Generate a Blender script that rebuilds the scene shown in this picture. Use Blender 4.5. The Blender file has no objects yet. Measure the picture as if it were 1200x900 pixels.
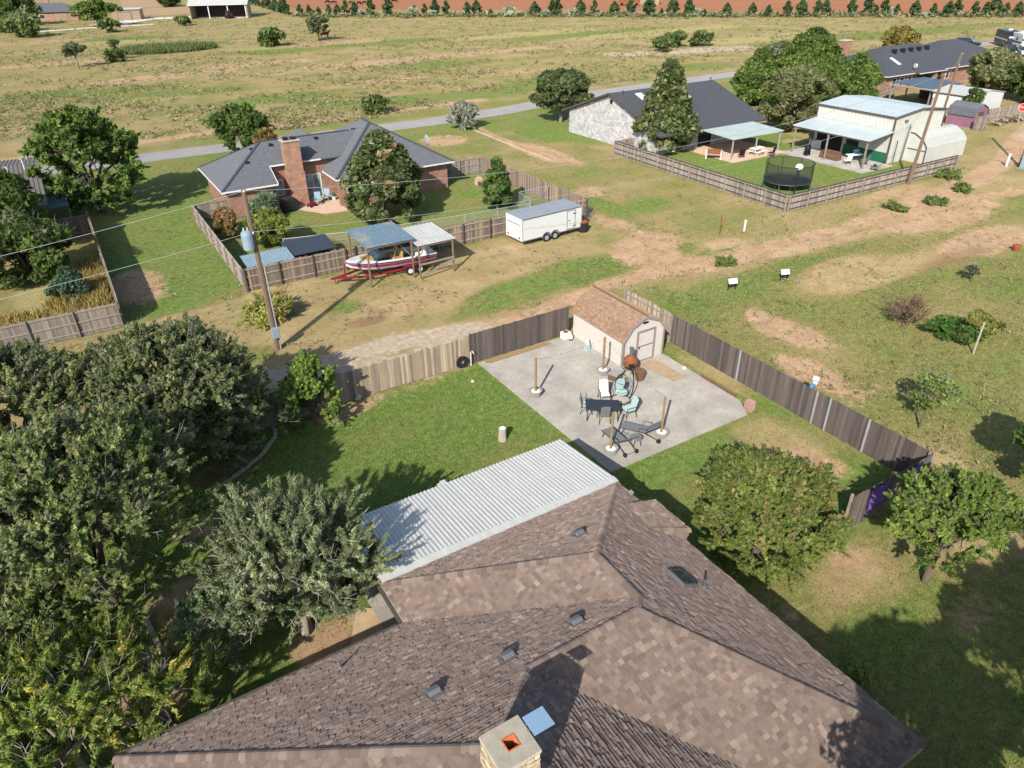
import bpy, bmesh, math, random
import numpy as np
from mathutils import Matrix, Vector

# ------------------------------------------------------------------ camera, sky, sun, exposure
sc = bpy.context.scene
col = sc.collection
CAM_H = 20.0
F_PX, PITCH, ROLL, YAW = 840.0, math.radians(31.196), math.radians(-0.832), math.radians(31.111)
def cam_axes():
    fwd = np.array([math.sin(YAW)*math.cos(PITCH), math.cos(YAW)*math.cos(PITCH), -math.sin(PITCH)])
    right = np.array([math.cos(YAW), -math.sin(YAW), 0.0]); up = np.cross(right, fwd)
    c, s = math.cos(ROLL), math.sin(ROLL)
    return c*right+s*up, -s*right+c*up, fwd
RT, UP, FW = cam_axes()
def S(px, py, z=0.0):
    """surveyed point: where the line of sight to a reading of the photograph meets height z"""
    d = RT*((px-600)/F_PX) - UP*((py-450)/F_PX) + FW
    t = (z-CAM_H)/d[2]
    return (float(d[0]*t), float(d[1]*t), z)
cd = bpy.data.cameras.new('camera'); cam = bpy.data.objects.new('camera', cd); col.objects.link(cam)
cd.sensor_width = 36.0; cd.lens = 36.0*F_PX/1200.0; cd.clip_end = 9000; cd.clip_start = 0.2
cam.matrix_world = Matrix(((RT[0],UP[0],-FW[0],0),(RT[1],UP[1],-FW[1],0),(RT[2],UP[2],-FW[2],CAM_H),(0,0,0,1)))
sc.camera = cam
SUN_EL, SUN_AZ = 33.8, 40.0          # elevation; heading of the shadows in the ground plane (from +X to +Y)
w = bpy.data.worlds.new('World'); sc.world = w; w.use_nodes = True
nt = w.node_tree; nt.nodes.clear()
sky = nt.nodes.new('ShaderNodeTexSky'); sky.sky_type = 'NISHITA'; sky.sun_disc = False
sky.sun_elevation = math.radians(SUN_EL)
tosun = (-math.cos(math.radians(SUN_AZ)), -math.sin(math.radians(SUN_AZ)))
sky.sun_rotation = math.atan2(tosun[0], tosun[1])
bgn = nt.nodes.new('ShaderNodeBackground'); bgn.inputs['Strength'].default_value = 0.15
wo = nt.nodes.new('ShaderNodeOutputWorld')
nt.links.new(sky.outputs[0], bgn.inputs[0]); nt.links.new(bgn.outputs[0], wo.inputs[0])
sl = bpy.data.lights.new('sun', 'SUN'); sl.energy = 4.45; sl.angle = math.radians(0.55); sl.color = (1.0, 0.95, 0.86)
so = bpy.data.objects.new('sun', sl); col.objects.link(so)
ce = math.cos(math.radians(SUN_EL))
so.rotation_euler = Vector((-tosun[0]*ce, -tosun[1]*ce, -math.sin(math.radians(SUN_EL)))).to_track_quat('-Z', 'Y').to_euler()
so.location = (-60, -50, 80)
sc.view_settings.view_transform = 'Standard'; sc.view_settings.look = 'None'
sc.view_settings.exposure = 0.3; sc.view_settings.gamma = 1.0; sc.view_settings.use_curve_mapping = False
sc.render.engine = 'CYCLES'; sc.cycles.max_bounces = 6; sc.cycles.transparent_max_bounces = 12

# ------------------------------------------------------------------ materials
MATS = {}
def _new(name):
    m = bpy.data.materials.new(name); m.use_nodes = True
    n = m.node_tree.nodes; n.clear()
    out = n.new('ShaderNodeOutputMaterial'); b = n.new('ShaderNodeBsdfPrincipled')
    m.node_tree.links.new(b.outputs[0], out.inputs[0]); MATS[name] = m
    return m, m.node_tree, b, out
def noise(t, vec, scale, detail=4, rough=0.6):
    n = t.nodes.new('ShaderNodeTexNoise'); n.inputs['Scale'].default_value = scale
    n.inputs['Detail'].default_value = detail; n.inputs['Roughness'].default_value = rough
    if vec is not None: t.links.new(vec, n.inputs['Vector'])
    return n.outputs['Fac']
def ramp(t, fac, a, b, lo=0.3, hi=0.7):
    r = t.nodes.new('ShaderNodeValToRGB'); r.color_ramp.elements[0].position = lo; r.color_ramp.elements[1].position = hi
    r.color_ramp.elements[0].color = (*a, 1); r.color_ramp.elements[1].color = (*b, 1)
    t.links.new(fac, r.inputs[0]); return r.outputs[0]
def mixc(t, fac, a, b, mode='MIX'):
    m = t.nodes.new('ShaderNodeMix'); m.data_type = 'RGBA'; m.blend_type = mode
    for i, v in ((0, fac), (6, a), (7, b)):
        if isinstance(v, (int, float)): m.inputs[i].default_value = v
        elif isinstance(v, tuple): m.inputs[i].default_value = (*v[:3], 1)
        else: t.links.new(v, m.inputs[i])
    return m.outputs[2]
def math_(t, op, a, b=None, c=None):
    m = t.nodes.new('ShaderNodeMath'); m.operation = op
    for i, v in enumerate((a, b, c)):
        if v is None: continue
        if isinstance(v, (int, float)): m.inputs[i].default_value = v
        else: t.links.new(v, m.inputs[i])
    return m.outputs[0]
def attr(t, name):
    a = t.nodes.new('ShaderNodeAttribute'); a.attribute_name = name; return a
def objvec(t, scl=None):
    tc = t.nodes.new('ShaderNodeTexCoord')
    if scl is None: return tc.outputs['Object']
    mp = t.nodes.new('ShaderNodeMapping'); mp.inputs['Scale'].default_value = scl
    t.links.new(tc.outputs['Object'], mp.inputs['Vector']); return mp.outputs[0]
def bump(t, b, h, strength, dist=0.05):
    bn = t.nodes.new('ShaderNodeBump'); bn.inputs['Strength'].default_value = strength; bn.inputs['Distance'].default_value = dist
    t.links.new(h, bn.inputs['Height']); t.links.new(bn.outputs[0], b.inputs['Normal'])
def mat(name, c, rough=0.8, var=0.2, scale=3.0, bmp=0.0, metal=0.0, use_attr=False, stretch=None, spec=0.3, fine=0.12):
    """general surface: a base colour with broad stains and fine grain"""
    m, t, b, _ = _new(name)
    v = objvec(t, stretch)
    n1 = noise(t, v, scale, 5); n2 = noise(t, v, scale*9, 3)
    base = attr(t, 'col').outputs['Color'] if use_attr else tuple(c)
    f1 = math_(t, 'MULTIPLY_ADD', n1, 2*var*1.6, 1-var*1.6)
    f2 = math_(t, 'MULTIPLY_ADD', n2, 2*fine*1.6, 1-fine*1.6)
    f = math_(t, 'MULTIPLY', f1, f2)
    cmb = t.nodes.new('ShaderNodeCombineColor')
    for i in range(3): t.links.new(f, cmb.inputs[i])
    cc = mixc(t, 1.0, base, cmb.outputs[0], 'MULTIPLY')
    t.links.new(cc, b.inputs['Base Color'])
    b.inputs['Roughness'].default_value = rough; b.inputs['Metallic'].default_value = metal
    b.inputs['Specular IOR Level'].default_value = spec
    if rough >= 0.85 and 'Diffuse Roughness' in b.inputs: b.inputs['Diffuse Roughness'].default_value = 1.0
    if bmp: bump(t, b, n2, bmp, 0.03)
    return m
def mat_brick(name, c1, c2, mortar, sc_=1.0, bw=0.22, rh=0.075, rough=0.85, msz=0.012):
    m, t, b, _ = _new(name)
    tc = t.nodes.new('ShaderNodeTexCoord'); sp = t.nodes.new('ShaderNodeSeparateXYZ'); t.links.new(tc.outputs['Object'], sp.inputs[0])
    cb = t.nodes.new('ShaderNodeCombineXYZ'); t.links.new(math_(t, 'ADD', sp.outputs[0], sp.outputs[1]), cb.inputs[0]); t.links.new(sp.outputs[2], cb.inputs[1])
    br = t.nodes.new('ShaderNodeTexBrick'); t.links.new(cb.outputs[0], br.inputs['Vector'])
    br.inputs['Color1'].default_value = (*c1, 1); br.inputs['Color2'].default_value = (*c2, 1); br.inputs['Mortar'].default_value = (*mortar, 1)
    br.inputs['Scale'].default_value = sc_; br.inputs['Brick Width'].default_value = bw; br.inputs['Row Height'].default_value = rh; br.inputs['Mortar Size'].default_value = msz
    n = noise(t, tc.outputs['Object'], 2.2, 5)
    cc = mixc(t, 0.75, br.outputs['Color'], ramp(t, n, (0.55, 0.5, 0.5), (1.2, 1.15, 1.1)), 'MULTIPLY')
    t.links.new(cc, b.inputs['Base Color']); b.inputs['Roughness'].default_value = rough
    bump(t, b, br.outputs['Fac'], -0.4, 0.01)
    return m
def mat_leaf(name, trans=0.3, rough=0.55):
    m, t, b, out = _new(name)
    a = attr(t, 'col').outputs['Color']
    t.links.new(a, b.inputs['Base Color']); b.inputs['Roughness'].default_value = rough; b.inputs['Specular IOR Level'].default_value = 0.35
    tr = t.nodes.new('ShaderNodeBsdfTranslucent')
    t.links.new(mixc(t, 1.0, a, (1.1, 1.25, 0.6), 'MULTIPLY'), tr.inputs[0])
    mx = t.nodes.new('ShaderNodeMixShader'); mx.inputs[0].default_value = trans
    t.links.new(b.outputs[0], mx.inputs[1]); t.links.new(tr.outputs[0], mx.inputs[2]); t.links.new(mx.outputs[0], out.inputs[0])
    return m
def mat_net(name, c, dens):
    m, t, b, out = _new(name)
    b.inputs['Base Color'].default_value = (*c, 1); b.inputs['Roughness'].default_value = 0.9
    tp = t.nodes.new('ShaderNodeBsdfTransparent'); mx = t.nodes.new('ShaderNodeMixShader'); mx.inputs[0].default_value = dens
    t.links.new(tp.outputs[0], mx.inputs[1]); t.links.new(b.outputs[0], mx.inputs[2]); t.links.new(mx.outputs[0], out.inputs[0])
    return m
def mat_glass(name, c=(0.03, 0.04, 0.05), rough=0.08):
    m, t, b, _ = _new(name)
    n = noise(t, objvec(t), 1.5, 2)
    t.links.new(ramp(t, n, tuple(x*0.5 for x in c), tuple(x*1.7 for x in c)), b.inputs['Base Color'])
    b.inputs['Roughness'].default_value = rough; b.inputs['Specular IOR Level'].default_value = 0.7
    return m
mat('shingle', (0.2, 0.16, 0.14), 0.93, 0.12, 0.7, 0.25, use_attr=True, spec=0.15)
mat('roof_deck', (0.12, 0.09, 0.08), 0.95, 0.1, 2, 0.2)
mat('ridge_cap', (0.19, 0.145, 0.125), 0.93, 0.18, 2.5, 0.3, spec=0.15)
mat('dark_shingle', (0.122, 0.128, 0.142), 0.92, 0.32, 5.0, 0.5, spec=0.2, fine=0.25)
mat('dark_shingle_black', (0.06, 0.064, 0.075), 0.92, 0.28, 4.0, 0.5, spec=0.2, fine=0.25)
mat('white_metal', (0.55, 0.54, 0.5), 0.55, 0.16, 1.0, 0, spec=0.35, stretch=(3, 0.5, 1))
mat('pale_trim', (0.72, 0.7, 0.66), 0.6, 0.1, 2, 0)
mat('tan_trim', (0.42, 0.36, 0.28), 0.7, 0.12, 3, 0)
mat('tan_wall', (0.40, 0.33, 0.25), 0.85, 0.15, 3, 0.2)
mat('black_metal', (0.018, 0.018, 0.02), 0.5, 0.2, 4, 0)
mat('grey_metal', (0.2, 0.2, 0.205), 0.45, 0.2, 4, 0, metal=0.4)
mat('galv', (0.46, 0.47, 0.47), 0.5, 0.15, 4, 0, metal=0.3)
mat('concrete', (0.298, 0.275, 0.242), 0.9, 0.3, 0.7, 0.25, fine=0.16)
mat('concrete_pale', (0.5, 0.47, 0.42), 0.9, 0.18, 1.2, 0.2)
mat('stone', (0.42, 0.35, 0.23), 0.95, 0.35, 4.0, 0.9, use_attr=True)
mat('mortar_crown', (0.37, 0.33, 0.26), 0.95, 0.2, 4.0, 0.5)
mat('clay_flue', (0.48, 0.13, 0.05), 0.85, 0.15, 6, 0.2)
mat('soot', (0.012, 0.011, 0.01), 0.95, 0.2, 6, 0)
mat('sky_tinted_metal', (0.3, 0.43, 0.57), 0.3, 0.04, 2, 0, metal=0.25)  # the lid's sky reflection is put into this blue base colour
def mat_faded(name):
    m, t, b, _ = _new(name); v = objvec(t)
    n = noise(t, v, 0.55, 3, 0.55); c = mixc(t, ramp(t, n, (0,0,0), (1,1,1), .5, .66), (0.17, 0.25, 0.31), (0.42, 0.35, 0.26))
    t.links.new(mixc(t, 0.6, c, ramp(t, noise(t, v, 5, 3), (.7,.7,.7), (1.2,1.2,1.2)), 'MULTIPLY'), b.inputs['Base Color']); b.inputs['Roughness'].default_value = 0.5
mat_faded('faded_blue')
mat('fence_dark', (0.075, 0.06, 0.056), 0.9, 0.25, 1.2, 0.3, use_attr=True, stretch=(6, 6, 0.7))
mat('fence_wood', (0.25, 0.2, 0.15), 0.9, 0.25, 1.2, 0.3, use_attr=True, stretch=(6, 6, 0.7))
mat('wood_rail', (0.3, 0.25, 0.2), 0.9, 0.25, 3, 0.2)
mat('wood_grey', (0.24, 0.2, 0.165), 0.9, 0.25, 3, 0.2)
mat('pole_wood', (0.2, 0.135, 0.09), 0.92, 0.3, 3, 0.4, stretch=(5, 5, 0.5))
mat('post_wood', (0.26, 0.175, 0.095), 0.85, 0.25, 3, 0.2, stretch=(5, 5, 0.6))
mat('plywood', (0.3, 0.215, 0.14), 0.85, 0.35, 2.5, 0.1, stretch=(1, 6, 1))
mat('shed_wall', (0.64, 0.585, 0.52), 0.8, 0.08, 2, 0.05)
mat('shed_trim', (0.29, 0.245, 0.235), 0.8, 0.1, 3, 0)
mat('teal_cushion', (0.3, 0.42, 0.38), 0.9, 0.2, 8, 0.1)
mat('white_cloth', (0.74, 0.72, 0.66), 0.9, 0.1, 8, 0.05)
mat('sling_grey', (0.19, 0.19, 0.195), 0.8, 0.15, 8, 0.1)
mat('table_dark', (0.035, 0.038, 0.045), 0.25, 0.15, 3, 0, spec=0.5)
mat('rust', (0.25, 0.085, 0.035), 0.8, 0.4, 5, 0.3)
mat('wicker', (0.15, 0.085, 0.05), 0.9, 0.3, 14, 0.6)
mat('planter_grey', (0.24, 0.235, 0.225), 0.85, 0.15, 4, 0.1)
mat('pot_fill', (0.66, 0.62, 0.54), 0.95, 0.2, 7, 0.4)
mat('pink_block', (0.33, 0.2, 0.17), 0.9, 0.2, 5, 0.2)
mat('bark', (0.13, 0.1, 0.075), 0.95, 0.3, 4, 0.5, stretch=(4, 4, 0.8))
mat('bark_pale', (0.33, 0.28, 0.22), 0.95, 0.3, 4, 0.5, stretch=(4, 4, 0.8))
mat('walk', (0.42, 0.3, 0.18), 0.9, 0.3, 1.5, 0.3)
mat('twig_brown', (0.16, 0.1, 0.07), 0.95, 0.25, 5, 0.2)
mat('twig_grey', (0.26, 0.23, 0.2), 0.95, 0.25, 5, 0.2)
mat('silver_log', (0.38, 0.34, 0.29), 0.9, 0.3, 5, 0.4, stretch=(4, 4, 0.6))
mat('white_paint', (0.68, 0.68, 0.66), 0.45, 0.04, 2, 0, spec=0.5)
mat('grey_roof_metal', (0.36, 0.38, 0.4), 0.5, 0.12, 1.2, 0, metal=0.2)
mat('aqua_metal', (0.55, 0.61, 0.59), 0.45, 0.1, 0.6, 0, spec=0.4)
mat('sage_metal', (0.43, 0.5, 0.48), 0.5, 0.12, 1.0, 0)
mat('cream_metal', (0.54, 0.535, 0.49), 0.6, 0.08, 1.2, 0)
mat('green_panel', (0.02, 0.13, 0.075), 0.7, 0.15, 2, 0)
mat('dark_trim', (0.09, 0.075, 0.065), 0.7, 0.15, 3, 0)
mat('blue_metal', (0.09, 0.14, 0.19), 0.45, 0.2, 1.5, 0)
mat('dark_slate_metal', (0.05, 0.06, 0.08), 0.5, 0.15, 1.5, 0)
mat('light_blue', (0.25, 0.34, 0.4), 0.5, 0.1, 2, 0)
mat('brown_tin', (0.19, 0.165, 0.145), 0.6, 0.15, 1.2, 0)
mat('pink_paint', (0.27, 0.135, 0.19), 0.8, 0.2, 2, 0)
mat('red_paint', (0.24, 0.02, 0.03), 0.5, 0.15, 4, 0, spec=0.4)
mat('maroon_paint', (0.33, 0.03, 0.1), 0.4, 0.1, 4, 0, spec=0.5)
mat('orange_clay', (0.36, 0.1, 0.035), 0.8, 0.15, 4, 0)
mat('terra_patio', (0.44, 0.3, 0.22), 0.9, 0.15, 2, 0.1)
mat('rubber', (0.02, 0.02, 0.021), 0.85, 0.2, 5, 0.1)
mat('boat_seat', (0.5, 0.3, 0.1), 0.7, 0.2, 5, 0)
mat('navy', (0.012, 0.02, 0.05), 0.35, 0.15, 3, 0, spec=0.5)
mat('blue_cloth', (0.06, 0.28, 0.6), 0.8, 0.2, 5, 0)
mat('purple_cloth', (0.11, 0.06, 0.24), 0.85, 0.25, 6, 0.1)
mat('tan_stucco', (0.42, 0.31, 0.21), 0.9, 0.1, 1, 0)
mat('gravel', (0.45, 0.37, 0.3), 0.95, 0.25, 1.2, 0.6, fine=0.25)
mat('asphalt', (0.23, 0.22, 0.215), 0.92, 0.15, 0.35, 0.3, fine=0.1)
mat('red_soil', (0.36, 0.125, 0.06), 0.95, 0.1, 0.05, 0.2)
mat('sign_red', (0.5, 0.02, 0.02), 0.5, 0.05, 3, 0)
mat('sign_white', (0.8, 0.8, 0.78), 0.5, 0.03, 3, 0)
mat('animal_brown', (0.12, 0.045, 0.025), 0.9, 0.2, 4, 0)
mat('animal_black', (0.02, 0.017, 0.016), 0.9, 0.2, 4, 0)
mat('rock', (0.55, 0.5, 0.43), 0.95, 0.25, 3, 0.5)
mat('netting_rim', (0.03, 0.03, 0.032), 0.8, 0.1, 4, 0)
mat_net('netting', (0.02, 0.025, 0.022), 0.42)
mat_net('chain_link', (0.4, 0.4, 0.4), 0.16)
mat_glass('glass'); mat_glass('pale_glass', (0.25, 0.3, 0.32), 0.2); mat_glass('bulb_glass', (0.3, 0.25, 0.15), 0.15)
mat_brick('red_brick', (0.36, 0.14, 0.085), (0.25, 0.09, 0.06), (0.42, 0.33, 0.26))
mat_brick('orange_brick', (0.42, 0.18, 0.1), (0.3, 0.12, 0.07), (0.46, 0.36, 0.27))
mat_brick('white_brick', (0.66, 0.66, 0.65), (0.36, 0.37, 0.39), (0.62, 0.62, 0.6), bw=0.3, rh=0.12)
for nm, tr in (('leaf', 0.42), ('leaf_waxy', 0.14), ('needle', 0.28)): mat_leaf(nm, tr, 0.35 if nm == 'leaf_waxy' else 0.6)
mat_leaf('grass_leaf', 0.2, 0.8)

# ------------------------------------------------------------------ mesh and object helpers
ORG = {}
class MB:
    """collects geometry, then links it as ONE mesh object"""
    def __init__(s): s.v = []; s.f = []; s.c = []
    def add(s, vs, fs, c=None):
        o = len(s.v); s.v.extend([tuple(p) for p in vs]); s.f.extend([tuple(i+o for i in f) for f in fs])
        s.c.extend([c or (1, 1, 1)]*len(vs)); return s
    def box(s, x0, y0, z0, x1, y1, z1, c=None):
        return s.add([(x0,y0,z0),(x1,y0,z0),(x1,y1,z0),(x0,y1,z0),(x0,y0,z1),(x1,y0,z1),(x1,y1,z1),(x0,y1,z1)],
                     [(0,3,2,1),(4,5,6,7),(0,1,5,4),(1,2,6,5),(2,3,7,6),(3,0,4,7)], c)
    def cbox(s, cx, cy, cz, lx, ly, lz, c=None): return s.box(cx-lx/2, cy-ly/2, cz-lz/2, cx+lx/2, cy+ly/2, cz+lz/2, c)
    def bar(s, a, b, w, h=None, c=None, up=(0,0,1)):
        a = Vector(a); b = Vector(b); d = (b-a).normalized(); u = Vector(up)
        if abs(d.dot(u)) > 0.98: u = Vector((0,1,0))
        r = d.cross(u).normalized(); t = r.cross(d); h = h or w
        vs = []
        for p in (a, b):
            for i, j in ((-1,-1),(1,-1),(1,1),(-1,1)): vs.append(p+r*(w/2*i)+t*(h/2*j))
        return s.add(vs, [(0,1,2,3),(7,6,5,4),(0,4,5,1),(1,5,6,2),(2,6,7,3),(3,7,4,0)], c)
    def tube(s, pts, r, n=6, c=None, cap=True):
        pts = [Vector(p) for p in pts]; k = len(pts); rs = r if isinstance(r, (list, tuple)) else [r]*k
        vs = []; fs = []
        for i, p in enumerate(pts):
            d = (pts[min(i+1, k-1)]-pts[max(i-1, 0)])
            d = d.normalized() if d.length > 1e-9 else Vector((0,0,1))
            ref = Vector((0,0,1)) if abs(d.z) < 0.9 else Vector((1,0,0))
            a = d.cross(ref).normalized(); b = d.cross(a)
            for j in range(n):
                q = 2*math.pi*j/n; vs.append(p+(a*math.cos(q)+b*math.sin(q))*rs[i])
        for i in range(k-1):
            for j in range(n):
                fs.append((i*n+j, i*n+(j+1)%n, (i+1)*n+(j+1)%n, (i+1)*n+j))
        if cap: fs.append(tuple(range(n-1, -1, -1))); fs.append(tuple((k-1)*n+j for j in range(n)))
        return s.add(vs, fs, c)
    def lathe(s, prof, cx, cy, n=12, c=None):
        vs = []; fs = []; k = len(prof)
        for r, z in prof:
            for j in range(n): vs.append((cx+r*math.cos(2*math.pi*j/n), cy+r*math.sin(2*math.pi*j/n), z))
        for i in range(k-1):
            for j in range(n): fs.append((i*n+j, i*n+(j+1)%n, (i+1)*n+(j+1)%n, (i+1)*n+j))
        fs.append(tuple(range(n-1, -1, -1))); fs.append(tuple((k-1)*n+j for j in range(n)))
        return s.add(vs, fs, c)
    def prism(s, poly, z0, z1, c=None):
        n = len(poly)
        vs = [(x, y, z0) for x, y in poly]+[(x, y, z1) for x, y in poly]
        return s.add(vs, [tuple(range(n-1, -1, -1)), tuple(range(n, 2*n))]+[(i, (i+1)%n, n+(i+1)%n, n+i) for i in range(n)], c)
    def extr(s, poly, vec, c=None):
        n = len(poly); vec = Vector(vec); vs = [Vector(p) for p in poly]; vs += [p+vec for p in vs]
        return s.add(vs, [tuple(range(n-1, -1, -1)), tuple(range(n, 2*n))]+[(i, (i+1)%n, n+(i+1)%n, n+i) for i in range(n)], c)
    def poly(s, pts, c=None): return s.add(pts, [tuple(range(len(pts)))], c)
    def blob(s, c0, r, seed=0, n=8, c=None, jit=0.15):
        rg = random.Random(seed); vs = []; fs = []; k = n//2+1
        for i in range(k+1):
            th = math.pi*i/k
            for j in range(n):
                q = 2*math.pi*j/n; m = 1+rg.uniform(-jit, jit)
                vs.append((c0[0]+r[0]*m*math.sin(th)*math.cos(q), c0[1]+r[1]*m*math.sin(th)*math.sin(q), c0[2]+r[2]*m*math.cos(th)))
        for i in range(k):
            for j in range(n): fs.append((i*n+j, (i+1)*n+j, (i+1)*n+(j+1)%n, i*n+(j+1)%n))
        return s.add(vs, fs, c)
    def build(s, name, material, parent=None, bevel=0.0, smooth=False, kind=None, local=False):
        off = (0, 0, 0)
        if parent is not None and not local: off = ORG.get(parent.name, (0, 0, 0))
        me = bpy.data.meshes.new(name)
        me.from_pydata([(x-off[0], y-off[1], z-off[2]) for x, y, z in s.v], [], s.f)
        ca = me.color_attributes.new('col', 'FLOAT_COLOR', 'POINT')
        ca.data.foreach_set('color', np.column_stack([np.array(s.c, float).reshape(-1, 3), np.ones(len(s.c))]).astype(np.float32).ravel())
        bm = bmesh.new(); bm.from_mesh(me); bmesh.ops.recalc_face_normals(bm, faces=bm.faces)
        if bevel: bmesh.ops.bevel(bm, geom=list(bm.edges), offset=bevel, segments=1, affect='EDGES')
        bm.to_mesh(me); bm.free()
        if smooth: me.polygons.foreach_set('use_smooth', [True]*len(me.polygons))
        me.materials.append(MATS[material])
        return link(name, me, parent, kind)
def link(name, me, parent=None, kind=None, mw=None):
    o = bpy.data.objects.new(name, me); col.objects.link(o)
    if parent is not None:
        o.parent = parent; ORG[o.name] = ORG.get(parent.name, (0, 0, 0))
    if kind: o['kind'] = kind
    if mw is not None: o.matrix_local = mw
    return o
def tag(o, label, cat, group=None):
    o['label'] = label; o['category'] = cat
    if group: o['group'] = group
    return o
def thing(name, label, cat, loc=(0, 0, 0), rz=None, group=None):
    """an Empty at the thing's base; rz None: its parts are written in world metres, else in the thing's own axes"""
    o = bpy.data.objects.new(name, None); col.objects.link(o); o.empty_display_size = 0.2
    loc = (loc[0], loc[1], loc[2] if len(loc) > 2 else 0.0); o.location = loc
    if rz is not None: o.rotation_euler = (0, 0, rz); ORG[o.name] = (0, 0, 0)
    else: ORG[o.name] = loc
    return tag(o, label, cat, group)
def struct(name, mb, m): o = mb.build(name, m); o['kind'] = 'structure'; return o
def dup(root, loc, rz=0.0, label=None, scale=1.0):
    def cp(o, par):
        c = o.copy(); col.objects.link(c); c.parent = par
        for ch in list(o.children): cp(ch, c)
        return c
    r = cp(root, None); r.location = (loc[0], loc[1], loc[2] if len(loc) > 2 else 0.0); r.rotation_euler = (0, 0, rz); r.scale = (scale,)*3
    if label: r['label'] = label
    return r

# ------------------------------------------------------------------ ground
def axis(segs):
    out = []
    for a, b, st in segs: out += list(np.arange(a, b, st))
    return np.array(sorted(set(np.round(out, 3))))
gx = axis([(-6000, -600, 900), (-600, -120, 60), (-120, -36, 6), (-36, 114, 0.72), (114, 420, 3.6), (420, 1000, 60), (1000, 6001, 500)])
gy = axis([(-3000, -400, 400), (-400, -40, 30), (-40, -14, 3), (-14, 106, 0.72), (106, 420, 3.2), (420, 1000, 60), (1000, 7001, 500)])
X, Y = np.meshgrid(gx, gy)
W = {k: np.zeros_like(X) for k in ('green', 'dirt', 'pale', 'brown', 'red', 'gold')}
def zone(ch, x0, x1, y0, y1, v, soft=0.8):
    k = np.clip((X-x0)/soft+.5, 0, 1)*np.clip((x1-X)/soft+.5, 0, 1)*np.clip((Y-y0)/soft+.5, 0, 1)*np.clip((y1-Y)/soft+.5, 0, 1)
    W[ch] = W[ch]*(1-k)+v*k
def patch(ch, p, rx, ry, s, ang=0.0):
    a = math.radians(ang); dx, dy = X-p[0], Y-p[1]
    u = (dx*math.cos(a)+dy*math.sin(a))/rx; v = (-dx*math.sin(a)+dy*math.cos(a))/ry
    k = np.clip(1.6*(1-np.sqrt(u*u+v*v)), 0, 1); k = k*k*(3-2*k)
    W[ch] = np.clip(W[ch]+s*k, 0, 1)
def trail(ch, pts, wd, s):
    d = np.full_like(X, 1e9)
    for (ax, ay), (bx, by) in zip(pts, pts[1:]):
        l2 = (bx-ax)**2+(by-ay)**2; t = np.clip(((X-ax)*(bx-ax)+(Y-ay)*(by-ay))/l2, 0, 1)
        d = np.minimum(d, np.hypot(X-ax-t*(bx-ax), Y-ay-t*(by-ay)))
    k = np.clip(1.5*(1-d/wd), 0, 1); W[ch] = np.clip(W[ch]+s*k, 0, 1)
W['green'][:] = 0.4
zone('green', -60, 27, -40, 11.4, 0.62); zone('green', 27.5, 120, -40, 33, 0.54); zone('green', -36, 120, 31.6, 48.4, 0.36)
zone('green', -36, 0.3, 47, 92, 0.5); zone('green', 0.3, 8, 48, 92, 0.85); zone('green', 8, 37, 48.6, 66, 0.72); zone('green', 8, 44, 66, 92, 0.85)
zone('green', 37, 53, 40, 84, 0.5); zone('green', 53, 77, 40, 62, 0.86); zone('green', 50, 114, 74, 94, 0.75); zone('green', 77, 160, 36, 72, 0.42)
zone('green', -600, 1000, 97, 420, 0.42, 2); zone('gold', -600, 1000, 101, 420, 0.24, 3); zone('gold', 27.6, 120, -40, 90, 0.16); zone('green', -36, 300, 83, 92, 0.72, 3); zone('green', -100, 400, 96.5, 101, 0.6, 2)
zone('green', -6.3, 27.4, 11.4, 31.3, 0.97, 0.5)
g, d_, pl, br, rd, go = 'green', 'dirt', 'pale', 'brown', 'red', 'gold'
zone('dirt', -600, 1000, 101, 420, 0.13, 3); zone('dirt', 27.6, 120, -40, 48, 0.14); zone('dirt', 37.3, 52, 40, 92, 0.22); zone('dirt', -36, 120, 31.8, 48.4, 0.14)
# our yard
patch(g, (25.0, 17.2), 2.8, 4.2, -0.62, 20); patch(g, (26.8, 23.5), 1.0, 4.8, -0.6); patch(go, (26.8, 23.8), 0.8, 3.6, 0.45); patch(d_, (24.9, 15.4), 1.5, 3.0, 0.62, 30); patch(g, (18.6, 16.4), 2.4, 1.4, -0.4)
patch(g, (13.2, 23.2), 2.2, 1.2, -0.3); patch(g, (12.0, 28.5), 2.5, 1.2, -0.22); patch(g, (9.0, 27.0), 3, 2, -0.25); patch(d_, (8.2, 30.4), 2.6, 0.8, 0.8)
trail(d_, [(9.5, 30.9), (16.2, 31.1)], 0.7, 0.5)
patch(d_, (3.0, 17.4), 2.2, 1.5, 0.75); patch(d_, (-0.8, 21.5), 2.0, 2.6, 0.62); patch(d_, (0.2, 25.9), 1.8, 2.0, 0.6); patch(br, (2.4, 28.8), 3.2, 1.8, 0.55)
patch(g, (0, 20), 6, 5, -0.25); patch(d_, (-2.5, 18.4), 2.0, 1.8, 0.6)
# behind the return fence and beside the house
patch(d_, (21.3, 10.4), 1.6, 1.2, 0.7); patch(g, (20.5, 9.5), 3.0, 2.0, -0.35); patch(d_, (17.2, 9.8), 1.0, 0.8, 0.55); patch(g, (19.0, 7.8), 2.4, 1.6, 0.3); patch(g, (26, 9), 4, 2.5, -0.3)
patch(d_, (22.6, 6.5), 2.4, 1.6, 0.45)
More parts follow.
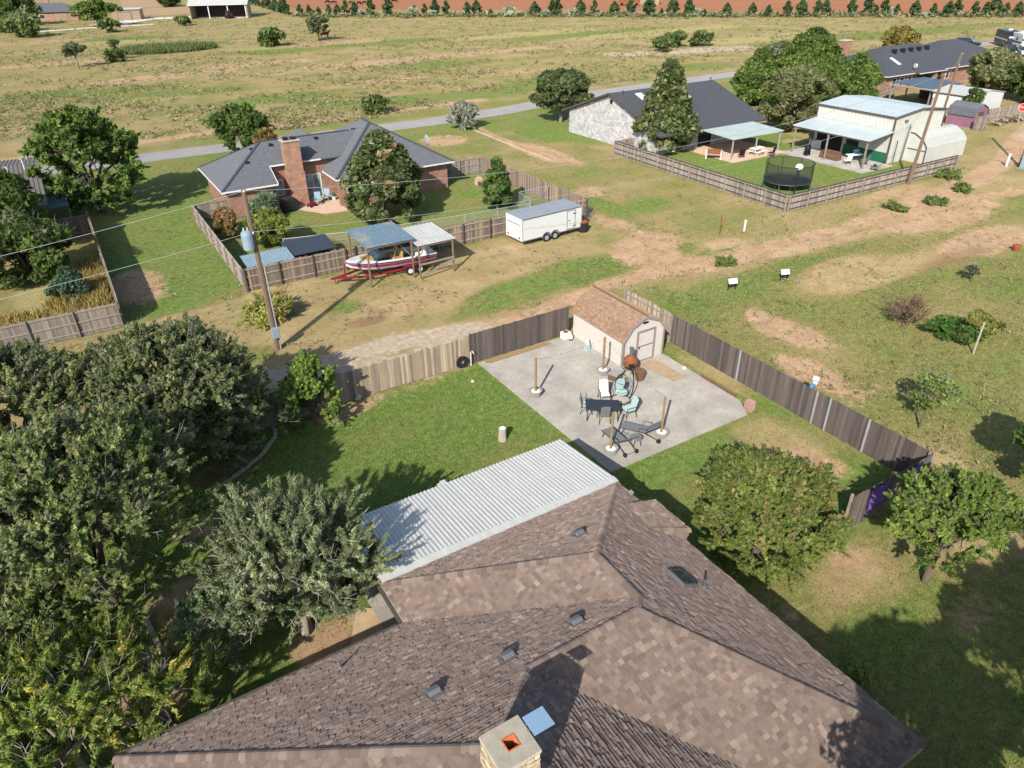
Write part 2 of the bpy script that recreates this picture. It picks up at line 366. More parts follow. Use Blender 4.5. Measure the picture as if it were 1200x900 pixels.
# the alley
trail(pl, [(-30, 37.0), (3, 36.2), (9, 35.8), (14, 36.2), (18.6, 35.2)], 1.5, 1.0); trail(pl, [(8, 34.2), (16.5, 34.0)], 1.1, 0.75)
trail(d_, [(18, 34.6), (24, 35.0), (30, 36.3), (36, 36.0), (46, 35.0), (56, 34.6), (68, 33.6), (80, 31.5), (100, 29)], 1.0, 0.8)
trail(d_, [(30, 36.3), (36, 34.6), (46, 33.4), (56, 32.6), (70, 31.6)], 0.7, 0.6)
trail(d_, [(56, 34.6), (74, 36.5), (86, 39), (97, 43.5), (106, 46.5), (125, 48)], 1.6, 0.85); trail(pl, [(97, 43.5), (112, 47.0), (130, 48)], 1.3, 0.6)
patch(d_, (35.6, 38.9), 3.6, 3.4, 0.75, 20); patch(d_, S(760,285), 4.0, 3.0, 0.65); patch(d_, S(720,262), 2.0, 4.5, 0.4); patch(d_, S(1110,258), 10, 2.6, 0.5); patch(d_, S(1160,282), 8, 3.0, 0.6)
patch(d_, S(1050,225), 8, 2.0, 0.4); patch(br, S(1120,302), 8, 2.0, 0.5); patch(d_, S(1120,292), 2.2, 1.2, 0.8); patch(br, S(430,376), 2.6, 1.3, 0.6); patch(d_, S(470,360), 5, 2.5, 0.25)
patch(g, S(600,343), 4.5, 2.6, 0.6, 5); patch(g, S(680,318), 6.0, 3.0, 0.6); patch(g, S(560,365), 2.6, 1.0, 0.6); patch(g, S(400,312), 3, 1.2, 0.5); patch(g, S(405,360), 1.4, .9, 0.5)
patch(g, S(250,300), 2.2, 6, 0.4); patch(d_, S(160,335), 3.0, 5.5, 0.72); patch(d_, S(190,380), 3.5, 1.5, 0.5); patch(g, S(320,335), 5, 1.5, -0.2); patch(g, S(280,420), 3, 1.5, 0.5)
patch(g, S(330,365), 2, 1.4, 0.3); patch(g, S(560,300), 6, 2, -0.15); patch(g, S(500,350), 6, 2.6, -0.3)
# right field
patch(g, S(845,345), 5.5, 2.0, 0.4); patch(g, S(900,320), 7, 1.4, 0.4); patch(g, S(960,300), 6, 1.0, 0.35); patch(d_, S(925,388), 1.9, 3.8, 0.85, 10); patch(d_, S(952,438), 1.6, 3.2, 0.9); patch(g, S(1000,320), 7, 3.2, -0.55)
patch(g, S(1060,330), 7, 2.0, 0.12); patch(g, S(1000,370), 5, 4, 0.12); patch(d_, S(1010,465), 1.0, 5, 0.25, 90); patch(g, S(1080,440), 5, 4, 0.1); patch(g, S(1060,310), 9, 2, -0.3)
patch(g, S(800,360), 2, 4, 0.3); patch(d_, S(885,365), 1.0, .8, .5); patch(g, S(1100,540), 1.8, 2, -0.4)
# between the neighbours' yards
patch(d_, S(640,180), 2.5, 9, 0.55); patch(d_, S(520,165), 4, 4, 0.55); patch(d_, S(690,225), 3.4, 2.5, 0.3); patch(g, S(760,240), 3.0, 2.2, 0.5); patch(g, S(700,160), 6, 7, 0.35); patch(g, S(640,155), 4, 8, .2); patch(g, S(700,240), 1.6, 6, 0.5)
patch(g, S(560,145), 5, 2, 0.35); patch(g, S(870,235), 5, 1.2, -0.1); patch(d_, S(850,285), 3, 1.5, .5); patch(d_, S(930,165), 3, 2, .5); patch(g, S(800,290), 1.6, 1.2, .5); patch(g, S(840,295), 3, .9, .6)
trail(d_, [S(560,150)[:2], S(640,187)[:2]], 0.6, 0.5)
# pasture over the road
trail(d_, [S(270,152)[:2], S(360,145)[:2]], 3, 0.55); trail(d_, [(-10, 102), (20, 104), (40, 103.5), (58, 104)], 1.8, 0.6); trail(pl, [S(725,64)[:2], S(800,60)[:2], S(870,56)[:2]], 6.0, 1.0)
for px, py, rx, ry, s in ((60,75,22,7,.55),(150,95,14,5,.5),(210,88,18,5,.5),(560,62,26,6,.5),(420,75,22,8,.45),(300,75,22,7,.45),(600,85,12,5,.4),(700,50,30,8,.3),(30,50,25,9,.35),(450,95,14,5,.5),(280,48,5,3,.7),(400,50,25,8,.4)): patch(d_, S(px,py), rx, ry, s)
for px, py, rx, ry, s in ((80,110,26,5,.4),(200,110,20,6,.35),(330,115,16,5,.45),(440,120,12,4,.6),(560,110,16,6,.3),(520,75,16,6,.4),(650,95,14,6,.4),(800,80,16,4,.4),(700,40,40,10,.35),(200,54,22,6,.6),(150,45,14,9,.5),(980,45,40,8,.3),(1100,35,40,8,.3),(330,60,12,5,.5),(450,50,25,6,.5),(280,62,10,4,.4)): patch(g, S(px,py), rx, ry, s)
patch(go, S(130,50), 16, 7, 0.7); patch(go, S(770,38), 45, 9, .75); patch(go, S(620,40), 34, 7, .8); patch(go, S(900,44), 40, 8, .6); patch(go, S(150,120), 16, 5, .4); patch(go, S(60,345), 3.5, 6, .9); patch(go, S(300,57), 14, 6, .4)
# beyond the conifer row: ploughed red soil
nx, ny = 176.0/247.5, 174.0/247.5
sd = (X-109)*nx+(Y-316.6)*ny
W['red'] = np.clip((sd-1.0)/2.0, 0, 1)*np.clip((X-97)/4, 0, 1)
nv = X.size; me = bpy.data.meshes.new('ground')
vs = np.zeros((nv, 3), np.float32); vs[:, 0] = X.ravel(); vs[:, 1] = Y.ravel()
nyy, nxx = X.shape
idx = np.arange(nv).reshape(nyy, nxx)
q = np.stack([idx[:-1, :-1], idx[:-1, 1:], idx[1:, 1:], idx[1:, :-1]], -1).reshape(-1, 4)
me.vertices.add(nv); me.vertices.foreach_set('co', vs.ravel()); me.loops.add(q.size); me.loops.foreach_set('vertex_index', q.ravel().astype(np.int32))
me.polygons.add(len(q)); me.polygons.foreach_set('loop_start', np.arange(0, q.size, 4, dtype=np.int32)); me.update(calc_edges=True)
for nm, ch in (('ga', (g, d_, pl)), ('gb', (br, rd, go))):
    a = me.color_attributes.new(nm, 'FLOAT_COLOR', 'POINT')
    a.data.foreach_set('color', np.stack([W[c].ravel() for c in ch]+[np.ones(nv)], -1).astype(np.float32).ravel())
def ground_material():
    m, t, b, _ = _new('ground')
    v = objvec(t)
    sa = t.nodes.new('ShaderNodeSeparateColor'); t.links.new(attr(t, 'ga').outputs['Color'], sa.inputs[0])
    sb = t.nodes.new('ShaderNodeSeparateColor'); t.links.new(attr(t, 'gb').outputs['Color'], sb.inputs[0])
    nb = noise(t, v, 0.16, 5, 0.62); nm = noise(t, v, 0.55, 6, 0.65); nf = noise(t, v, 2.6, 5, 0.7); nff = noise(t, v, 11, 3, 0.7)
    nmix = math_(t, 'MULTIPLY_ADD', nf, 0.5, math_(t, 'MULTIPLY', nm, 0.5))
    def sel(w, n, amp, lo, hi):
        x = math_(t, 'ADD', w, math_(t, 'MULTIPLY', math_(t, 'SUBTRACT', n, 0.5), amp))
        mr = t.nodes.new('ShaderNodeMapRange'); mr.interpolation_type = 'SMOOTHSTEP'
        mr.inputs['From Min'].default_value = lo; mr.inputs['From Max'].default_value = hi; t.links.new(x, mr.inputs['Value']); return mr.outputs[0]
    dry = mixc(t, ramp(t, nm, (0,0,0), (1,1,1), .35, .65), (0.32, 0.228, 0.112), (0.43, 0.325, 0.17))
    grn = mixc(t, ramp(t, nf, (0,0,0), (1,1,1), .3, .7), (0.095, 0.16, 0.032), (0.19, 0.245, 0.062))
    olive = mixc(t, ramp(t, nf, (0,0,0), (1,1,1), .3, .7), (0.17, 0.165, 0.052), (0.28, 0.235, 0.092))
    gg = math_(t, 'ADD', math_(t, 'MULTIPLY', nb, 0.5), math_(t, 'MULTIPLY', nmix, 0.5))
    c = mixc(t, sel(sa.outputs[0], gg, 1.6, 0.2, 0.62), dry, olive)
    ylw = ramp(t, noise(t, v, 0.33, 5, 0.7), (0,0,0), (1,1,1), .5, .68)
    grn = mixc(t, math_(t, 'MULTIPLY', ylw, 0.6), grn, (0.24, 0.21, 0.075))
    c = mixc(t, sel(sa.outputs[0], gg, 2.6, 0.42, 0.95), c, grn)
    gold = mixc(t, nf, (0.28, 0.235, 0.085), (0.41, 0.345, 0.165)); c = mixc(t, sel(sb.outputs[2], nm, 0.9, 0.35, 0.75), c, gold)
    dirt = mixc(t, ramp(t, nm, (0,0,0), (1,1,1), .3, .7), (0.36, 0.228, 0.132), (0.49, 0.335, 0.205)); c = mixc(t, sel(sa.outputs[1], nmix, 1.3, 0.27, 0.66), c, dirt)
    brn = mixc(t, nf, (0.17, 0.095, 0.055), (0.3, 0.19, 0.11)); c = mixc(t, sel(sb.outputs[0], nmix, 0.9, 0.3, 0.7), c, brn)
    pale = mixc(t, nf, (0.36, 0.275, 0.19), (0.52, 0.43, 0.325)); c = mixc(t, sel(sa.outputs[2], nmix, 1.9, 0.3, 0.85), c, pale)
    n3 = noise(t, objvec(t, (0.02, 0.08, 1)), 1.0, 4); red = mixc(t, n3, (0.28, 0.118, 0.06), (0.35, 0.16, 0.083)); c = mixc(t, sb.outputs[1], c, red)
    f = math_(t, 'MULTIPLY', math_(t, 'MULTIPLY_ADD', nff, 1.3, 0.35), math_(t, 'MULTIPLY_ADD', nf, 0.82, 0.46))
    cmb = t.nodes.new('ShaderNodeCombineColor')
    for i in range(3): t.links.new(f, cmb.inputs[i])
    t.links.new(mixc(t, 1.0, c, cmb.outputs[0], 'MULTIPLY'), b.inputs['Base Color'])
    b.inputs['Roughness'].default_value = 0.95; b.inputs['Specular IOR Level'].default_value = 0.1
    if 'Diffuse Roughness' in b.inputs: b.inputs['Diffuse Roughness'].default_value = 0.6
    bump(t, b, math_(t, 'ADD', math_(t, 'MULTIPLY', noise(t, v, 24, 2, .7), .7), nff), 0.5, 0.05)
    return m
me.materials.append(ground_material())
gnd = bpy.data.objects.new('ground', me); col.objects.link(gnd); gnd['kind'] = 'structure'

# road: a sheet 4 mm and more above the ground, bending a little to follow the survey
def ribbon(name, pts, wd, z, m):
    mb = MB(); n = len(pts)
    for i in range(n-1):
        (ax, ay), (bx, by) = pts[i], pts[i+1]
        def off(k):
            a = pts[max(k-1, 0)]; b2 = pts[min(k+1, n-1)]; l = math.hypot(b2[0]-a[0], b2[1]-a[1]); return (-(b2[1]-a[1])/l*wd/2, (b2[0]-a[0])/l*wd/2)
        o0, o1 = off(i), off(i+1)
        mb.poly([(ax-o0[0], ay-o0[1], z), (bx-o1[0], by-o1[1], z), (bx+o1[0], by+o1[1], z), (ax+o0[0], ay+o0[1], z)])
    return struct(name, mb, m)
ribbon('road', [(-900, 94.2), (-8, 94.4), (20, 93.8), (44, 93.2), (56, 94.2), (66, 96.5), (78, 98.2), (95, 99.4), (120, 99.9), (200, 98.5), (900, 92)], 4.6, 0.02, 'asphalt')
ribbon('driveway', [S(120,30)[:2], S(170,22)[:2], S(240,19.5)[:2], S(290,20)[:2]], 11, 0.02, 'concrete_pale')
ribbon('lane', [S(45,37)[:2], S(100,33)[:2], S(180,28.5)[:2]], 4, 0.015, 'concrete_pale')

# ------------------------------------------------------------------ main house
EV, SL = 2.7, 0.58
def rz(d): return EV+SL*d
L_, P1, P2, P3 = (4.78, 16.2, EV), (14.35, 16.2, EV), (9.565, 11.415, rz(4.785)), (9.565, 9.565, rz(4.785))
C1, C2, R_ = (4.78, 14.35, EV), (-3.19, 14.35, EV), (14.35, 3.845, EV)
T_ = (14.35-5.2525, 9.0975, rz(5.2525)); AP = (3.93, 7.23, rz(7.12)); P5 = (11.05-5.2525, 9.0975, rz(5.2525))
V_ = (11.05, 3.845, EV); B1, B2 = (-3.19, 0.11, EV), (11.05, 0.11, EV)
house = thing('house', 'brown shingled hip roof house in the foreground with white metal patio cover', 'house', (5, 8, 0))
planes = {'back_wing': [L_, P1, P2], 'left_wing': [C1, L_, P2, P3], 'right': [P1, R_, T_, P3, P2], 'front': [R_, V_, P5, T_],
          'back': [C1, P3, T_, P5, AP, C2], 'pyr_right': [V_, B2, AP, P5], 'pyr_front': [B2, B1, AP], 'pyr_left': [C2, AP, B1]}
mb = MB()
for pl_ in planes.values(): mb.poly(pl_)
mb.poly([(x, y, EV-0.03) for x, y in ((4.78,16.2),(4.78,14.35),(-3.19,14.35),(-3.19,.11),(11.05,.11),(11.05,3.845),(14.35,3.845),(14.35,16.2))])
roof = mb.build('roof', 'roof_deck', house)
PAL = [((0.185, 0.135, 0.11), 3), ((0.216, 0.16, 0.131), 6), ((0.242, 0.182, 0.15), 3), ((0.29, 0.222, 0.182), 1.3)]
def pick(rg, pal):
    r = rg.uniform(0, sum(w_ for _, w_ in pal))
    for c_, w_ in pal:
        r -= w_
        if r <= 0: break
    k = rg.uniform(0.9, 1.1); return tuple(x*k for x in c_)
def shingle_tabs(poly, pal, seed, expo=0.132, wr=(0.1, 0.22), th=0.034):
    """individual shingle tabs laid in courses over one roof plane, the first edge level with the eave"""
    rg = random.Random(seed); P = [Vector(p) for p in poly]
    n = (P[1]-P[0]).cross(P[2]-P[0]).normalized()
    if n.z < 0: n = -n
    up = (Vector((0,0,1))-n*n.z).normalized(); u = up.cross(n); o = P[0]
    pts = [((p-o).dot(u), (p-o).dot(up)) for p in P]; vmax = max(p[1] for p in pts); vmin = min(p[1] for p in pts)
    out = []; k = 0; v = vmin
    while v < vmax:
        xs = []; vm = v+expo*0.5
        for (a, b), (c, d) in zip(pts, pts[1:]+pts[:1]):
            if (b-vm)*(d-vm) < 0: xs.append(a+(vm-b)/(d-b)*(c-a))
        if len(xs) >= 2:
            x = min(xs); e = max(xs)
            while x < e-0.02:
                w_ = min(rg.uniform(*wr), e-x)
                a0, a1 = x+0.004, x+w_-0.004; v0 = v-rg.choice((0, 0, 0.01)); v1 = v+expo+0.01; h0 = th*rg.choice((0.7, 1, 1.3))
                lo = [o+u*a0+up*v0, o+u*a1+up*v0, o+u*a1+up*v1, o+u*a0+up*v1]
                hi = [lo[0]+n*(h0+.004), lo[1]+n*(h0+.004), lo[2]+n*.006, lo[3]+n*.006]
                out.append((lo, hi, pick(rg, pal), (lo[0]+lo[2])/2, (a1-a0)))
                x += w_
        v += expo; k += 1
    return out
tabs = []
for i, (nm_, pl_) in enumerate(planes.items()):
    if nm_ in ('pyr_front', 'pyr_left'): continue
    tabs += shingle_tabs(pl_, PAL, 10+i)
tabs += shingle_tabs([C2, AP, B1], PAL, 30); tabs += shingle_tabs([B2, B1, AP], PAL, 31)
def in_view(p, mrg=0):
    d = np.array([p[0], p[1], p[2]-CAM_H]); z = d@FW
    if z <= 0.1: return None
    x, y = 600+F_PX*(d@RT)/z, 450-F_PX*(d@UP)/z
    return (x, y, z) if -mrg < x < 1200+mrg and -mrg < y < 900+mrg else None
TF = [(4,5,6,7),(0,1,5,4),(1,2,6,5),(3,0,4,7)]
vis = []
for k, tb in enumerate(tabs):
    v_ = in_view(tb[3], -6)
    if v_: vis.append((v_[2]/tb[4]**0.5, k))
vis.sort(); big = set(k for _, k in vis[:300])
mb = MB()
for k, tb in enumerate(tabs):
    if k in big:
        s_ = MB(); s_.add(tb[0]+tb[1], TF, tb[2]); s_.build('shingle', 'shingle', roof)
    else: mb.add(tb[0]+tb[1], TF, tb[2])
mb.build('shingles', 'shingle', roof, kind='stuff')
# ridge and hip caps, piece by piece, one shared mesh per tone
capm = []
for k in range(4):
    s_ = MB(); c_ = PAL[k][0]; g_ = [c_[0]*.86, c_[1]*.86, c_[2]*.86]
    a, b = 0.14, 0.14
    pr = [(-a, -0.085), (-a*.5, -0.02), (0, 0.012), (a*.5, -0.02), (a, -0.085)]
    vv = [(0, x, z+0.03) for x, z in pr]+[(0.24, x, z+0.016) for x, z in pr]+[(0, x, z) for x, z in pr]
    s_.add(vv, [(i, i+1, i+6, i+5) for i in range(4)]+[(i, i+1, i+11, i+10) for i in range(4)], tuple(g_))
    me_ = bpy.data.meshes.new('ridge_cap'); me_.from_pydata(s_.v, [], s_.f)
    ca = me_.color_attributes.new('col', 'FLOAT_COLOR', 'POINT'); ca.data.foreach_set('color', [x for c in s_.c for x in (*c, 1)])
    me_.materials.append(MATS['shingle']); capm.append(me_)
def caps(a, b, parent, off, name='ridge_cap', step=0.2, lift=0.035, seed=3):
    rg = random.Random(seed); a = Vector(a); b = Vector(b)
    if a.z > b.z: a, b = b, a
    d = (b-a).normalized(); y = Vector((0,0,1)).cross(d).normalized(); z = d.cross(y); n = max(1, int((b-a).length/step))
    for i in range(n):
        p = a+d*(i*(b-a).length/n)+Vector((0,0,lift))-Vector(off)
        mw = Matrix(((d.x,y.x,z.x,p.x),(d.y,y.y,z.y,p.y),(d.z,y.z,z.z,p.z),(0,0,0,1)))
        link(name, rg.choice(capm), parent, mw=mw)
HO = (5, 8, 0)
for i, (a, b) in enumerate(((P1, P2), (L_, P2), (P3, P2), (P3, T_), (R_, T_), (P5, T_), (P5, AP), (C2, AP), (B2, AP))): caps(a, b, roof, HO, seed=i)
# bay on the right side with its own little hip
bx0, bx1, by0, by1 = 14.33, 14.86, 12.5, 15.0
bayp = [(13.3, 13.0, rz(1.05)+.03), (13.3, 14.5, rz(1.05)+.03), (bx1, by1-.35, EV), (bx1, by0+.3, EV), (bx0, by0, EV+.02), (bx0, by1, EV+.02)]
mb = MB(); mb.poly([bayp[0], bayp[1], bayp[2], bayp[3]]); mb.poly([bayp[0], bayp[3], bayp[4]]); mb.poly([bayp[1], bayp[5], bayp[2]]); mb.poly([(x, y, EV-.03) for x, y, _ in bayp[2:]])
bay = mb.build('bay_roof', 'roof_deck', house)
mb = MB()
for tb in shingle_tabs([bayp[3], bayp[2], bayp[1], bayp[0]], PAL, 44)+shingle_tabs([bayp[4], bayp[3], bayp[0]], PAL, 45): mb.add(tb[0]+tb[1], TF, tb[2])
mb.build('shingles', 'shingle', bay, kind='stuff')
caps((bx1, by0+.3, EV), bayp[0], bay, HO, seed=50)
# walls, fascia, gutters
mb = MB(); mb.prism([(5.25,15.7),(5.25,13.9),(-2.7,13.9),(-2.7,.6),(10.55,.6),(10.55,4.3),(13.9,4.3),(13.9,15.7)], 0, EV-.04); mb.box(13.9, 12.85, 0, 14.4, 14.6, EV-.05)
mb.build('wall', 'tan_wall', house)
def fascia(a, b, m='tan_trim', h=0.17, w_=0.03, out=(0,0)):
    s_ = MB(); s_.bar((a[0]+out[0], a[1]+out[1], EV-.1), (b[0]+out[0], b[1]+out[1], EV-.1), w_, h); return s_.build('fascia', m, house)
fascia(C1, L_, out=(-.02,0)); fascia(C1, C2, out=(0,.02)); fascia(P1, R_, out=(.02,0)); fascia(L_, P1, out=(0,.02)); fascia(C2, B1, out=(-.02,0)); fascia(R_, V_, out=(0,-.02))
mb = MB(); mb.bar((4.69, 14.37, EV-.07), (4.69, 16.18, EV-.07), 0.11, 0.1); gt = mb.build('gutter', 'dark_trim', house)
mb = MB(); mb.tube([(4.69, 14.5, EV-.1), (4.72, 14.32, EV-.3), (5.1, 14.2, EV-.55), (5.18, 14.15, 0.1)], 0.045, 6); mb.build('downspout', 'black_metal', gt)
mb = MB(); mb.bar((4.55, 14.44, EV-.07), (-3.1, 14.44, EV-.07), 0.1, 0.1); mb.build('gutter', 'dark_trim', house)
# roof vents
def slope_frame(x, y, ax, ay, dist):
    """matrix with x along the eave, y up the slope, z the normal; (ax, ay) points up the slope"""
    up = Vector((ax, ay, SL)).normalized(); u = Vector((ay, -ax, 0)); n = u.cross(up)
    p = Vector((x-HO[0], y-HO[1], rz(dist)))
    return Matrix(((u.x,up.x,n.x,p.x),(u.y,up.y,n.y,p.y),(u.z,up.z,n.z,p.z),(0,0,0,1)))
def vent_mesh():
    s_ = MB(); s_.box(-.2,-.22,.035,.2,.22,.055)
    s_.extr([(-.15,-.17,.055),(-.15,-.17,.13),(-.15,-.05,.17),(-.15,.12,.17),(-.15,.17,.055)], (.3,0,0))
    o = s_.build('roof_vent', 'grey_metal', house, bevel=.01, local=True); return o
v0 = vent_mesh(); first = True
for x, y, ax, ay, dd in ((10.25, 13.1, 0, -1, 16.2-13.1), (7.75, 9.85, 0, -1, 14.35-9.85), (5.75, 9.9, 0, -1, 14.35-9.9), (3.8, 10.0, 0, -1, 14.35-10.0)):
    o = v0 if first else link('roof_vent', v0.data, house); first = False
    o.matrix_local = slope_frame(x, y, ax, ay, dd)
s_ = MB(); s_.box(-.36,-.33,.01,.36,.33,.12); skl = s_.build('skylight', 'grey_metal', house, bevel=.012, local=True); skl.matrix_local = slope_frame(11.92, 10.3, -1, 0, 14.35-11.92)
s_ = MB(); s_.box(-.29,-.26,.125,.29,.26,.14); s_.build('pane', 'glass', skl, local=True)
for x, y, ax, ay, dd in ((12.55, 9.95, -1, 0, 14.35-12.55), (2.5, 13.45, 0, -1, .9)):
    s_ = MB(); zz = rz(dd); s_.tube([(x, y, zz-.05), (x, y, zz+.32)], .04, 8); s_.lathe([(.13, zz-.03), (.05, zz+.09)], x, y, 8); s_.build('vent_pipe', 'grey_metal', house)
# chimney of stacked stone with a mortar crown, one clay flue and a sheet-metal lid at its side
cx0, cx1, cy0, cy1, cz = 3.42, 4.2, 6.18, 6.94, 7.95
s_ = MB(); s_.box(cx0+.05, cy0+.05, 5.6, cx1-.05, cy1-.05, cz-.47); chim = s_.build('chimney', 'mortar_crown', house)
rg = random.Random(5); z = 5.7
sm = []
while z < cz-.1:
    h = rg.uniform(.07, .12); h = min(h, cz-.08-z)
    for side in range(4):
        t = 0; ln = (cx1-cx0) if side % 2 == 0 else (cy1-cy0)
        while t < ln-.02:
            l = min(rg.uniform(.12, .34), ln-t); dpt = rg.uniform(.0, .035); c_ = pick(rg, [((.42,.34,.22),3),((.5,.43,.3),2),((.33,.25,.15),2),((.28,.24,.19),1)])
            q_ = MB()
            a, b = t+.006, t+l-.006
            if side == 0: q_.box(cx0+a, cy0-dpt, z+.006, cx0+b, cy0+.06, z+h-.006, c_)
            elif side == 2: q_.box(cx0+a, cy1-.06, z+.006, cx0+b, cy1+dpt, z+h-.006, c_)
            elif side == 1: q_.box(cx1-.06, cy0+a, z+.006, cx1+dpt, cy0+b, z+h-.006, c_)
            else: q_.box(cx0-dpt, cy0+a, z+.006, cx0+.06, cy0+b, z+h-.006, c_)
            q_.build('stone', 'stone', chim, bevel=.008); t += l
    z += h
fx, fy, fr = 3.83, 6.56, .135
s_ = MB()
s_.add([(x, y, z) for z in (cz-.075, cz) for x, y in ((cx0-.02,cy0-.02),(cx1+.02,cy0-.02),(cx1+.02,cy1+.02),(cx0-.02,cy1+.02),(fx-fr,fy-fr),(fx+fr,fy-fr),(fx+fr,fy+fr),(fx-fr,fy+fr))],
       [(8,9,13,12),(9,10,14,13),(10,11,15,14),(11,8,12,15),(0,1,5,4),(1,2,6,5),(2,3,7,6),(3,0,4,7),(0,1,9,8),(1,2,10,9),(2,3,11,10),(3,0,8,11),(4,5,13,12),(5,6,14,13),(6,7,15,14),(7,4,12,15)])
cr = s_.build('crown', 'mortar_crown', chim)
s_ = MB()
for a, b, c, d in ((-fr+.002,-fr+.002,fr-.002,-fr+.022),(-fr+.002,fr-.022,fr-.002,fr-.002),(-fr+.002,-fr+.022,-fr+.022,fr-.022),(fr-.022,-fr+.022,fr-.002,fr-.022)): s_.box(fx+a, fy+b, cz-.45, fx+c, fy+d, cz+.012)
s_.build('flue', 'clay_flue', chim); s_ = MB(); s_.box(fx-.105, fy-.105, cz-.42, fx+.105, fy+.105, cz-.4); s_.build('flue_opening', 'soot', chim)
s_ = MB(); s_.box(4.24, 6.42, cz+.04, 4.68, 6.84, cz+.055); cap_ = s_.build('flue_lid', 'sky_tinted_metal', chim)
s_ = MB(); s_.bar((4.1, 6.6, cz-.02), (4.62, 6.6, cz+.03), .03, .02); s_.bar((4.1, 6.72, cz-.02), (4.62, 6.72, cz+.03), .03, .02); s_.build('bracket', 'grey_metal', cap_)
# patio cover: ribbed white sheets on a frame
ya, yb, za, zb = 16.36, 19.95, 2.80, 2.42
def ribbed_sheet(w_, ribs, ln, dz):
    s_ = MB(); sp = w_/ribs; pr = []
    for k in range(ribs):
        x = k*sp; pr += [(x, 0), (x+sp*.42, 0), (x+sp*.5, .026), (x+sp*.8, .026), (x+sp*.88, 0)]
    pr.append((w_, 0)); n = len(pr)
    s_.add([(x, 0, z) for x, z in pr]+[(x, ln, z+dz) for x, z in pr], [(i, i+1, n+i+1, n+i) for i in range(n-1)])
    me_ = bpy.data.meshes.new('roof_panel'); me_.from_pydata(s_.v, [], s_.f); me_.materials.append(MATS['white_metal']); return me_
s_ = MB(); s_.poly([(4.78,16.12,2.83),(14.36,16.12,2.83),(14.36,16.42,2.845),(4.78,16.42,2.845)]); s_.poly([(4.78,16.12,2.83),(14.36,16.12,2.83),(14.36,16.12,2.71),(4.78,16.12,2.71)]); cov = s_.build('patio_cover', 'white_metal', house)
sh = ribbed_sheet(.957, 6, yb-ya, zb-za)
for k in range(10): link('roof_panel', sh, cov, mw=Matrix.Translation((4.79+.957*k-HO[0], ya-HO[1], za)))
s_ = MB(); s_.bar((4.8, yb-.05, zb-.1), (14.35, yb-.05, zb-.1), .1, .16); s_.build('beam', 'white_metal', cov)
for x in (4.9, 8.0, 11.1, 14.2): s_ = MB(); s_.box(x-.05, yb-.12, 0.07, x+.05, yb-.02, zb-.18); s_.build('post', 'white_metal', cov)
for xx in (4.8, 14.36): s_ = MB(); s_.bar((xx, ya, za-.06), (xx, yb, zb-.06), .04, .12); s_.build('edge_trim', 'white_metal', cov)
s_ = MB(); s_.cbox(8.9, yb+.08, zb+.02, .22, .14, .1); s_.cbox(8.72, yb+.06, zb-.02, .12, .1, .08); s_.build('floodlight', 'white_metal', cov)
s_ = MB(); s_.cbox(14.47, 15.5, 2.62, .14, .16, .12); s_.build('wall_light', 'galv', house)
s_ = MB(); s_.box(4.8, 15.72, 0, 14.3, 19.9, .065); struct('porch_floor', s_, 'concrete')
s_ = MB(); s_.prism([(5.2,14.6),(5.2,17.4),(4.55,18.0),(4.2,17.9),(3.3,16.2),(2.9,15.0),(2.9,14.6)], 0, .05); struct('walkway', s_, 'walk')

# ------------------------------------------------------------------ back yard: slab, shed, fences
s_ = MB(); s_.prism([(16.66,31.16),(16.82,19.42),(25.33,19.42),(25.96,20.52),(26.04,31.16)], 0, .04); pat = struct('patio', s_, 'soot')
lx_ = lambda y: 16.62+(31.2-y)*.16/11.82
for (ya_, yb_) in ((19.38,23.296),(23.304,27.196),(27.204,31.2)):
    for k in (0, 1):
        if k == 0: pg_ = [(lx_(ya_), ya_), (21.296, ya_), (21.296, yb_), (lx_(yb_), yb_)]
        elif ya_ < 20: pg_ = [(21.304, ya_), (25.35, ya_), (26.0, 20.5), (26.02, yb_), (21.304, yb_)]
        else: pg_ = [(21.304, ya_), (26.05, ya_), (26.07, yb_), (21.304, yb_)]
        q_ = MB(); q_.prism(pg_, .005, .07); q_.build('slab_panel', 'concrete', pat)
DARKP = [((0.098,0.079,0.07),4),((0.12,0.097,0.086),3),((0.076,0.061,0.055),2)]
OLDP = [((0.34,0.27,0.19),3),((0.27,0.215,0.16),3),((0.2,0.165,0.13),2),((0.42,0.34,0.25),1.5)]
GREYP = [((0.25,0.21,0.175),4),((0.19,0.155,0.13),3),((0.31,0.27,0.225),2)]
BROWNP = [((0.2,0.15,0.115),4),((0.15,0.11,0.085),3),((0.27,0.21,0.16),1.5),((0.36,0.25,0.15),.4)]
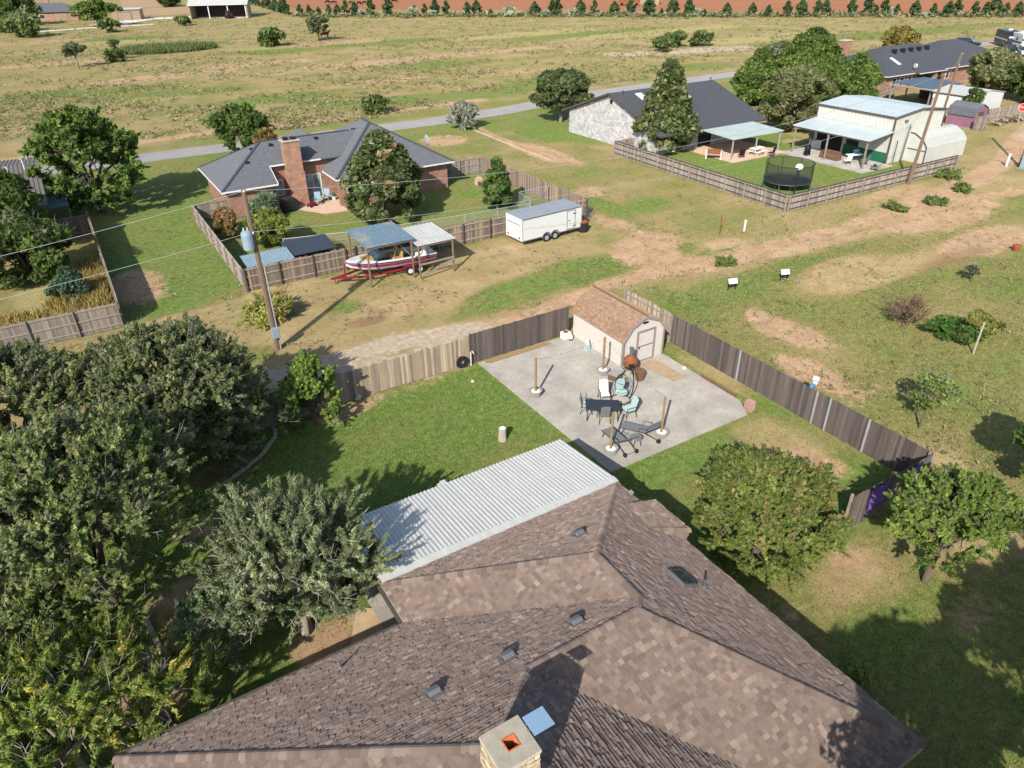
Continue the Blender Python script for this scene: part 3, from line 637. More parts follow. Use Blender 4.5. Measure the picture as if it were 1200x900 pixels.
def fence(name, label, p0, p1, h, pal, rail_side, postm='wood_grey', railm='wood_grey', sec=2.4, cap=False, rails=(0.3, 0.95, 1.6), pw=0.14, jit=0.03, seed=1, post_h=0.03, matn='fence_wood', pt=0.0):
    rg = random.Random(seed); dx, dy = p1[0]-p0[0], p1[1]-p0[1]; ln = math.hypot(dx, dy); ux, uy = dx/ln, dy/ln; nx_, ny_ = -uy*rail_side, ux*rail_side
    t = thing(name, label, 'fence', (p0[0], p0[1], 0), math.atan2(dy, dx)); sg = rail_side
    ns = max(1, round(ln/sec)); sl_ = ln/ns
    for k in range(ns):
        mb = MB(); x = k*sl_
        while x < (k+1)*sl_-.02:
            w_ = min(pw*rg.uniform(.93, 1.05), (k+1)*sl_-x); hh = h+rg.uniform(-jit, jit); z0 = rg.uniform(.02, .06); o = rg.uniform(-.006, .006)
            mb.box(x+.004, -.011+o, z0, x+w_-.004, .011+o, hh, pick(rg, pal)); x += w_
        mb.build('picket_panel', matn, t, kind='stuff')
    for z in rails:
        if z < h: mb = MB(); mb.box(0, min(sg*.018, sg*.06), z-.045, ln, max(sg*.018, sg*.06), z+.045); mb.build('rail', railm, t)
    if cap: mb = MB(); mb.box(0, -.07, h+.032, ln, .07, h+.07); mb.build('cap_rail', railm, t)
    for k in range(ns+1):
        x = min(max(k*sl_, .05), ln-.05); mb = MB(); y0 = sg*(.062+pt); mb.box(x-.045, min(y0, y0+sg*.09), 0, x+.045, max(y0, y0+sg*.09), h+post_h); mb.build('post', postm, t)
    return t
fence('wood_fence', 'dark stained board fence across the back of the patio', (16.25,31.42), (23.0,31.42), 1.86, DARKP, 1, seed=2, matn='fence_dark', jit=.012)
fence('wood_fence', 'weathered tan picket fence behind the lawn and the big trees', (-6.3,31.36), (16.2,31.36), 1.76, OLDP, 1, seed=3, jit=.06)
fence('wood_fence', 'dark stained board fence along the right side of the yard', (27.42,27.2), (27.42,11.45), 1.83, DARKP, 1, postm='galv', seed=4, matn='fence_dark', jit=.015, post_h=-.08)
fence('wood_fence', 'short weathered grey fence running behind the garden shed', (27.42,31.5), (27.42,27.25), 1.83, OLDP, -1, seed=5, jit=.03)
fence('wood_fence', 'dark fence returning from the right corner past the leafy tree', (27.36,11.42), (22.2,11.42), 1.83, DARKP, -1, seed=6, matn='fence_dark', jit=.015)
fence('wood_fence', 'tan side fence at the left edge below the big trees', (-6.4,31.2), (-6.4,14.0), 1.8, OLDP, -1, seed=7)
for x, y in ((27.34,22.0),(27.34,17.15),(27.34,16.45),(27.34,14.4)):
    pass
# pale metal posts that show on the inner face
rf = [o for o in bpy.data.objects if o.get('label', '').startswith('dark stained board fence along')][0]
for yy in (22.05, 17.2, 16.45, 14.4):
    s_ = MB(); s_.box(27.2-yy-.05, -.05, .03, 27.2-yy+.05, -.016, 1.84); s_.build('metal_post', 'galv', rf)
# garden shed with gambrel roof
shed = thing('garden_shed', 'cream garden shed with tan shingled gambrel roof on the patio', 'shed', (24.5,28.7,.07))
sx0, sx1, sy0, sy1, sz = 23.08, 25.98, 26.38, 31.05, 1.78
gam = [(sx0, sz), (sx0+.55, 2.42), (24.53, 2.82), (sx1-.55, 2.42), (sx1, sz)]
s_ = MB(); s_.extr([(sx0,sy0,.07),(sx1,sy0,.07)]+[(x, sy0, z) for x, z in gam[::-1]], (0, sy1-sy0, 0))
for k in range(1, 23): s_.box(sx0-.012, sy0+k*.203-.06, .1, sx0-.001, sy0+k*.203+.06, sz-.02); 
for k in range(1, 14):
    x = sx0+k*.205
    if x < 23.98 or x > 25.3: s_.box(x-.06, sy0-.012, .1, x+.06, sy0-.001, 1.7)
s_.build('wall', 'shed_wall', shed)
s_ = MB()
ov = [(sx0-.12, sz-.14), (sx0+.5, 2.46), (24.53, 2.88), (sx1-.5, 2.46), (sx1+.12, sz-.14)]
s_.extr([(x, sy0-.1, z) for x, z in ov]+[(x, sy0-.1, z-.05) for x, z in ov[::-1]], (0, sy1-sy0+.2, 0))
srf = s_.build('roof', 'shed_trim', shed)
SP = [((.28,.18,.12),4),((.255,.162,.107),3),((.315,.208,.14),2),((.228,.145,.097),1)]
mb = MB()
for i in range(4):
    (xa, z_a), (xb, z_b) = ov[i], ov[i+1]
    if i < 2: pl_ = [(xa, sy1+.1, z_a), (xa, sy0-.1, z_a), (xb, sy0-.1, z_b), (xb, sy1+.1, z_b)]
    else: pl_ = [(xb, sy0-.1, z_b), (xb, sy1+.1, z_b), (xa, sy1+.1, z_a), (xa, sy0-.1, z_a)]
    for tb in shingle_tabs(pl_, SP, 70+i, th=.012, expo=.1, wr=(.08, .2)): mb.add(tb[0]+tb[1], TF, tb[2])
mb.build('shingles', 'shingle', srf, kind='stuff')
s_ = MB(); s_.bar((24.53, sy0-.1, 2.905), (24.53, sy1+.1, 2.905), .12, .03); s_.build('ridge_strip', 'wicker', srf)
s_ = MB()
for (xa, z_a), (xb, z_b) in zip(ov, ov[1:]): s_.bar((xa, sy0-.115, z_a-.06), (xb, sy0-.115, z_b-.06), .03, .12, up=(0,1,0)) if False else s_.extr([(xa, sy0-.1, z_a+.01), (xb, sy0-.1, z_b+.01), (xb, sy0-.1, z_b-.13), (xa, sy0-.1, z_a-.13)], (0, -.03, 0))
s_.build('rake_trim', 'shed_trim', shed)
for x in (sx0+.03, sx1-.03): s_ = MB(); s_.box(x-.06, sy0-.03, .08, x+.06, sy0-.013, 1.72); s_.build('corner_trim', 'shed_trim', shed)
s_ = MB(); s_.box(sx0-.035, sy0-.01, .08, sx0-.014, sy0+.1, 1.66); s_.build('corner_trim', 'shed_trim', shed)
s_ = MB(); s_.box(24.08, sy0-.028, .12, 25.2, sy0-.002, 1.95); dr = s_.build('door', 'shed_wall', shed)
for a in ((23.97,.1,24.1,2.04),(25.18,.1,25.31,2.04),(24.1,1.9,25.18,2.04),(24.1,1.02,25.18,1.1),(24.1,.1,25.18,.17)): s_ = MB(); s_.box(a[0], sy0-.05, a[1], a[2], sy0-.03, a[3]); s_.build('door_trim', 'shed_trim', dr)
s_ = MB(); s_.cbox(24.17, sy0-.05, 1.0, .06, .04, .12); s_.build('latch', 'black_metal', dr)
s_ = MB(); s_.box(24.36, sy0-.03, 2.4, 24.72, sy0-.014, 2.52); s_.build('vent', 'black_metal', shed)
s_ = MB(); s_.prism([(24.05,26.2),(25.2,26.25),(25.35,23.75),(24.45,23.65)], .074, .095); tag(s_.build('plywood_sheet', 'plywood'), 'worn plywood sheet lying on the concrete before the shed door', 'plywood')

# string-light posts standing in tubs
PT = [(17.42,26.5),(21.72,26.38),(17.58,20.45),(20.42,20.2)]
PLB = ['timber light post in grey tub, nearest the back lawn', 'timber light post in grey tub beside the garden shed wall', 'timber light post in grey tub beside the white patio cover corner', 'timber light post in grey tub beside the wheeled sun lounger']
def light_post():
    t = thing('light_post', PLB[0], 'light post', (*PT[0], .07), 0.3, 'timber light posts in tubs on the patio')
    s_ = MB(); s_.lathe([(.22,0),(.25,.02),(.34,.32),(.36,.36),(.32,.36),(.3,.3)], 0, 0, 16); s_.build('tub', 'planter_grey', t, smooth=False)
    s_ = MB(); s_.lathe([(.305,.28),(.2,.31),(.05,.32)], 0, 0, 12); s_.build('filling', 'pot_fill', t)
    s_ = MB(); s_.box(-.052,-.052,.2,.052,.052,2.28); s_.build('post', 'post_wood', t, bevel=.008)
    s_ = MB(); s_.tube([(.05,0,2.2),(.1,0,2.22),(.11,0,2.17)], .008, 5); s_.build('hook', 'black_metal', t)
    return t
lp0 = light_post()
for k in range(1, 4): dup(lp0, (*PT[k], .07), 0.3+.2*k, PLB[k])
def lightstring(a, b, lab, seed):
    rg = random.Random(seed); n = 14; pts = []
    for i in range(n+1):
        t_ = i/n; pts.append((a[0]+(b[0]-a[0])*t_, a[1]+(b[1]-a[1])*t_, 2.24-.5*t_*(1-t_)))
    t = thing('light_string', lab, 'string lights', (a[0], a[1], 2.2))
    s_ = MB(); s_.tube(pts, .004, 4); s_.build('cable', 'black_metal', t)
    for i in range(1, n, 2):
        p = pts[i]; s_ = MB(); s_.lathe([(.012, p[2]-.005), (.018, p[2]-.03), (.02, p[2]-.06), (.004, p[2]-.08)], p[0], p[1], 6); s_.build('bulb', 'bulb_glass', t)
lightstring(PT[1], PT[3], 'string of small bulbs between the shed post and the lounger post', 1)
lightstring(PT[0], PT[1], 'string of small bulbs between the lawn post and the shed post', 2)

# furniture on the patio
Z0 = .07
AZR, AZA = -YAW, math.pi/2-YAW      # headings: to the right of the picture, and away from the camera
tc = S(706, 474.5, .75)
t = thing('dining_table', 'dark rectangular outdoor dining table among four chairs', 'table', (tc[0], tc[1], Z0), AZR-.06)
s_ = MB(); s_.cbox(0,0,.68,1.66,.95,.035); s_.build('table_top', 'table_dark', t, bevel=.012)
s_ = MB(); s_.cbox(0,.0,.64,1.5,.05,.05); s_.cbox(0,-.4,.64,1.5,.03,.04); s_.cbox(0,.4,.64,1.5,.03,.04); s_.build('frame', 'black_metal', t)
for a, b in ((-1,-1),(1,-1),(1,1),(-1,1)): s_ = MB(); s_.bar((.72*a,.4*b,.66),(.76*a,.43*b,0),.045); s_.build('leg', 'black_metal', t)
def chair(label, loc, rz_, cush):
    t = thing('patio_chair', label, 'chair', (loc[0], loc[1], Z0), rz_, 'dining chairs around the patio table')
    s_ = MB(); s_.cbox(0,0,.4,.5,.5,.03); s_.build('seat', 'sling_grey', t)
    if cush: s_ = MB(); s_.cbox(.01,0,.45,.47,.46,.07); s_.build('cushion', cush, t, bevel=.02)
    s_ = MB(); s_.extr([(-.25,-.25,.42),(-.25,.25,.42),(-.4,.24,1.0),(-.43,0,1.05),(-.4,-.24,1.0)], (.03,0,.008)); s_.build('backrest', cush or 'sling_grey', t)
    for b in (-1, 1):
        s_ = MB(); s_.tube([(.26,.27*b,0),(.24,.27*b,.4),(.22,.28*b,.62),(-.1,.29*b,.64),(-.31,.27*b,.62)], .016, 6); s_.build('arm', 'black_metal', t)
        s_ = MB(); s_.tube([(-.34,.27*b,0),(-.22,.26*b,.4),(-.41,.26*b,1.02)], .016, 6); s_.build('leg', 'black_metal', t)
    return t
c1 = S(688, 482, .1); chair('patio chair with teal cushion at left end of the dark table', c1, AZR-.15, 'teal_cushion')
c2 = S(704, 470, .1); chair('patio chair with white cushion behind the dark table', S(708,469,.1), AZA+math.pi+.1, 'white_cloth')
chair('black sling patio chair before the table, back to the camera', S(707,492,.1), AZA+.1, None)
chair('patio chair with teal cushion at right end, beside the hanging chair', S(736,487,.1), AZR+math.pi+.35, 'teal_cushion')
# egg-shaped hanging chair on a C-shaped stand
hc = S(727, 470)
t = thing('hanging_chair', 'teal cushioned hanging egg chair on black curved stand', 'hanging chair', (hc[0], hc[1], Z0), AZR+.2)
s_ = MB(); s_.tube([(.5*math.cos(a*math.pi/8), .5*math.sin(a*math.pi/8), .03) for a in range(17)], .025, 6, cap=False); s_.build('base_ring', 'black_metal', t)
s_ = MB(); s_.tube([(.5,0,.03),(.62,0,.4),(.66,0,.9),(.6,0,1.45),(.4,0,1.8),(.12,0,1.92),(0,0,1.86)], .03, 8); s_.build('pole', 'black_metal', t)
s_ = MB(); s_.tube([(0,0,1.86),(0,0,1.55)], .01, 5); s_.build('chain', 'black_metal', t)
sh_ = MB()
for k in range(10):
    a = math.pi*2*k/10
    if 3.6 < a < 5.8: continue
    sh_.tube([(0,0,1.56),(.22*math.cos(a),.22*math.sin(a),1.42),(.36*math.cos(a),.36*math.sin(a),1.05),(.33*math.cos(a),.33*math.sin(a),.6),(.12*math.cos(a),.12*math.sin(a),.36)], .012, 5)
for z, r in ((.6,.34),(.85,.37),(1.15,.345)): sh_.tube([(r*math.cos(-2.6+a*.47), r*math.sin(-2.6+a*.47)*-1, z) for a in range(12)], .01, 4)
sh_.build('basket', 'black_metal', t)
s_ = MB(); s_.blob((0,-.04,.52),(.33,.33,.13),3,12,jit=.05); s_.build('seat_cushion', 'teal_cushion', t, smooth=True); s_ = MB(); s_.blob((0,.2,.86),(.28,.1,.32),4,12,jit=.05); s_.build('back_cushion', 'teal_cushion', t, smooth=True)
# chiminea, basket and box by the shed
cm = S(735, 446)
t = thing('chiminea', 'rusty round chiminea with steel stack before the shed', 'chiminea', (cm[0]+.5, cm[1]+.4, Z0), AZA+math.pi)
s_ = MB(); s_.lathe([(.12,.32),(.3,.42),(.4,.62),(.41,.78),(.34,.98),(.2,1.12),(.12,1.18)], 0, 0, 16); bd = s_.build('body', 'rust', t, smooth=True)
s_ = MB(); s_.cbox(.385,0,.68,.07,.3,.28); s_.build('door', 'black_metal', bd)
s_ = MB(); s_.lathe([(.1,1.16),(.1,1.58),(.13,1.58),(.13,1.62),(.02,1.66)], 0, 0, 12); s_.build('stack', 'grey_metal', t)
for k in range(3): a = k*2.1+.4; s_ = MB(); s_.bar((.2*math.cos(a),.2*math.sin(a),.42),(.36*math.cos(a),.36*math.sin(a),0),.035); s_.build('leg', 'black_metal', t)
wb = S(749, 446)
t = thing('wicker_basket', 'dark brown wicker basket beside the rusty chiminea', 'basket', (wb[0], wb[1], Z0), .5)
s_ = MB(); s_.lathe([(.22,0),(.27,.2),(.29,.5),(.27,.62),(.24,.62),(.22,.3)], 0, 0, 8); s_.build('body', 'wicker', t)
for b in (-1, 1): s_ = MB(); s_.tube([(-.1,.27*b,.5),(0,.31*b,.6),(.1,.27*b,.5)], .015, 5); s_.build('handle', 'wicker', t)
fb = S(720.5, 445)
t = thing('fire_box', 'grey brown square box with lid by the shed corner', 'box', (fb[0], fb[1], Z0), .35)
s_ = MB(); s_.cbox(0,0,.17,.62,.55,.34); s_.build('body', 'wicker', t, bevel=.015); s_ = MB(); s_.cbox(0,0,.365,.7,.62,.05); s_.build('lid', 'planter_grey', t, bevel=.012)
def lounger(label, foot, head, z=Z0, lift=0.55, wheel=True):
    dx, dy = head[0]-foot[0], head[1]-foot[1]; cx, cy = (head[0]+foot[0])/2, (head[1]+foot[1])/2
    t = thing('sun_lounger', label, 'sun lounger', (cx, cy, z), math.atan2(dy, dx), 'sun loungers on the patio')
    s_ = MB(); s_.box(-.95,-.29,.345,.25,.29,.365); s_.build('seat_sling', 'sling_grey', t)
    s_ = MB(); s_.extr([(.25,-.29,.35),(.25,.29,.35),(.9,.29,.35+lift),(.9,-.29,.35+lift)], (-.01,0,.02)); s_.build('back_sling', 'sling_grey', t)
    for b in (-1, 1):
        s_ = MB(); s_.tube([(-.97,.31*b,.35),(.25,.31*b,.35),(.92,.31*b,.35+lift)], .018, 6); s_.build('side_rail', 'black_metal', t)
        s_ = MB(); s_.tube([(-.75,.31*b,.35),(-.85,.31*b,0)], .018, 6); s_.build('leg', 'black_metal', t)
        s_ = MB(); s_.tube([(.25,.31*b,.35),(.95,.31*b,.12)], .018, 6); s_.build('rear_leg', 'black_metal', t)
        s_ = MB(); s_.tube([(-.05,.33*b,.36),(.0,.33*b,.58),(.35,.33*b,.6),(.45,.33*b,.5)], .015, 6); s_.build('arm', 'black_metal', t)
        s_ = MB(); s_.tube([(.95,.3*b,.11),(.95,.36*b,.11)], .11, 12); s_.build('wheel', 'rubber', t)
    s_ = MB(); s_.tube([(.95,-.3,.11),(.95,.3,.11)], .012, 5); s_.build('axle', 'black_metal', t)
lounger('grey sling sun lounger with wheels next to the right light post', S(731,499,.35), S(772,509,.35))
lounger('grey sling sun lounger pulled up by the nearer light post', S(715,507,.35), S(735,524,.35))
rt = S(745.5, 513, .45)
t = thing('side_table', 'small round dark side table between the two loungers', 'table', (rt[0], rt[1], Z0), 0)
s_ = MB(); s_.lathe([(.01,.42),(.27,.42),(.28,.435),(.27,.45),(.01,.45)], 0, 0, 18); s_.build('top', 'sling_grey', t)
for k in range(4): a = k*math.pi/2+.5; s_ = MB(); s_.bar((.16*math.cos(a),.16*math.sin(a),.43),(.26*math.cos(a),.26*math.sin(a),0),.02); s_.build('leg', 'black_metal', t)
# small things about the yard
gp = S(689, 411)
t = thing('garden_statue', 'small garden statue with white pointed hat and teal base', 'statue', (gp[0]-.05, gp[1], Z0), AZA+math.pi)
s_ = MB(); s_.lathe([(.2,0),(.2,.08),(.17,.1),(.18,.22),(.15,.36),(.11,.42)], 0, 0, 12); s_.build('body', 'teal_cushion', t, smooth=True)
s_ = MB(); s_.lathe([(.14,.38),(.12,.44),(.07,.6),(.02,.76),(.004,.78)], 0, 0, 12); s_.build('hat', 'white_paint', t, smooth=True); s_ = MB(); s_.blob((.08,0,.34),(.06,.09,.1),2,8); s_.build('beard', 'white_paint', t)
bx_ = S(661, 396)
t = thing('storage_crate', 'cream crate with dark contents in the corner by shed', 'crate', (bx_[0], bx_[1]-.15, Z0), .1)
s_ = MB(); s_.box(-.25,-.22,0,.25,.22,.4); s_.build('crate', 'pot_fill', t, bevel=.01); s_ = MB(); s_.blob((0,0,.41),(.2,.17,.05),1,8); s_.build('contents', 'wicker', t)
jg = S(669, 399.5)
t = thing('jug', 'small white jug with dark foot against the shed wall', 'jug', (jg[0], jg[1], Z0), .3)
s_ = MB(); s_.lathe([(.1,.05),(.13,.15),(.11,.28),(.04,.36),(.045,.42)], 0, 0, 10); s_.build('body', 'white_paint', t, smooth=True); s_ = MB(); s_.lathe([(.12,0),(.12,.05),(.08,.06)], 0, 0, 10); s_.build('foot', 'black_metal', t)
s_ = MB(); s_.bar((16.95,30.95,.13),(21.1,31.02,.13),.14,.1); s_.bar((17.1,30.8,.115),(21.3,30.85,.115),.1,.08); tag(s_.build('timber_beam', 'post_wood'), 'long tan timber boards lying along the dark back fence', 'timber')
s_ = MB(); s_.tube([(15.6+.3*math.cos(a*math.pi/10), 31.2-.03*math.sin(a*2), .42+.3*math.sin(a*math.pi/10)) for a in range(21)], .07, 8, cap=False); s_.tube([(15.6+.19*math.cos(a*math.pi/8), 31.2, .42+.19*math.sin(a*math.pi/8)) for a in range(17)], .05, 6, cap=False); tag(s_.build('hose_coil', 'rubber'), 'black coiled hose hanging on the tan back fence', 'hose')
s_ = MB(); s_.tube([(16.18,31.22,0),(16.18,31.22,.85),(16.24,31.15,.95),(16.3,31.08,.8)], .035, 8); tag(s_.build('hydrant_pipe', 'white_paint'), 'white standpipe where tan and dark back fences meet', 'pipe')
lg = S(589, 516)
t = thing('stump', 'pale cut log standing upright on the back lawn', 'stump', (lg[0], lg[1], 0), 0)
s_ = MB(); s_.tube([(0,0,-.05),(0,0,.3),(.01,0,.7)], [.2,.18,.175], 12); s_.build('trunk', 'silver_log', t); s_ = MB(); s_.lathe([(.15,.701),(.14,.712),(.01,.715)], .01, 0, 12); s_.build('cut_face', 'pot_fill', t)
pb = S(877.5, 481)
t = thing('block_stack', 'small stack of pink concrete blocks at the patio corner', 'blocks', (pb[0], pb[1], 0), .3)
for k in range(3):
    for a, b in ((-.1,-.21),(.11,-.21),(-.1,.01),(.11,.01)): s_ = MB(); o_ = .01*k; s_.box(a-.1+o_, b+o_, .02+k*.17, a+.1+o_, b+.205+o_, .18+k*.17); s_.build('block', 'pink_block', t, bevel=.008)
rk = S(801.5, 434)
s_ = MB(); s_.blob((rk[0], rk[1], .14), (.16,.13,.1), 6, 8); tag(s_.build('rock', 'rock'), 'pale rock on the patio beside the plywood sheet', 'rock')
rk = S(421, 468)
s_ = MB(); s_.blob((rk[0], rk[1], .1), (.14,.11,.2), 7, 8); tag(s_.build('rock', 'rock'), 'pale upright stone at the foot of the tan back fence', 'rock')
rk = S(554, 448)
s_ = MB(); s_.blob((rk[0], rk[1], .06), (.1,.09,.08), 8, 8); tag(s_.build('rock', 'rock'), 'small white stone on the lawn by the patio edge', 'rock')
s_ = MB(); s_.bar((26.16,20.9,.06),(26.14,23.4,.06),.12,.14); tag(s_.build('edging_timber', 'wicker'), 'brown timber edging along the right side of the patio', 'edging')
bp = S(948, 452, 1.85)
t = thing('bird_feeder', 'white and blue bird feeder on a post just past the right fence', 'bird feeder', (27.8, 17.7, 0), .4); t.scale = (.75, .75, .97)
s_ = MB(); s_.tube([(0,0,0),(0,0,2.0)], .03, 6); s_.build('post', 'grey_metal', t); s_ = MB(); s_.cbox(0,0,2.05,.35,.28,.14); s_.build('tray', 'white_paint', t, bevel=.01)
s_ = MB(); s_.blob((-.3,.1,1.9),(.28,.12,.14),4,8); s_.build('cloth', 'blue_cloth', t); s_ = MB(); s_.extr([(-.2,-.2,2.2),(.2,-.2,2.2),(0,-.2,2.38)],(0,.4,0)); s_.build('roof', 'galv', t)
for (px, py), lb in (((1036,580), 'purple cloth hung over the dark return fence behind leaves'), ((1074,552), 'small purple cloth near the corner of the dark fence')):
    p = S(px, py, 1.5); mb = MB(); n = 7; wd = .55 if px < 1050 else .35
    vs = []; rg = random.Random(px)
    for i in range(n):
        for j in range(5): vs.append((p[0]+(i/(n-1)-.5)*wd*2, 11.3-.03*math.sin(i*1.9)-.04*j*.2-.02*rg.random(), 1.87-.27*j-.06*rg.random()))
    fs = [(i*5+j, (i+1)*5+j, (i+1)*5+j+1, i*5+j+1) for i in range(n-1) for j in range(4)]
    mb.add(vs, fs); o = mb.build('hanging_cloth', 'purple_cloth', smooth=True); md = o.modifiers.new('thick', 'SOLIDIFY'); md.thickness = .01
    tag(o, lb, 'cloth')
# stone edging of the bed under the big trees
def edging(label, pts, seed):
    rg = random.Random(seed); t = thing('garden_edging', label, 'edging', (*pts[0][:2], 0))
    for (ax, ay), (bx, by) in zip(pts, pts[1:]):
        l = math.hypot(bx-ax, by-ay); n = max(1, int(l/.34))
        for i in range(n):
            f0, f1 = i/n, (i+.94)/n; s_ = MB(); zz = rg.uniform(.09, .14)
            s_.bar((ax+(bx-ax)*f0, ay+(by-ay)*f0, zz/2), (ax+(bx-ax)*f1, ay+(by-ay)*f1, zz/2), .17, zz); s_.build('stone', 'tan_wall', t, bevel=.02)
edging('curved stone edging of the tree bed beside the lawn', [S(p, q_)[:2] for p, q_ in ((322,494),(323,512),(308,533),(280,556),(250,577),(222,600),(205,630))], 1)
edging('long low edging line across the grass left of the white brick house', [S(p, q_)[:2] for p, q_ in ((556,153),(580,163),(612,176),(646,189))], 3)
edging('straight concrete edging below the big trees at left', [S(p, q_)[:2] for p, q_ in ((172,728),(184,752),(196,778),(204,812))], 2)

# ------------------------------------------------------------------ building helpers
def hip(mb, x0, x1, y0, y1, z, s, dz=0.0, ends='hh'):
    """closed hip (h) or gable (g) roof volume; ends = low end, high end along the ridge"""
    lx, ly = x1-x0, y1-y0; zb = z-.12-dz
    if ly >= lx:
        h = lx/2; xm = (x0+x1)/2; a = y0+(h if ends[0] == 'h' else 0); b = y1-(h if ends[1] == 'h' else 0); r0, r1 = (xm, min(a, (y0+y1)/2), z+s*h), (xm, max(b, (y0+y1)/2), z+s*h)
        c = [(x0,y0,z),(x1,y0,z),(x1,y1,z),(x0,y1,z)]; fs = [(0,4,5,3),(1,2,5,4),(0,1,4),(2,3,5)]
    else:
        h = ly/2; ym = (y0+y1)/2; a = x0+(h if ends[0] == 'h' else 0); b = x1-(h if ends[1] == 'h' else 0); r0, r1 = (a, ym, z+s*h), (b, ym, z+s*h)
        c = [(x0,y0,z),(x1,y0,z),(x1,y1,z),(x0,y1,z)]; fs = [(0,1,5,4),(2,3,4,5),(3,0,4),(1,2,5)]
    low = [(x, y, zb) for x, y, _ in c]
    vs = c+[r0, r1]+low
    mb.add(vs, fs+[(0,1,7,6),(1,2,8,7),(2,3,9,8),(3,0,6,9),(6,7,8,9)]); return r0, r1
def part(name, m, parent, *boxes, bevel=0.0):
    s_ = MB()
    for b in boxes: s_.box(*b)
    return s_.build(name, m, parent, bevel=bevel)
def window(parent, face, a, z0, b, z1, at, frame='pale_trim', glass='glass', name='window', grid=(1, 1)):
    """face 'x-' / 'y-': the wall's outward side; a..b along the wall, at = wall plane"""
    s_ = MB(); o = .05
    def bx(p, q_, r, s2, d0, d1):
        if face[0] == 'y': s_.box(p, min(at-d0, at-d1), r, q_, max(at-d0, at-d1), s2)
        else: s_.box(min(at-d0, at-d1), p, r, max(at-d0, at-d1), q_, s2)
    sgn = 1 if face[1] == '-' else -1
    f = .08
    for p, q_, r, s2 in ((a-f,a,z0-f,z1+f),(b,b+f,z0-f,z1+f),(a,b,z0-f,z0),(a,b,z1,z1+f)): bx(p, q_, r, s2, sgn*.001, sgn*o)
    nx_, nz_ = grid
    for i in range(1, nx_): x = a+(b-a)*i/nx_; bx(x-.02, x+.02, z0, z1, sgn*.012, sgn*.035)
    for i in range(1, nz_): zz = z0+(z1-z0)*i/nz_; bx(a, b, zz-.02, zz+.02, sgn*.012, sgn*.036)
    fr = s_.build(name, frame, parent); s_ = MB(); bx(a, b, z0, z1, sgn*.002, sgn*.01); s_.build('pane', glass, fr); return fr
def ribs(mb, face, a, b, z0, z1, at, sp=.3, w_=.06, d=.03):
    n = int(abs(b-a)/sp)
    for i in range(n+1):
        x = a+(b-a)*i/max(1, n); zz = z1(x) if callable(z1) else z1
        if face == 'y': mb.box(x-w_/2, at-d, z0, x+w_/2, at, zz)
        else: mb.box(at-d, x-w_/2, z0, at, x+w_/2, zz)
def sheet_roof(name, m, parent, x0, x1, y0, y1, zf, th=.05, sp=.3, along='x', rib=.03):
    """sloped sheet roof; zf(x, y) gives its height; ribs run along the named axis"""
    s_ = MB(); c = [(x0,y0),(x1,y0),(x1,y1),(x0,y1)]
    s_.add([(x, y, zf(x, y)) for x, y in c]+[(x, y, zf(x, y)-th) for x, y in c], [(0,1,2,3),(7,6,5,4),(0,4,5,1),(1,5,6,2),(2,6,7,3),(3,7,4,0)])
    if sp:
        n = int(((y1-y0) if along == 'x' else (x1-x0))/sp)
        for i in range(n+1):
            if along == 'x': y = y0+(y1-y0)*i/n; s_.bar((x0, y, zf(x0, y)+rib/2), (x1, y, zf(x1, y)+rib/2), .05, rib)
            else: x = x0+(x1-x0)*i/n; s_.bar((x, y0, zf(x, y0)+rib/2), (x, y1, zf(x, y1)+rib/2), .05, rib)
    return s_.build(name, m, parent)
def roof_caps(parent, segs, m, w_=.3):
    for a, b in segs: s_ = MB(); s_.bar((a[0],a[1],a[2]+.02), (b[0],b[1],b[2]+.02), w_, .05); s_.build('ridge_strip', m, parent)
def eave_trim(parent, pts, z, m='pale_trim', h=.13):
    for a, b in pts: s_ = MB(); s_.bar((a[0], a[1], z-.06), (b[0], b[1], z-.06), .06, h); s_.build('fascia', m, parent)

# ------------------------------------------------------------------ brick neighbour with chimney
h1 = thing('brick_house', 'red brick house with charcoal hip roof and tall brick chimney', 'house', (20, 70, 0))
s_ = MB(); EZ = 2.6; SS = .54; YM = 66.9; ZM = EZ+SS*(YM-64.8); RZ1 = EZ+SS*5
APX = (15.5, 69.8, RZ1)
for pl_ in ([(10.5,64.8,EZ),(15.3,64.8,EZ),(15.3,YM,ZM),(27,YM,ZM),(27,69.8,RZ1),APX], [(10.5,74.8,EZ),APX,(27,69.8,RZ1),(27,74.8,EZ)], [(10.5,64.8,EZ),APX,(10.5,74.8,EZ)]): s_.extr(pl_, (0,0,-.13))
w1 = hip(s_, 20.05, 31.9, 63.1, 77.0, EZ, .56, .02); hip(s_, 18.0, 24.5, 69.0, 80.0, EZ-.01, .62, .03)
rf1 = s_.build('roof', 'dark_shingle', h1)
roof_caps(rf1, [((10.5,64.8,EZ), APX), (APX, (24,69.8,RZ1)), ((20.05,63.1,EZ), w1[0]), ((31.9,63.1,EZ), w1[0]), w1, ((10.5,74.8,EZ), APX)], 'dark_shingle_black', .24)
s_ = MB(); s_.extr([(11.0,65.3,0),(11.0,74.3,0),(11.0,74.3,EZ-.1),(11.0,70,EZ-.1),(11.0,65.3,EZ-.1)], (3.8,0,0)); s_.extr([(14.78,65.32,0),(14.78,67.3,0),(14.78,67.3,ZM),(14.78,65.32,EZ-.05)], (.02,0,0)); s_.box(14.82,67.4,0,22.4,74.2,ZM-.1); s_.box(22.42,63.7,0,31.4,76.4,EZ-.12); s_.build('wall', 'red_brick', h1)
part('pillar', 'red_brick', h1, (20.35,63.4,0,20.95,64.0,EZ-.12)); part('porch_beam', 'pale_trim', h1, (20.4,63.5,EZ-.35,22.4,63.75,EZ-.12))
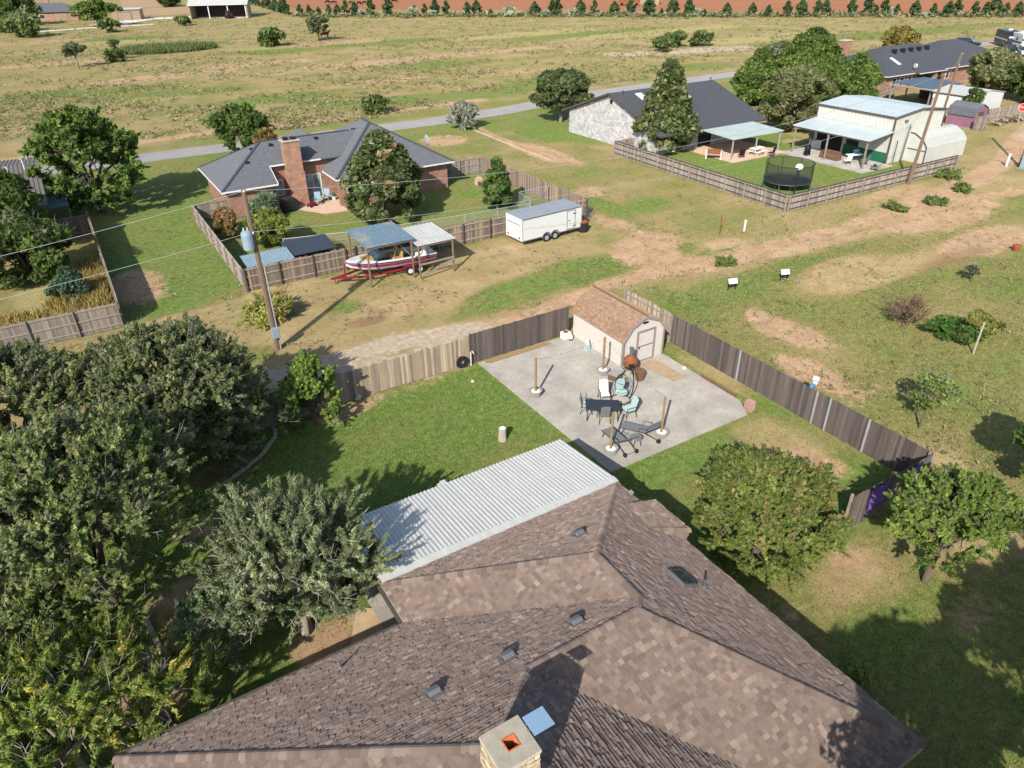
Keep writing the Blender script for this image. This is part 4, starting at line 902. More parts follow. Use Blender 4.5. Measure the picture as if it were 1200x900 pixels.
eave_trim(h1, [((10.47,64.77),(15.33,64.77)), ((10.47,64.77),(10.47,74.8)), ((20.02,66.9),(20.02,63.07)), ((20.02,63.07),(31.93,63.07)), ((31.93,63.07),(31.93,77.0))], EZ)
eave_trim(h1, [((15.3,YM-.03),(20.05,YM-.03))], ZM)
s_ = MB(); s_.bar((15.33,64.8,EZ-.06),(15.33,YM,ZM-.06),.06,.15); s_.build('fascia', 'pale_trim', h1)
s_ = MB(); s_.box(16.65,66.0,0,18.15,67.35,3.0); s_.box(16.7,66.1,3.0,18.1,67.3,5.7); ch1 = s_.build('chimney', 'orange_brick', h1)
part('crown', 'mortar_crown', ch1, (16.62,66.02,5.7,18.18,67.38,5.8)); part('flue', 'black_metal', ch1, (16.85,66.4,5.8,17.25,66.9,6.05), (17.5,66.4,5.8,17.95,66.95,6.0))
window(h1, 'y-', 15.3, .9, 16.3, 2.2, 67.4, glass='pale_glass', grid=(2, 2)); window(h1, 'y-', 18.5, .15, 19.9, 2.25, 67.4, glass='pale_glass', grid=(2, 1), name='patio_door')
window(h1, 'x-', 65.0, .9, 66.6, 2.1, 22.4, grid=(3, 3)); window(h1, 'x-', 67.6, .1, 68.6, 2.1, 22.4, frame='pale_trim', glass='pale_glass', name='door'); window(h1, 'y-', 25.0, .9, 26.4, 2.1, 63.7, grid=(2, 2)); window(h1, 'x+', 66.0, .6, 67.2, 2.0, 14.8, glass='pale_glass')
for x, y, z in ((13.6,67.6,4.05),(16.3,69.2,4.95),(18.6,69.3,5.0),(20.6,69.3,5.0),(23.4,69.0,4.5),(24.6,70.0,5.2),(14.6,69.4,4.75)): s_ = MB(); s_.box(x-.17,y-.17,z-.25,x+.17,y+.17,z+.16); s_.build('roof_vent', 'black_metal', h1)
s_ = MB(); s_.blob((30.6,66.2,4.2),(.12,.5,.5),2,10,jit=.0); s_.build('dish', 'galv', h1); s_ = MB(); s_.tube([(30.6,66.2,4.1),(30.5,66.2,3.4)],.03,5); s_.build('dish_mast', 'grey_metal', h1)
s_ = MB(); s_.prism([(15.0,66.2),(16.5,65.2),(18.4,62.2),(22.2,61.8),(22.4,67.5),(15.0,67.5)], 0, .07); struct('brick_patio', s_, 'terra_patio')
# patio things
def simple_chair(label, loc, rz_, m, z=.07):
    t = thing('patio_chair', label, 'chair', (loc[0], loc[1], z), rz_)
    part('seat', m, t, (-.28,-.28,.36,.28,.28,.42)); s_ = MB(); s_.extr([(-.26,-.28,.4),(-.26,.28,.4),(-.42,.28,1.05),(-.42,-.28,1.05)], (.05,0,.01)); s_.build('backrest', m, t)
    for a in (-1, 1):
        for b in (-1, 1): s_ = MB(); s_.bar((.22*a,.24*b,.38),(.28*a,.27*b,0),.045); s_.build('leg', 'grey_metal', t)
    for b in (-1, 1): s_ = MB(); s_.bar((-.36,.3*b,.62),(.25,.3*b,.62),.06,.03); s_.build('arm', m, t)
simple_chair('light blue patio chair beside the brick chimney', (18.75,65.3), -1.9, 'light_blue'); simple_chair('light blue patio chair nearer the patio door', (19.75,65.9), -2.2, 'light_blue')
gr = S(340, 240)
t = thing('grill', 'grill under a black cover on the brick patio', 'grill', (16.0, 64.9, .07), .3)
s_ = MB(); s_.extr([(-.8,-.35,.02),(.8,-.35,.02),(.75,-.33,.85),(.35,-.3,1.2),(-.35,-.3,1.2),(-.75,-.33,.85)], (0,.7,0)); s_.build('cover', 'netting_rim', t, bevel=.03); part('wheel', 'rubber', t, (-.7,-.4,0,-.6,-.36,.14))
tp = S(366, 243)
t = thing('toy_cart', 'small red toy cart at the patio edge', 'toy', (tp[0], tp[1], .07), .4)
s_ = MB(); s_.extr([(-.35,-.18,.16),(.35,-.18,.16),(.4,-.18,.36),(-.4,-.18,.36)], (0,.36,0)); s_.build('body', 'red_paint', t)
for a, b in ((-.3,-.23),(.3,-.23),(-.3,.23),(.3,.23)): s_ = MB(); s_.tube([(a,b-.02,.12),(a,b+.02,.12)],.12,10); s_.build('wheel', 'rubber', t)
pp = S(392, 235)
t = thing('flower_pot', 'white flower pot by the brick porch pillar', 'flower pot', (pp[0], pp[1], .07), 0); s_ = MB(); s_.lathe([(.16,0),(.24,.35),(.2,.35)],0,0,10); s_.build('pot', 'white_paint', t); s_ = MB(); s_.blob((0,0,.5),(.22,.22,.2),1,8); s_.build('plant', 'green_panel', t)
bw = S(508, 216)
t = thing('water_barrel', 'blue barrel against the brick wall under the magnolia shade', 'barrel', (bw[0], bw[1]-.5, 0), 0); s_ = MB(); s_.lathe([(.26,0),(.3,.3),(.3,.6),(.26,.9)],0,0,12); s_.build('barrel', 'blue_cloth', t); s_ = MB(); s_.lathe([(.27,.9),(.2,.95),(.02,.95)],0,0,12); s_.build('lid', 'white_paint', t)
ig = S(559, 213)
t = thing('dog_igloo', 'pale dome shaped dog house in the corner of the brick house yard', 'dog house', (ig[0]-.3, ig[1]-1.0, 0), -2.0); t.scale = (.62,.62,.7)
s_ = MB(); s_.lathe([(.75,0),(.76,.3),(.66,.75),(.4,1.05),(.05,1.15)],0,0,14); s_.build('dome', 'tan_stucco', t, smooth=True); s_ = MB(); s_.extr([(.55,-.28,.02),(.55,.28,.02),(.55,.28,.45),(.55,.1,.62),(.55,-.1,.62),(.55,-.28,.45)],(.35,0,0)); s_.build('entrance', 'dark_trim', t)
# fences of that yard
kw = dict(pal=BROWNP, railm='wood_rail', postm='dark_trim', jit=.05, rails=(.3,1.05,1.55))
fence('wood_fence', 'brown picket fence with pale rails, alley side of brick house', (8.1,48.7), (37.2,48.7), 1.65, rail_side=-1, seed=11, **kw)
fence('wood_fence', 'weathered fence along the left side of the brick house yard', (8.1,48.75), (8.1,66.0), 1.65, GREYP, 1, seed=12, railm='wood_rail')
fence('wood_fence', 'brown picket fence along the right side of the brick house yard', (37.2,48.75), (37.0,66.6), 1.65, BROWNP, -1, seed=13)
fence('wood_fence', 'short grey fence joining the brick house to its right yard fence', (31.5,66.6), (36.95,66.6), 1.65, GREYP, -1, seed=14, railm='wood_rail')
fence('wood_gate', 'grey fence and gate joining brick house to left yard fence', (8.15,66.0), (11.0,66.0), 1.65, GREYP, -1, seed=15)
def chainlink(label, pts, h=1.15):
    t = thing('chain_link_fence', label, 'fence', (*pts[0], 0))
    for (ax, ay), (bx, by) in zip(pts, pts[1:]):
        l = math.hypot(bx-ax, by-ay); n = max(1, round(l/3))
        s_ = MB(); s_.tube([(ax,ay,h),(bx,by,h)], .03, 6); s_.build('top_rail', 'galv', t)
        s_ = MB(); s_.poly([(ax,ay,.05),(bx,by,.05),(bx,by,h),(ax,ay,h)]); s_.build('mesh_panel', 'chain_link', t)
        for i in range(n+1): x, y = ax+(bx-ax)*i/n, ay+(by-ay)*i/n; s_ = MB(); s_.tube([(x,y,0),(x,y,h+.05)], .035, 6); s_.build('post', 'galv', t)
chainlink('grey chain link fence crossing the brick house back yard', [(12.5,54.6),(18,53.2),(24,52.3),(33.2,51.6)])
chainlink('grey chain link pen beside the conical tree', [(33.3,51.6),(33.6,54.0),(36.8,54.2)], 1.5)
# two low animal shelters behind the fence
def low_shelter(name, label, cx, cy, lx, ly, m, rz_, z0=1.25, z1=1.5):
    t = thing(name, label, 'shelter', (cx, cy, 0), rz_)
    part('wall', 'wood_grey', t, (-lx/2+.08,ly/2-.15,0,lx/2-.08,ly/2-.08,z1-.05), (-lx/2+.08,-ly/2+.1,0,-lx/2+.15,ly/2-.16,z0-.06), (lx/2-.15,-ly/2+.1,0,lx/2-.08,ly/2-.16,z0-.06))
    sheet_roof('roof', m, t, -lx/2, lx/2, -ly/2, ly/2, lambda x, y: z0+(z1-z0)*(y/ly+.5), sp=.25, along='y', rib=.02)
low_shelter('dog_shelter', 'low shelter with pale blue sheet roof inside fence corner', 10.3, 50.6, 3.3, 2.3, 'light_blue', 0); low_shelter('dog_shelter', 'low shelter with black sheet roof behind the alley fence', 13.6, 51.7, 3.4, 2.6, 'dark_slate_metal', 0)
# pole barns over the boat
def carport(label, x0, x1, y0, y1, zl, zh, m, extra=()):
    t = thing('carport', label, 'carport', ((x0+x1)/2, (y0+y1)/2, 0))
    zf = lambda x, y: zl+(zh-zl)*(y-y0)/(y1-y0)
    sheet_roof('roof', m, t, x0, x1, y0, y1, zf, sp=.3, along='y')
    for x in (x0+.12, x1-.12):
        for y in (y0+.15, y1-.15): s_ = MB(); s_.tube([(x,y,0),(x,y,zf(x,y)-.12)], .075, 8); s_.build('post', 'pole_wood', t)
    for y in (y0+.15, y1-.15): s_ = MB(); s_.bar((x0+.02,y,zf(x0,y)-.14),(x1-.02,y,zf(x1,y)-.14),.06,.16); s_.build('beam', 'wood_grey', t)
    for e in extra: s_ = MB(); s_.bar(e[0], e[1], .05, .13); s_.build('brace', 'wood_grey', t)
    return t
carport('carport with blue sheet roof over the boat bow', 15.5, 19.0, 44.45, 48.3, 2.95, 3.1, 'faded_blue', [((15.6,44.6,1.2),(18.9,44.6,1.2))][:0])
cp2 = carport('carport with white sheet roof over the boat stern', 19.05, 21.95, 43.95, 47.85, 2.55, 2.6, 'white_metal', [((19.15,44.0,1.1),(21.85,44.0,1.15)), ((19.2,43.98,.2),(21.85,43.98,1.0))])
s_ = MB(); s_.poly([(16.6,44.6,3.0-.0),(17.7,44.6,3.0),(17.9,47.4,3.11),(16.5,47.2,3.11)]); 
# boat on its trailer
bt = thing('boat', 'white and maroon motor boat under the carports', 'boat', (17.9, 46.25, 0), -.045)
sec = [(-3.2,.03,1.35,1.1),(-2.9,.4,1.34,.86),(-2.2,.82,1.3,.66),(-1.2,1.08,1.25,.55),(0,1.15,1.2,.5),(1.6,1.14,1.15,.5),(3.0,1.08,1.13,.52)]
def hull(mb, r0, r1, c=None, out=0.0):
    """band of the hull between fractions r0 and r1 of the way from keel to gunwale"""
    def prof(i, f):
        x, w_, zt, zk = sec[i]; pr = [(0, zk), (.72, zk+.22*(zt-zk)), (.9, zk+.55*(zt-zk)), (1, zt)]; k = f*3; j = min(int(k), 2); u = k-j
        return (pr[j][0]+(pr[j+1][0]-pr[j][0])*u)*w_+out, pr[j][1]+(pr[j+1][1]-pr[j][1])*u
    n = 5
    for sg in (-1, 1):
        vs = []; fs = []
        for i in range(len(sec)):
            for k in range(n+1): a, z = prof(i, r0+(r1-r0)*k/n); vs.append((sec[i][0], sg*a, z))
        for i in range(len(sec)-1):
            for k in range(n): fs.append((i*(n+1)+k, (i+1)*(n+1)+k, (i+1)*(n+1)+k+1, i*(n+1)+k+1))
        mb.add(vs, fs, c)
s_ = MB(); hull(s_, 0, 1)
s_.poly([(3.0, a*sec[-1][1], z) for a, z in ((0,.52),(.72,.654),(.9,.855),(1,1.13),(-1,1.13),(-.9,.855),(-.72,.654))]); hb = s_.build('hull', 'white_paint', bt)
s_ = MB(); hull(s_, .66, .88, out=.006); s_.build('stripe', 'maroon_paint', hb)
s_ = MB(); n = len(sec)
inner = [(x, w_*.86, zt) for x, w_, zt, _ in sec]
s_.add([(x, w_, zt) for x, w_, zt, _ in sec]+[(x, w_*(.86 if x > -1.4 else 0), zt+.06) for x, w_, zt, _ in sec], [(i, i+1, n+i+1, n+i) for i in range(n-1)])
s_.add([(x, -w_, zt) for x, w_, zt, _ in sec]+[(x, -w_*(.86 if x > -1.4 else 0), zt+.06) for x, w_, zt, _ in sec], [(i, n+i, n+i+1, i+1) for i in range(n-1)]); s_.build('deck', 'white_paint', bt)
part('cockpit_floor', 'sling_grey', bt, (-1.25,-.9,.75,2.85,.9,.8)); part('bow_seat', 'boat_seat', bt, (-2.1,-.4,1.1,-1.35,.4,1.38))
for x, y in ((.3,-.5),(.3,.5),(2.0,-.5),(2.0,.5)): s_ = MB(); s_.box(x-.3,y-.28,.8,x+.3,y+.28,1.15); s_.box(x+.2,y-.28,1.15,x+.34,y+.28,1.6); s_.build('seat', 'white_cloth' if x > 1 else 'boat_seat', bt, bevel=.03)
s_ = MB(); s_.extr([(-1.3,-.95,1.28),(-1.3,.95,1.28),(-.85,.8,1.75),(-.85,-.8,1.75)], (.02,0,.01)); s_.build('windshield', 'glass', bt)
part('engine_cover', 'white_paint', bt, (2.35,-.5,.8,2.95,.5,1.25), bevel=.04); s_ = MB(); s_.tube([(-.2,-1,1.2),(.2,-.95,2.2),(.2,.95,2.2),(-.2,1,1.2)], .025, 6); s_.tube([(1.2,-1,1.2),(.3,-.95,2.2)], .02, 6); s_.build('tower', 'galv', bt)
s_ = MB(); hull(s_, .9, .985, out=.008); s_.build('rub_rail', 'navy', bt)
bt.scale = (1.04, 1.05, 1.14)
tr = thing('boat_trailer', 'red boat trailer with long tongue under the boat', 'trailer', (17.9, 46.25, 0), -.045)
part('side_rail', 'red_paint', tr, (-2.2,-.8,.4,3.1,-.7,.52)); part('side_rail', 'red_paint', tr, (-2.2,.7,.4,3.1,.8,.52))
for x in (-2.0, -.4, 1.2, 2.8): part('cross_member', 'red_paint', tr, (x-.05,-.7,.41,x+.05,.7,.5))
s_ = MB(); s_.bar((-2.2,-.75,.46),(-4.3,0,.5),.1,.12); s_.bar((-2.2,.75,.46),(-4.3,0,.5),.1,.12); s_.bar((-3.4,0,.5),(-4.5,0,.5),.12,.14); s_.build('tongue', 'red_paint', tr); s_ = MB(); s_.bar((-3.5,0,.5),(-3.4,0,1.35),.08); s_.build('winch_post', 'red_paint', tr); s_ = MB(); s_.tube([(-4.2,.1,.0),(-4.2,.1,.65)],.035,6); s_.build('jack', 'grey_metal', tr)
for x in (1.0, 1.75):
    for b in (-1, 1):
        s_ = MB(); s_.tube([(x,b*.88,.33),(x,b*1.08,.33)], .33, 16); wl = s_.build('wheel', 'rubber', tr); s_ = MB(); s_.tube([(x,b*1.081,.33),(x,b*1.095,.33)], .18, 12); s_.build('rim', 'white_paint', wl)
for b in (-1, 1): part('fender', 'red_paint', tr, (.55,b*.98-.14,.68,2.2,b*.98+.14,.72)); 
# enclosed cargo trailer
ct = thing('cargo_trailer', 'white enclosed cargo trailer with grey roof beside the alley', 'trailer', (31.45, 46.75, 0), .055)
part('body', 'white_paint', ct, (-2.95,-1.15,.42,2.95,1.15,2.22), bevel=.03); s_ = MB(); s_.prism([(-2.97,-1.17),(2.97,-1.17),(2.97,1.17),(-2.97,1.17)], 2.222, 2.27); s_.build('roof', 'grey_roof_metal', ct, bevel=.02)
for z in (.44, 2.14): part('trim_strip', 'grey_metal', ct, (-2.96,-1.165,z,2.96,-1.152,z+.07))
for x in (-2.97, 2.92): part('corner_trim', 'galv', ct, (x,-1.17,.42,x+.05,-1.15,2.2))
sd_ = part('side_door', 'white_paint', ct, (1.5,-1.168,.6,2.25,-1.152,2.02)); part('door_seal', 'grey_metal', sd_, (1.44,-1.163,.54,1.5,-1.152,2.08), (2.25,-1.163,.54,2.31,-1.152,2.08), (1.5,-1.163,2.02,2.25,-1.152,2.08), (1.5,-1.163,.54,2.25,-1.152,.6))
for z in (.75, 1.75): part('hinge', 'black_metal', sd_, (2.05,-1.19,z,2.35,-1.17,z+.06))
part('handle', 'black_metal', sd_, (1.55,-1.19,1.25,1.75,-1.17,1.3))
rd_ = part('rear_door', 'white_paint', ct, (-2.975,-1.0,.5,-2.955,1.0,1.98)); part('bar_lock', 'grey_metal', rd_, (-3.0,-.9,1.7,-2.978,.9,1.74)); part('lamp', 'red_paint', rd_, (-2.995,.7,.6,-2.976,.85,.75)); part('lamp', 'red_paint', rd_, (-2.995,-.85,.6,-2.976,-.7,.75))
for x in (-.62, .22):
    for b in (-1, 1):
        s_ = MB(); s_.tube([(x,b*1.0,.34),(x,b*1.21,.34)], .34, 16); wl = s_.build('wheel', 'rubber', ct); s_ = MB(); s_.tube([(x,b*1.212,.34),(x,b*1.225,.34)], .19, 12); s_.build('rim', 'galv', wl)
    s_ = MB(); s_.tube([(x+.42*math.cos(a), -1.2, .36+.42*math.sin(a)) for a in [k*math.pi/8 for k in range(9)]], .045, 5); s_.build('fender', 'grey_metal', ct)
s_ = MB(); s_.bar((2.95,-.7,.42),(4.2,0,.42),.08,.1); s_.bar((2.95,.7,.42),(4.2,0,.42),.08,.1); s_.build('tongue', 'black_metal', ct); part('jack', 'grey_metal', ct, (3.95,-.04,0,4.03,.04,.8))
bk = S(683, 271)
t = thing('burn_barrel', 'dark drum with rusty rim beside the cargo trailer', 'drum', (bk[0], bk[1], 0), 0); s_ = MB(); s_.lathe([(.42,0),(.44,.4),(.44,.78),(.4,.8)],0,0,12); s_.build('drum', 'rubber', t); s_ = MB(); s_.lathe([(.41,.8),(.43,.86),(.3,.9),(.05,.88)],0,0,12); s_.build('rim', 'orange_clay', t)
wc = S(684, 258)
t = thing('wire_cage', 'grey wire cage standing behind the cargo trailer', 'cage', (wc[0]+.2, wc[1]+.5, 0), .2)
for k in range(7): a = -.7+k*.233; s_ = MB(); s_.tube([(a,-.5,0),(a,-.5,1.1),(a,.5,1.1),(a,.5,0)], .02, 4); s_.build('hoop', 'grey_metal', t)
for z in (.1,.45,.8): s_ = MB(); s_.tube([(-.7,-.5,z),(.7,-.5,z),(.7,.5,z),(-.7,.5,z),(-.7,-.5,z)], .02, 4); s_.build('wire', 'grey_metal', t)

# ------------------------------------------------------------------ white brick house, its yard and workshop
h2 = thing('white_house', 'white brick gabled house with dark shingle roof and skylight', 'house', (63, 69, 0))
RY, RZ2 = 69.3, 5.75
def gz(y): return 2.55+(RZ2-2.55)*(1-abs(y-RY)/9.3)
s_ = MB(); s_.extr([(55.4,60.0,2.55),(55.4,RY,RZ2),(55.4,78.6,2.55),(55.4,78.6,2.4),(55.4,RY,RZ2-.17),(55.4,60.0,2.4)], (16.6,0,0)); rf2 = s_.build('roof', 'dark_shingle_black', h2)
s_ = MB(); s_.extr([(55.9,62.0,0),(55.9,77.6,0),(55.9,77.6,gz(77.6)-.2),(55.9,RY,RZ2-.2),(55.9,62.0,gz(62)-.2)], (15.4,0,0)); s_.build('wall', 'white_brick', h2)
for a, b in (((55.37,60.0,2.47),(55.37,RY,RZ2-.08)), ((55.37,RY,RZ2-.08),(55.37,78.6,2.47))): s_ = MB(); s_.bar(a, b, .05, .22); s_.build('rake_board', 'dark_trim', h2)
s_ = MB(); s_.bar((55.4,59.97,2.47),(72,59.97,2.47),.05,.18); s_.build('fascia', 'dark_trim', h2)
s_ = MB(); s_.add([(58.6,67.0,gz(67.0)+.1),(59.5,67.0,gz(67.0)+.1),(59.5,68.4,gz(68.4)+.1),(58.6,68.4,gz(68.4)+.1),(58.6,67.0,gz(67)-.05),(59.5,67.0,gz(67)-.05),(59.5,68.4,gz(68.4)-.05),(58.6,68.4,gz(68.4)-.05)], [(0,1,2,3),(0,4,5,1),(1,5,6,2),(2,6,7,3),(3,7,4,0)]); s_.build('skylight', 'white_paint', h2)
for x, y in ((56.9,68.6),(61.5,68.9),(71.2,69.0),(70.5,66.5)): s_ = MB(); s_.tube([(x,y,gz(y)-.1),(x,y,gz(y)+.5)],.08,6); s_.build('vent_pipe', 'dark_trim', h2)
part('wall_lamp', 'black_metal', h2, (55.75,69.1,4.6,55.9,69.4,5.0)); window(h2, 'y-', 63.0, .1, 65.2, 2.1, 62.0, name='patio_door'); window(h2, 'y-', 57.2, .9, 58.6, 2.0, 62.0); window(h2, 'y-', 67, .8, 68.6, 2.0, 62.0)
pc = part('patio_cover', 'dark_trim', h2, (61.5,59.9,2.46,69.4,60.0,2.54)); sheet_roof('metal_sheet', 'sage_metal', pc, 61.4, 69.4, 55.2, 59.9, lambda x, y: 2.32+.045*(y-55.2), sp=.3, along='y')
for x in (61.7, 65.4, 69.1): part('post', 'galv', pc, (x-.06,55.35,.1,x+.06,55.47,2.3))
s_ = MB(); s_.box(61.2,54.6,0,69.6,61.9,.09); struct('covered_patio', s_, 'terra_patio')
bl = S(836, 186)
t = thing('garden_bench', 'wooden swing bench with white ends at the covered patio edge', 'bench', (bl[0], bl[1], 0), -.9)
part('seat', 'wood_rail', t, (-.75,-.25,.4,.75,.25,.46)); part('backrest', 'rust', t, (-.75,.22,.46,.75,.3,1.0))
for a in (-.85, .72): part('end_frame', 'white_paint', t, (a,-.32,0,a+.13,.34,.95))
pt_ = S(886, 182)
t = thing('picnic_table', 'white picnic table under the grey green patio cover', 'table', (pt_[0], pt_[1], .09), .1)
part('top', 'pot_fill', t, (-.9,-.4,.7,.9,.4,.75)); part('bench', 'pot_fill', t, (-.9,-.75,.42,.9,-.5,.46)); part('bench', 'pot_fill', t, (-.9,.5,.42,.9,.75,.46))
for a in (-.7, .7): s_ = MB(); s_.bar((a,-.7,0),(a,-.2,.7),.07); s_.bar((a,.7,0),(a,.2,.7),.07); s_.bar((a,-.72,.4),(a,.72,.4),.06); s_.build('leg', 'pot_fill', t)
simple_chair('dark metal chair under the patio cover of white house', S(868,186), 1.0, 'black_metal'); simple_chair('dark chair right of the white picnic table', S(903,184), 2.6, 'black_metal')
kw = dict(railm='dark_trim', postm='wood_grey', cap=True, jit=.02, rails=(.25,.75,1.3), pw=.15)
fence('wood_fence', 'long grey board fence along the left of the white house yard', (53.1,64.8), (52.5,40.1), 1.48, GREYP, -1, seed=21, **kw)
fence('wood_fence', 'grey board fence along the alley side of the white house yard', (52.55,40.05), (77.6,39.9), 1.48, GREYP, -1, seed=22, **kw)
fence('wood_fence', 'short grey fence from white brick gable to its yard fence', (53.1,64.85), (55.85,64.9), 1.48, GREYP, -1, seed=23)
# trampoline
tm = S(922, 223)
t = thing('trampoline', 'round black trampoline with safety net near the fence corner', 'trampoline', (tm[0]+.6, tm[1]+.6, 0), 0)
R0 = 2.15
s_ = MB(); s_.lathe([(.01,.78),(R0-.25,.78),(R0-.25,.8),(.01,.8)],0,0,28); s_.build('mat', 'rubber', t); s_ = MB()
s_.add([(r*math.cos(k*math.pi/16), r*math.sin(k*math.pi/16), z) for r, z in ((R0-.28,.82),(R0+.03,.8)) for k in range(32)], [(k,(k+1)%32,32+(k+1)%32,32+k) for k in range(32)]); s_.build('pad', 'navy', t)
s_ = MB(); s_.tube([(R0*math.cos(k*math.pi/16), R0*math.sin(k*math.pi/16), .78) for k in range(33)], .03, 6, cap=False); s_.build('frame_ring', 'grey_metal', t)
s_ = MB(); s_.tube([((R0+.05)*math.cos(k*math.pi/16), (R0+.05)*math.sin(k*math.pi/16), 2.45) for k in range(33)], .03, 6, cap=False); s_.build('net_ring', 'netting_rim', t)
s_ = MB(); s_.add([((R0+.04)*math.cos(k*math.pi/16), (R0+.04)*math.sin(k*math.pi/16), z) for z in (.8, 2.45) for k in range(32)], [(k,(k+1)%32,32+(k+1)%32,32+k) for k in range(32)]); s_.build('net', 'netting', t)
for k in range(8): a = k*math.pi/4+.2; s_ = MB(); s_.tube([((R0+.1)*math.cos(a),(R0+.1)*math.sin(a),0),((R0+.12)*math.cos(a),(R0+.12)*math.sin(a),1.2),((R0+.05)*math.cos(a),(R0+.05)*math.sin(a),2.5)],.03,6); s_.build('pole', 'netting_rim', t)
for k in range(4): a = k*math.pi/2+.6; s_ = MB(); s_.tube([((R0)*math.cos(a-.25),R0*math.sin(a-.25),.76),((R0+.2)*math.cos(a-.2),(R0+.2)*math.sin(a-.2),.03),((R0+.2)*math.cos(a+.2),(R0+.2)*math.sin(a+.2),.03),(R0*math.cos(a+.25),R0*math.sin(a+.25),.76)],.03,6); s_.build('leg', 'grey_metal', t)
bb = S(937, 195, 2.6)
t = thing('basketball_hoop', 'white basketball backboard on pole behind the trampoline', 'hoop', (bb[0], bb[1], 0), -2.4)
s_ = MB(); s_.tube([(-.2,0,0),(-.2,0,2.5)],.05,6); s_.build('pole', 'black_metal', t); s_ = MB(); s_.blob((0,0,2.55),(.06,.34,.3),1,12,jit=0); s_.build('backboard', 'white_paint', t); s_ = MB(); s_.tube([(.25+.2*math.cos(k*.63),.2*math.sin(k*.63),2.4) for k in range(11)],.015,5); s_.build('rim', 'orange_clay', t)
# workshop
ws = thing('workshop', 'cream metal workshop with aqua roof, awning and green wainscot', 'workshop', (78, 50, 0))
X0, X1, Y0, Y1, ZW, ZR = 74.0, 82.7, 45.3, 54.8, 4.75, 5.2
s_ = MB(); xm = (X0+X1)/2
s_.extr([(X0,Y0,0),(X1,Y0,0),(X1,Y0,ZW),(xm,Y0,ZR),(X0,Y0,ZW)], (0,Y1-Y0,0))
ribs(s_, 'y', X0+.2, X1-.2, .02, lambda x: ZR-.06-(ZR-ZW)*abs(x-xm)/(xm-X0), Y0, .42, .14, .07); ribs(s_, 'x', Y0+.2, Y1-.2, 3.45, ZW-.1, X0, .42, .14, .07)
s_.build('wall', 'cream_metal', ws)
s_ = MB(); s_.extr([(X0-.12,Y0-.12,ZW+.03),(xm,Y0-.12,ZR+.05),(X1+.12,Y0-.12,ZW+.03),(X1+.12,Y0-.12,ZW-.02),(xm,Y0-.12,ZR),(X0-.12,Y0-.12,ZW-.02)], (0,Y1-Y0+.24,0)); rw = s_.build('roof', 'aqua_metal', ws)
for k in (1, 2): y = Y0+(Y1-Y0)*k/3; s_ = MB(); s_.bar((X0-.1,y,ZW+.05),(xm,y,ZR+.07),.08,.03); s_.bar((xm,y,ZR+.07),(X1+.1,y,ZW+.05),.08,.03); s_.build('seam', 'sage_metal', rw)
for a, b in (((X0-.13,Y0-.13,ZW-.05),(X0-.13,Y1+.13,ZW-.05)), ((X0-.13,Y0-.14,ZW-.05),(xm,Y0-.14,ZR-.03)), ((xm,Y0-.14,ZR-.03),(X1+.13,Y0-.14,ZW-.05))): s_ = MB(); s_.bar(a, b, .06, .22); s_.build('eave_trim', 'dark_trim', ws)
for x, y in ((X0-.02,Y0-.04),(X0-.02,Y1-.04),(X1,Y0-.04)): part('corner_trim', 'dark_trim', ws, (x-.08,y-.06,0,x+.08,y+.06,ZW-.15))
part('wainscot', 'green_panel', ws, (X0-.04,Y0+.1,0,X0-.004,50.6,1.15)); part('door_opening_shade', 'black_metal', ws, (X0-.05,50.9,.05,X0-.01,54.2,2.5)); window(ws, 'x-', 48.9, 1.15, 50.3, 2.1, X0, frame='dark_trim'); part('side_door', 'dark_trim', ws, (75.0,Y0-.06,.03,75.35,Y0-.035,2.3)); part('downspout', 'white_metal', ws, (76.05,Y0-.12,0,76.2,Y0-.035,4.6)); part('flood_lamp', 'grey_metal', ws, (75.6,Y0-.3,4.2,75.9,Y0-.04,4.35))  # black panel paints the dark inside behind the open workshop door
aw = part('awning', 'dark_trim', ws, (70.1,45.05,2.72,70.22,54.6,2.9)); sheet_roof('awning_sheet', 'aqua_metal', aw, 70.05, 73.95, 45.0, 54.65, lambda x, y: 2.93+.115*(x-70.05), sp=3.2, along='x', rib=.03)
for y in (45.3, 50.0, 54.3): part('post', 'wood_grey', aw, (70.1,y-.07,.0,70.24,y+.07,2.72))
for y in (45.1, 54.5): s_ = MB(); s_.bar((70.2,y,2.85),(73.9,y,3.28),.05,.14); s_.build('rafter', 'dark_trim', aw)
lt = MB(); pf = [(45.26,2.9),(44.7,2.85),(43.7,2.35),(43.15,1.7),(43.1,0),(45.26,0)]; lt.extr([(77.3,y,z) for y, z in pf], (7.4,0,0)); ln_ = lt.build('lean_to', 'cream_metal', ws)
for (ya_, z_a), (yb_, z_b) in zip(pf[:4], pf[1:5]): s_ = MB(); s_.bar((77.27,ya_,z_a),(77.27,yb_,z_b),.08,.1); s_.build('frame_tube', 'dark_trim', ln_)
for k in range(5): f0 = k/5; s_ = MB(); s_.bar((77.3,43.7-(.55*f0),2.37-.65*f0),(84.7,43.7-.55*f0,2.37-.65*f0),.04,.05); s_.build('sheet_seam', 'sage_metal', ln_)
s_ = MB(); s_.bar((77.26,43.2,1.3),(77.26,45.2,1.3),.05,.08); s_.build('girt', 'dark_trim', ln_)
s_ = MB(); s_.prism([(68.8,44.3),(74,44.3),(74,54.9),(68.8,54.9)], 0, .08); struct('workshop_slab', s_, 'concrete')
def small(name, label, cat, px, py, build, z=.08, rz_=0.0): p = S(px, py); t = thing(name, label, cat, (p[0], p[1], z), rz_); build(t); return t
small('freezer', 'white chest freezer inside the workshop awning', 'freezer', 957, 174, lambda t: (part('body', 'white_paint', t, (-.7,-.35,0,.7,.35,.85), bevel=.02), part('lid', 'galv', t, (-.71,-.36,.852,.71,.36,.93), bevel=.01)), rz_=-.9)
